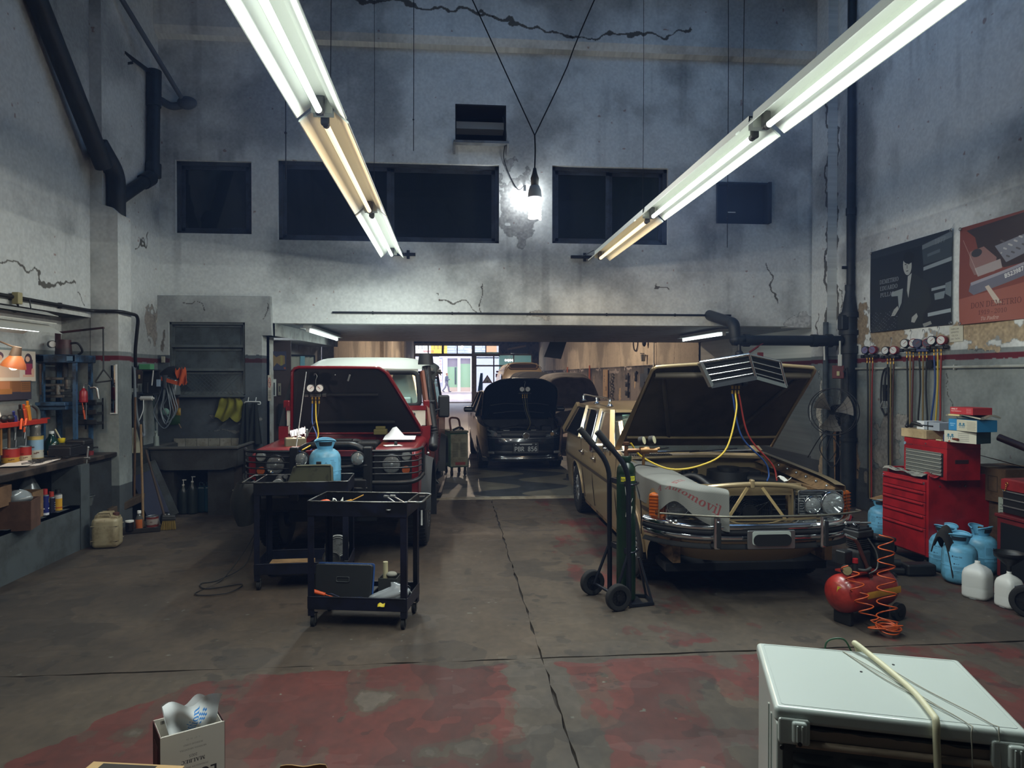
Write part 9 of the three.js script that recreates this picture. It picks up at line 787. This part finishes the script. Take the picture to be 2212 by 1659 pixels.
{ const g = grp('bucket', 'grey bucket with a white lid rim beside the trough', 'bucket', [-2.66, 0, -9.12]); add(g, 'bucket_wall', lathe([[0, 0], [0.12, 0], [0.125, 0.01], [0.145, 0.3], [0.15, 0.3], [0.15, 0.26]]), mat(0x3c3e3c, 0.6, 0, { grime: 'dusty' })); add(g, 'bucket_rim', [TO(0.15, 0.01, 0, 0.31, 0, PI / 2), C(0.145, 0.145, 0.012, 0, 0.312, 0)], mat(0x9a978a, 0.6)); add(g, 'wire_handle', tube([[-0.15, 0.26, 0.0], [-0.1, 0.12, 0.1], [0.1, 0.1, 0.1], [0.15, 0.26, 0]], 0.004), MT.steel); } one('white_side_bin', 'pale grey panel bin behind the bucket', 'bin', RB(0.1, 0.28, 0.14, 0.01, 0, 0.14, 0), mat(0x55585a, 0.7), [-2.86, 0, -9.32]);
one('yellow_cloth', 'olive yellow cloth hanging on the wall under the window', 'cloth', thick(20, 14, (u, v) => { const lo = [1.22, 1.2, 1.19, 1.12, 1.26][Math.min(4, Math.floor(u * 5))], y = lerp(1.47 - 0.02 * Math.sin(u * 9), lerp(1.20, 1.18, u) - 0.06 * Math.pow(Math.sin(u * 5.2), 2), v); return [lerp(-3.10 - 0.08 * v, -2.87 + 0.06 * v * (1 - v) * 4, u), y, -9.66 + 0.025 * Math.sin(u * 17 + v * 2) + 0.015 * Math.sin(u * 7 + v * 8)]; }, 0.006), mat(0x6f6c1c, 0.9));
{ const g = grp('towel_rail', 'white double hook rail with rounded ends on the wall', 'hook rail', [-2.695, 1.4, -9.69]); add(g, 'rail', [tube([[-0.11, -0.02, 0.02], [-0.08, 0.0, 0.03], [0.06, 0.0, 0.03], [0.1, -0.005, 0.03], [0.1, -0.035, 0.03], [0.07, -0.035, 0.03]], 0.009), ...[-0.06, 0.04].map((x) => rod([x, 0, 0.025], [x + 0.005, 0.06, 0.01], 0.006))], mat(0xb9bbb9, 0.4)); } [['dark_towel', 'dark green towel hanging left on the hook rail', -2.78], ['dark_towel', 'dark towel hanging right on the hook rail', -2.66]].forEach(([n, l, x]) => one(n, l, 'towel', thick(12, 10, (u, v) => [(u - 0.5) * (0.06 + 0.12 * v), -v * 0.55, 0.03 * Math.sin(u * 12) * (0.4 + v)], 0.008), mat(0x151a18, 0.95), [x, 1.38, -9.65]));
one('wall_socket', 'small cream wall socket beside the louvred window', 'socket', [RB(0.05, 0.085, 0.02, 0.006, 0, 0, 0), CZ(0.012, 0.012, 0, -0.01, 0.012)], mat(0x9a9684, 0.6), [-3.87, 1.97, -9.7]); one('sealed_pipe_bag', 'clear plastic jug hung below the window, wrapped in film', 'jug', [lathe([[0, 0], [0.075, 0], [0.09, 0.02], [0.07, 0.2], [0.05, 0.22], [0.04, 0.24]]), tube([[-0.06, 0.23, 0], [-0.09, 0.22, 0.03], [0.0, 0.21, 0.06], [0.06, 0.22, 0.03]], 0.008)], mat(0x6c7474, 0.2, 0, { transmission: 0.5, thickness: 0 }), [-3.68, 1.49, -9.55]); one('window_sill_ledge', 'narrow ledge under the louvred window', 'ledge', RB(1.02, 0.025, 0.14, 0.006, 0, 0, 0), mat(0x3f4343, 0.8), [-3.31, 1.475, -9.67]);
{ const g = grp('hanging_packets', 'orange, yellow and green packets hung on a string beside the trough', 'packets', [-3.72, 1.25, -9.66]); const pk = (n, c, x, y, w, h) => add(g, n, T(thick(6, 6, (u, v) => [(u - 0.5) * w, (v - 0.5) * h, 0.015 * Math.sin(u * 3) * Math.sin(v * 3)], 0.004), x, y, 0.01 * y), mat(c, 0.4)); pk('orange_packet', 0x5e3a14, 0.02, 0.13, 0.1, 0.18); pk('yellow_packet', 0x8a6c1c, 0.06, 0.02, 0.06, 0.1); pk('green_packet', 0x1e3a1c, 0.0, -0.09, 0.16, 0.13); add(g, 'scrubber', S(0.05, -0.1, 0.02, 0.02, 1, 1, 0.6), mat(0x6a8a80, 0.8)); add(g, 'stick', rod([0.07, -0.14, 0.02], [0.1, -0.2, 0.02], 0.008), mat(0x6e5c48, 0.8)); }
const LX = -3.93;
{ const g = grp('knife_switch_box', 'rusty iron switch box where the dark conduit ends', 'switch box', [LX + 0.05, 1.74, -8.86]); add(g, 'box', [RB(0.12, 0.17, 0.2, 0.01, 0, 0, 0), RB(0.09, 0.06, 0.08, 0.01, 0, -0.11, 0.04)], mat(0x2e201c, 0.6, 0.2, { grime: 'oily' })); add(g, 'maker_plate', RB(0.004, 0.05, 0.05, 0.002, 0.062, 0.0, 0.0), mat(0x7d6a44, 0.6)); add(g, 'flex', tube([[0, 0.09, 0.04], [0.0, 0.11, 0.1], [0.02, 0.0, 0.16], [0.02, -0.06, 0.17]], 0.022), MT.black); }
one('grey_flex_hose', 'grey flexible hose looping down beside the pillar', 'hose', tube([[-3.8, 1.85, -8.66], [-3.76, 1.78, -8.6], [-3.74, 1.4, -8.58], [-3.72, 1.15, -8.62], [-3.7, 1.02, -8.7], [-3.72, 1.2, -8.74]], 0.016, 60, 7), mat(0x5b6166, 0.5)); one('cable_shelf', 'small dark shelf unit with tools on the left wall corner', 'shelf', [RB(0.2, 0.02, 0.2, 0.004, 0.1, 0.0, 0), RB(0.2, 0.3, 0.02, 0.004, 0.1, 0.15, -0.09), RB(0.2, 0.02, 0.2, 0.004, 0.1, 0.3, 0), RB(0.06, 0.14, 0.05, 0.01, 0.08, 0.08, 0.02)], mat(0x16181a, 0.6), [LX, 1.52, -9.15]); one('green_label_box', 'black box with a pale green label on the corner shelf', 'box', [RB(0.14, 0.07, 0.12, 0.006, 0, 0.035, 0)], mat(0x4d8a5e, 0.6), [LX + 0.09, 1.83, -9.12]); one('paper_roll', 'white paper roll on a holder below the corner shelf', 'paper roll', [CX(0.028, 0.14, 0, 0, 0, 18), CX(0.012, 0.18, 0, 0, 0, 10)], mat(0xb9b6ae, 0.8), [LX + 0.13, 1.47, -9.02]); one('white_strip_handle', 'thin white handle leaning on the corner shelf', 'tool', rod([0, 0, 0], [0.02, 0.19, 0], 0.009), mat(0xa8a8a4, 0.5), [LX + 0.18, 1.63, -9.05]); one('blue_white_tag', 'small pale blue tag hanging on the corner hooks', 'tag', RB(0.05, 0.09, 0.01, 0.004, 0, 0, 0), mat(0x8a9cae, 0.7), [LX + 0.24, 1.66, -9.1]); one('white_drip_tube', 'thin white tube curving down from the paper roll', 'tube', tube([[0, 0, 0], [0.0, -0.12, 0.01], [-0.03, -0.22, 0.02], [-0.07, -0.3, 0.02]], 0.006), MT.white, [LX + 0.1, 1.45, -9.0]);
{ const g = grp('mop_head', 'black cap hung on a hook, bright orange mesh sticking out', 'cap', [-3.58, 1.8, -9.3]); add(g, 'black_cap', grid(18, 12, (u, v) => { const a = u * 2 * PI, n = 1 + 0.2 * Math.sin(a * 3); return [Math.cos(a) * 0.16 * n * Math.sqrt(v) , 0.08 - v * 0.16 - 0.05 * Math.cos(a) * v, Math.sin(a) * 0.09 * Math.sqrt(v)]; }), mat(0x0f1011, 0.95)); add(g, 'orange_mesh', [thick(10, 8, (u, v) => [0.05 + u * 0.12 + v * 0.03, 0.03 - v * 0.2 + u * 0.02 + 0.02 * Math.sin(u * 20), 0.08 + 0.02 * Math.sin(u * 9 + v * 6)], 0.006), thick(8, 4, (u, v) => [-0.12 + u * 0.2, -0.06 - u * 0.06 - v * 0.05, 0.085], 0.006)], mat(0xa8441a, 0.9)); }
one('grey_glove', 'dark grey work glove hanging beside the hose coil', 'glove', [T(grid(14, 10, (u, v) => { const a = u * 2 * PI; return [Math.cos(a) * 0.035 * (1 - 0.3 * v), -v * 0.17, Math.sin(a) * 0.02]; }), 0, 0, 0)], mat(0x34363a, 0.95), [-3.66, 1.76, -9.22]);
one('hose_coil', 'grey plastic hose hanging in long loops in the corner', 'hose', [[0, 0.0, 0.28, 0.035], [0.02, 0.03, 0.26, 0.05], [-0.03, 0.02, 0.3, 0.06], [0.04, -0.01, 0.24, 0.045], [0.0, 0.05, 0.27, 0.03]].map(([dx, dz, h, w], k) => tube([[dx, 0.0, dz], [dx + w * 1.4, -0.25, dz], [dx + w * 1.8, -h * 1.4, dz + 0.01], [dx, -h * 1.95, dz + 0.02], [dx - w * 2.2, -h * 1.3, dz], [dx - w * 1.2, -0.2, dz], [dx - 0.01, 0.0, dz + 0.01]], 0.0085, 60, 6)).concat([tube([[-0.12, 0.05, 0], [-0.15, -0.4, 0], [-0.13, -0.9, 0.02]], 0.008)]), mat(0x5d656b, 0.4), [-3.66, 1.66, -9.3]); one('green_hose', 'thin green hose hanging straight in the corner', 'hose', tube([[0, 0.3, 0], [0.01, -0.2, 0], [0.04, -0.6, 0.01]], 0.007), mat(0x1c3a34, 0.5), [-3.84, 1.6, -9.3]); one('dark_apron', 'dark apron hanging behind the brooms', 'apron', thick(10, 8, (u, v) => [0.02 * Math.sin(u * 10), -v * 0.7, (u - 0.5) * 0.24], 0.01), mat(0x15191c, 0.95), [-3.9, 1.55, -9.02]);
one('floor_mop', 'grey and white mop bundle standing behind the broom sticks', 'mop', grid(16, 10, (u, v) => { const a = u * 2 * PI; return [Math.cos(a) * (0.03 + 0.06 * v) * (1 + 0.3 * Math.sin(a * 6)), -v * 0.3, Math.sin(a) * (0.03 + 0.05 * v)]; }), mat(0x8a8672, 0.95), [-3.86, 1.12, -8.78]); one('spray_bottle', 'pale spray bottle standing on the corner ledge', 'bottle', [C(0.03, 0.035, 0.12, 0, 0.06, 0), C(0.012, 0.02, 0.05, 0, 0.14, 0), RB(0.02, 0.03, 0.06, 0.006, 0, 0.175, 0.015)], mat(0x7c857f, 0.4), [-3.72, 0.87, -9.1]); one('corner_ledge', 'dark masonry ledge filling the corner left of the trough', 'ledge', [B2(-3.95, -3.74, 0, 0.86, -8.9, -9.7)], mat(0x353a3b, 0.9, 0, { grime: 'dusty' }));
[['broom_stick', 'broom with a brown stick, left one leaning on the corner', [-4.0 + 0.27, 1.5, -8.55], [-3.78, 0.3, -8.62], 0x5c4128], ['broom_stick', 'broom with a pale stick, right one leaning on the corner', [-3.70, 1.17, -8.62], [-3.5, 0.03, -8.2], 0x7c6242], ['broom_stick', 'dark handle of the worn yellow broom leaning across the corner', [-3.70, 0.85, -8.75], [-3.28, 0.12, -8.25], 0x3a2c22]].forEach(([n, l, a, b, c]) => one(n, l, 'broom', rod(b, a, 0.014, 10, 0.013), mat(c, 0.8, 0, { grime: 'dusty' })));
{ const g = grp('yellow_broom', 'worn yellow bristle broom head lying at the corner', 'broom', [-3.22, 0, -8.2], 0.3); add(g, 'broom_head', [T(RB(0.14, 0.04, 0.05, 0.01, 0, 0, 0), 0, 0.12, 0, 0.3, 0, -0.1), T(RB(0.13, 0.02, 0.052, 0.004, 0, 0, 0), 0.0, 0.145, 0, 0.3, 0, -0.1)], mat(0x2a2a28, 0.8)); const br = add(g, 'bristles', Array.from({ length: 60 }, (_, k) => rod([-0.06 + (k % 15) * 0.0085, 0.105, -0.018 + Math.floor(k / 15) * 0.012], [-0.075 + (k % 15) * 0.0105 + rr(-0.005, 0.005), 0.005, Math.floor(k / 15) * 0.016 + rr(-0.006, 0.006)], 0.003, 4)), mat(0x7a6428, 0.9)); br.userData.kind = 'stuff'; }
one('dustpan_board', 'dark wooden board on the floor carrying the jars', 'board', [RB(0.42, 0.025, 0.2, 0.006, 0, 0.02, 0), RB(0.42, 0.05, 0.015, 0.005, 0, 0.03, 0.1)], mat(0x241e18, 0.9, 0, { grime: 'dusty' }), [-3.5, 0, -8.12], 0.35); { const g = grp('dark_jar', 'dark glass jar with a pale lid on the dark board', 'jar', [-3.56, 0.035, -8.0]); add(g, 'jar', lathe([[0, 0], [0.04, 0], [0.042, 0.01], [0.042, 0.09], [0.035, 0.1]]), mat(0x14110f, 0.15)); add(g, 'lid', C(0.044, 0.044, 0.015, 0, 0.107, 0), MT.paper); } { const g = grp('orange_bottle', 'glass bottle with an orange label and white cap on the dark board', 'bottle', [-3.5, 0.035, -8.1]); add(g, 'bottle', lathe([[0, 0], [0.036, 0], [0.038, 0.01], [0.038, 0.12], [0.02, 0.16], [0.018, 0.18]]), mat(0x6a6a66, 0.1, 0, { transmission: 0.5, thickness: 0 })); add(g, 'orange_label', bentCard(0.039, 0.1, 2.4, 0, 0.06, 0, 0.2), mat(0xa8541c, 0.6)); add(g, 'cap', C(0.02, 0.02, 0.03, 0, 0.19, 0), MT.paper); } tin('paint_tin', 'small red and white tin with a cord handle on the dark board', [-3.4, 0.035, -8.2], 0.065, 0.12, [[0, '#6a2a24'], [0.2, '#8a8078'], [0.75, '#6a2a24']]); one('black_plastic_sack', 'black plastic packet with a yellow spot beside the broom', 'packet', [grid(12, 8, (u, v) => { const a = u * 2 * PI, r = Math.sin(v * PI * 0.95); return [Math.cos(a) * 0.07 * r, 0.09 - Math.cos(v * PI) * 0.09, Math.sin(a) * 0.05 * r]; })], mat(0x121314, 0.3), [-3.29, 0.0, -8.3]);
one('timber_beam', 'rough timber beam lying tilted along the left wall', 'beam', T(RB(0.1, 0.09, 1.0, 0.01, 0, 0, 0), 0, 0, 0, 0.12, -0.2, 0), mat(0x4a3c2c, 0.9, 0, { grime: 'dusty' }), [-3.78, 0.27, -8.62]); one('beam_block', 'dark block carrying the timber beam in the corner', 'block', RB(0.2, 0.2, 0.2, 0.01, 0, 0.1, 0), mat(0x1e1e1c, 0.9), [-3.84, 0, -8.95]); one('blue_board', 'dark blue board leaning in the corner beside the trough', 'board', T(RB(0.24, 0.62, 0.02, 0.004, 0, 0.31, 0), 0, 0, 0, -0.25, 0.3, 0.35), mat(0x141c36, 0.6), [-3.52, 0, -8.72]); one('grey_slab', 'grey slab leaning behind the blue board', 'slab', T(RB(0.3, 0.72, 0.03, 0.004, 0, 0.36, 0), 0, 0, 0, -0.12, 0.3, 0.38), mat(0x3a3f40, 0.85, 0, { grime: 'dusty' }), [-3.5, 0, -8.84]);
// old drain pipes and bracket, upper left
{ const g = grp('drain_pipe', 'fat sloping black drain pipe going into the pillar top', 'pipe', [0, 0, 0]); add(g, 'pipe_run', rod([-3.975, 5.6, -6.85], [-3.9, 4.1, -8.2], 0.095, 18), pp); add(g, 'pipe_bend', [bend([[-3.935, 4.35, -8.16], [-3.86, 4.08, -8.4], [-3.86, 3.6, -8.4]], 0.098, 0.12, 16)], pp); add(g, 'joint_collar', rod([-3.945, 4.28, -8.24], [-3.94, 4.14, -8.38], 0.115, 18), pp); }
{ const g = grp('drain_branch', 'black vertical drain pipe bending into the pillar top', 'pipe', [0, 0, 0]); add(g, 'pipe_run', [bend([[-3.86, 5.7, -9.45], [-3.86, 4.35, -9.4], [-3.93, 3.85, -8.62], [-3.93, 3.7, -8.5]], 0.075, 0.12, 14), rod([-3.86, 4.5, -9.405], [-3.86, 4.33, -9.4], 0.095, 16), rod([-3.87, 4.3, -9.34], [-3.885, 4.2, -9.17], 0.095, 16)], pp); add(g, 'hopper', rod([-3.86, 5.25, -9.43], [-3.86, 5.72, -9.45], 0.088, 16), pp); }
one('iron_bracket', 'black iron wall bracket high on the left wall', 'bracket', [bar([-4.03, 5.68, -8.5], [-3.86, 5.66, -9.4], 0.035, 0.035), bar([-4.03, 5.7, -8.5], [-4.03, 5.22, -8.5], 0.035, 0.035), bar([-4.02, 5.35, -8.5], [-3.95, 5.63, -9.02], 0.03, 0.03)], MT.blackM);
one('sloping_conduit', 'thin pale pipe sloping across the upper left corner', 'pipe', [rod([-3.93, 6.35, -8.3], [-3.6, 5.45, -9.72], 0.03, 10), S(0.11, -3.55, 5.42, -9.72, 1.2, 0.8, 0.6), tube([[-3.9, 5.45, -9.72], [-3.75, 5.38, -9.74], [-3.55, 5.42, -9.75]], 0.05)], mat(0x50575e, 0.7));
// passage: brown door leaf, pictures, sign
{ const g = grp('brown_door', 'dark brown wooden door standing open beside the red wagon, pictures on it', 'door', [-2.5, 0, -10.35], 0.12); add(g, 'door_leaf', [RB(0.32, 2.26, 0.04, 0.006, 0, 1.13, 0), B(0.005, 2.2, 0.045, -0.05, 1.13, 0.0)], mat(0x2a1916, 0.6, 0, { grime: 'soft' })); add(g, 'door_handle', [tube([[0.0, 1.05, 0.03], [0.05, 1.05, 0.04], [0.07, 1.02, 0.03]], 0.007)], MT.steel); }
const pic = (l, x, y, w, h, draw) => one('door_picture', l, 'picture', card(w, h, 0.006), print(96, 128, draw), [x, y, -10.315], 0.12); pic('colourful abstract picture at the top of the brown door', -2.5, 1.97, 0.2, 0.27, (c, w, h) => { c.fillStyle = '#23263c'; c.fillRect(0, 0, w, h); c.fillStyle = '#6a5634'; c.beginPath(); c.moveTo(8, 20); c.lineTo(30, 40); c.lineTo(60, 24); c.lineTo(86, 30); c.lineTo(88, 84); c.lineTo(60, 100); c.lineTo(34, 80); c.lineTo(12, 108); c.fill(); c.fillStyle = '#70682e'; c.fillRect(58, 30, 14, 66); c.fillStyle = '#7a3c24'; c.fillRect(80, 108, 12, 14); }); pic('black and white photo print on the brown door', -2.585, 1.58, 0.085, 0.245, (c, w, h) => { c.fillStyle = '#a8aca8'; c.fillRect(0, 0, w, h); c.fillStyle = '#20262a'; c.fillRect(16, 26, 60, 96); c.fillStyle = '#4a5250'; c.fillRect(28, 40, 12, 70); }); pic('small upright card beside the photo on the brown door', -2.495, 1.555, 0.042, 0.175, (c, w, h) => { c.fillStyle = '#6f6a5a'; c.fillRect(0, 0, w, h); c.fillStyle = '#24262a'; c.fillRect(30, 30, 36, 60); });
one('dark_bag_on_door', 'dark cloth bag hanging on the brown door handle', 'bag', grid(14, 8, (u, v) => { const a = u * 2 * PI; return [Math.cos(a) * 0.055 * (0.75 + 0.25 * v), -v * 0.3, 0.03 + Math.sin(a) * 0.035]; }), mat(0x17161a, 0.95), [-2.46, 1.35, -10.3]);
one('no_smoking_sign', 'narrow no-smoking sign on the wall end beside the brown door', 'sign', card(0.055, 0.36, 0.004), print(64, 380, (c, w, h) => { c.fillStyle = '#9c9484'; c.fillRect(0, 0, w, h); c.strokeStyle = '#8a2a22'; c.lineWidth = 8; c.beginPath(); c.ellipse(32, 110, 20, 70, 0, 0, 7); c.stroke(); c.beginPath(); c.moveTo(18, 60); c.lineTo(46, 160); c.stroke(); c.fillStyle = '#3a3630'; c.fillRect(18, 106, 28, 8); for (let i = 0; i < 9; i++) c.fillRect(10, 230 + i * 14, 44, 6); }), [-2.562, 1.58, -10.02], PI / 2 - 0.9);
{ const g = grp('glass_cabinet', 'small pale glass window hatch behind the red wagon roof', 'cabinet', [-2.62, 1.7, -12.2], PI / 2 - 0.6); add(g, 'cabinet_frame', [B(0.7, 0.03, 0.04, 0, 0.4, 0), B(0.03, 0.8, 0.04, -0.34, 0, 0), B(0.03, 0.8, 0.04, 0.34, 0, 0)], mDark); add(g, 'curtain', grid(24, 2, (u, v) => [(u - 0.5) * 0.66, (v - 0.5) * 0.78, 0.015 * Math.sin(u * 40)]), mat(0x9c9e90, 0.5)); add(g, 'blue_strip', B(0.1, 0.78, 0.01, 0.05, 0, 0.025), mat(0x6a9aa8, 0.5)); }
renderer.render(scene, camera);
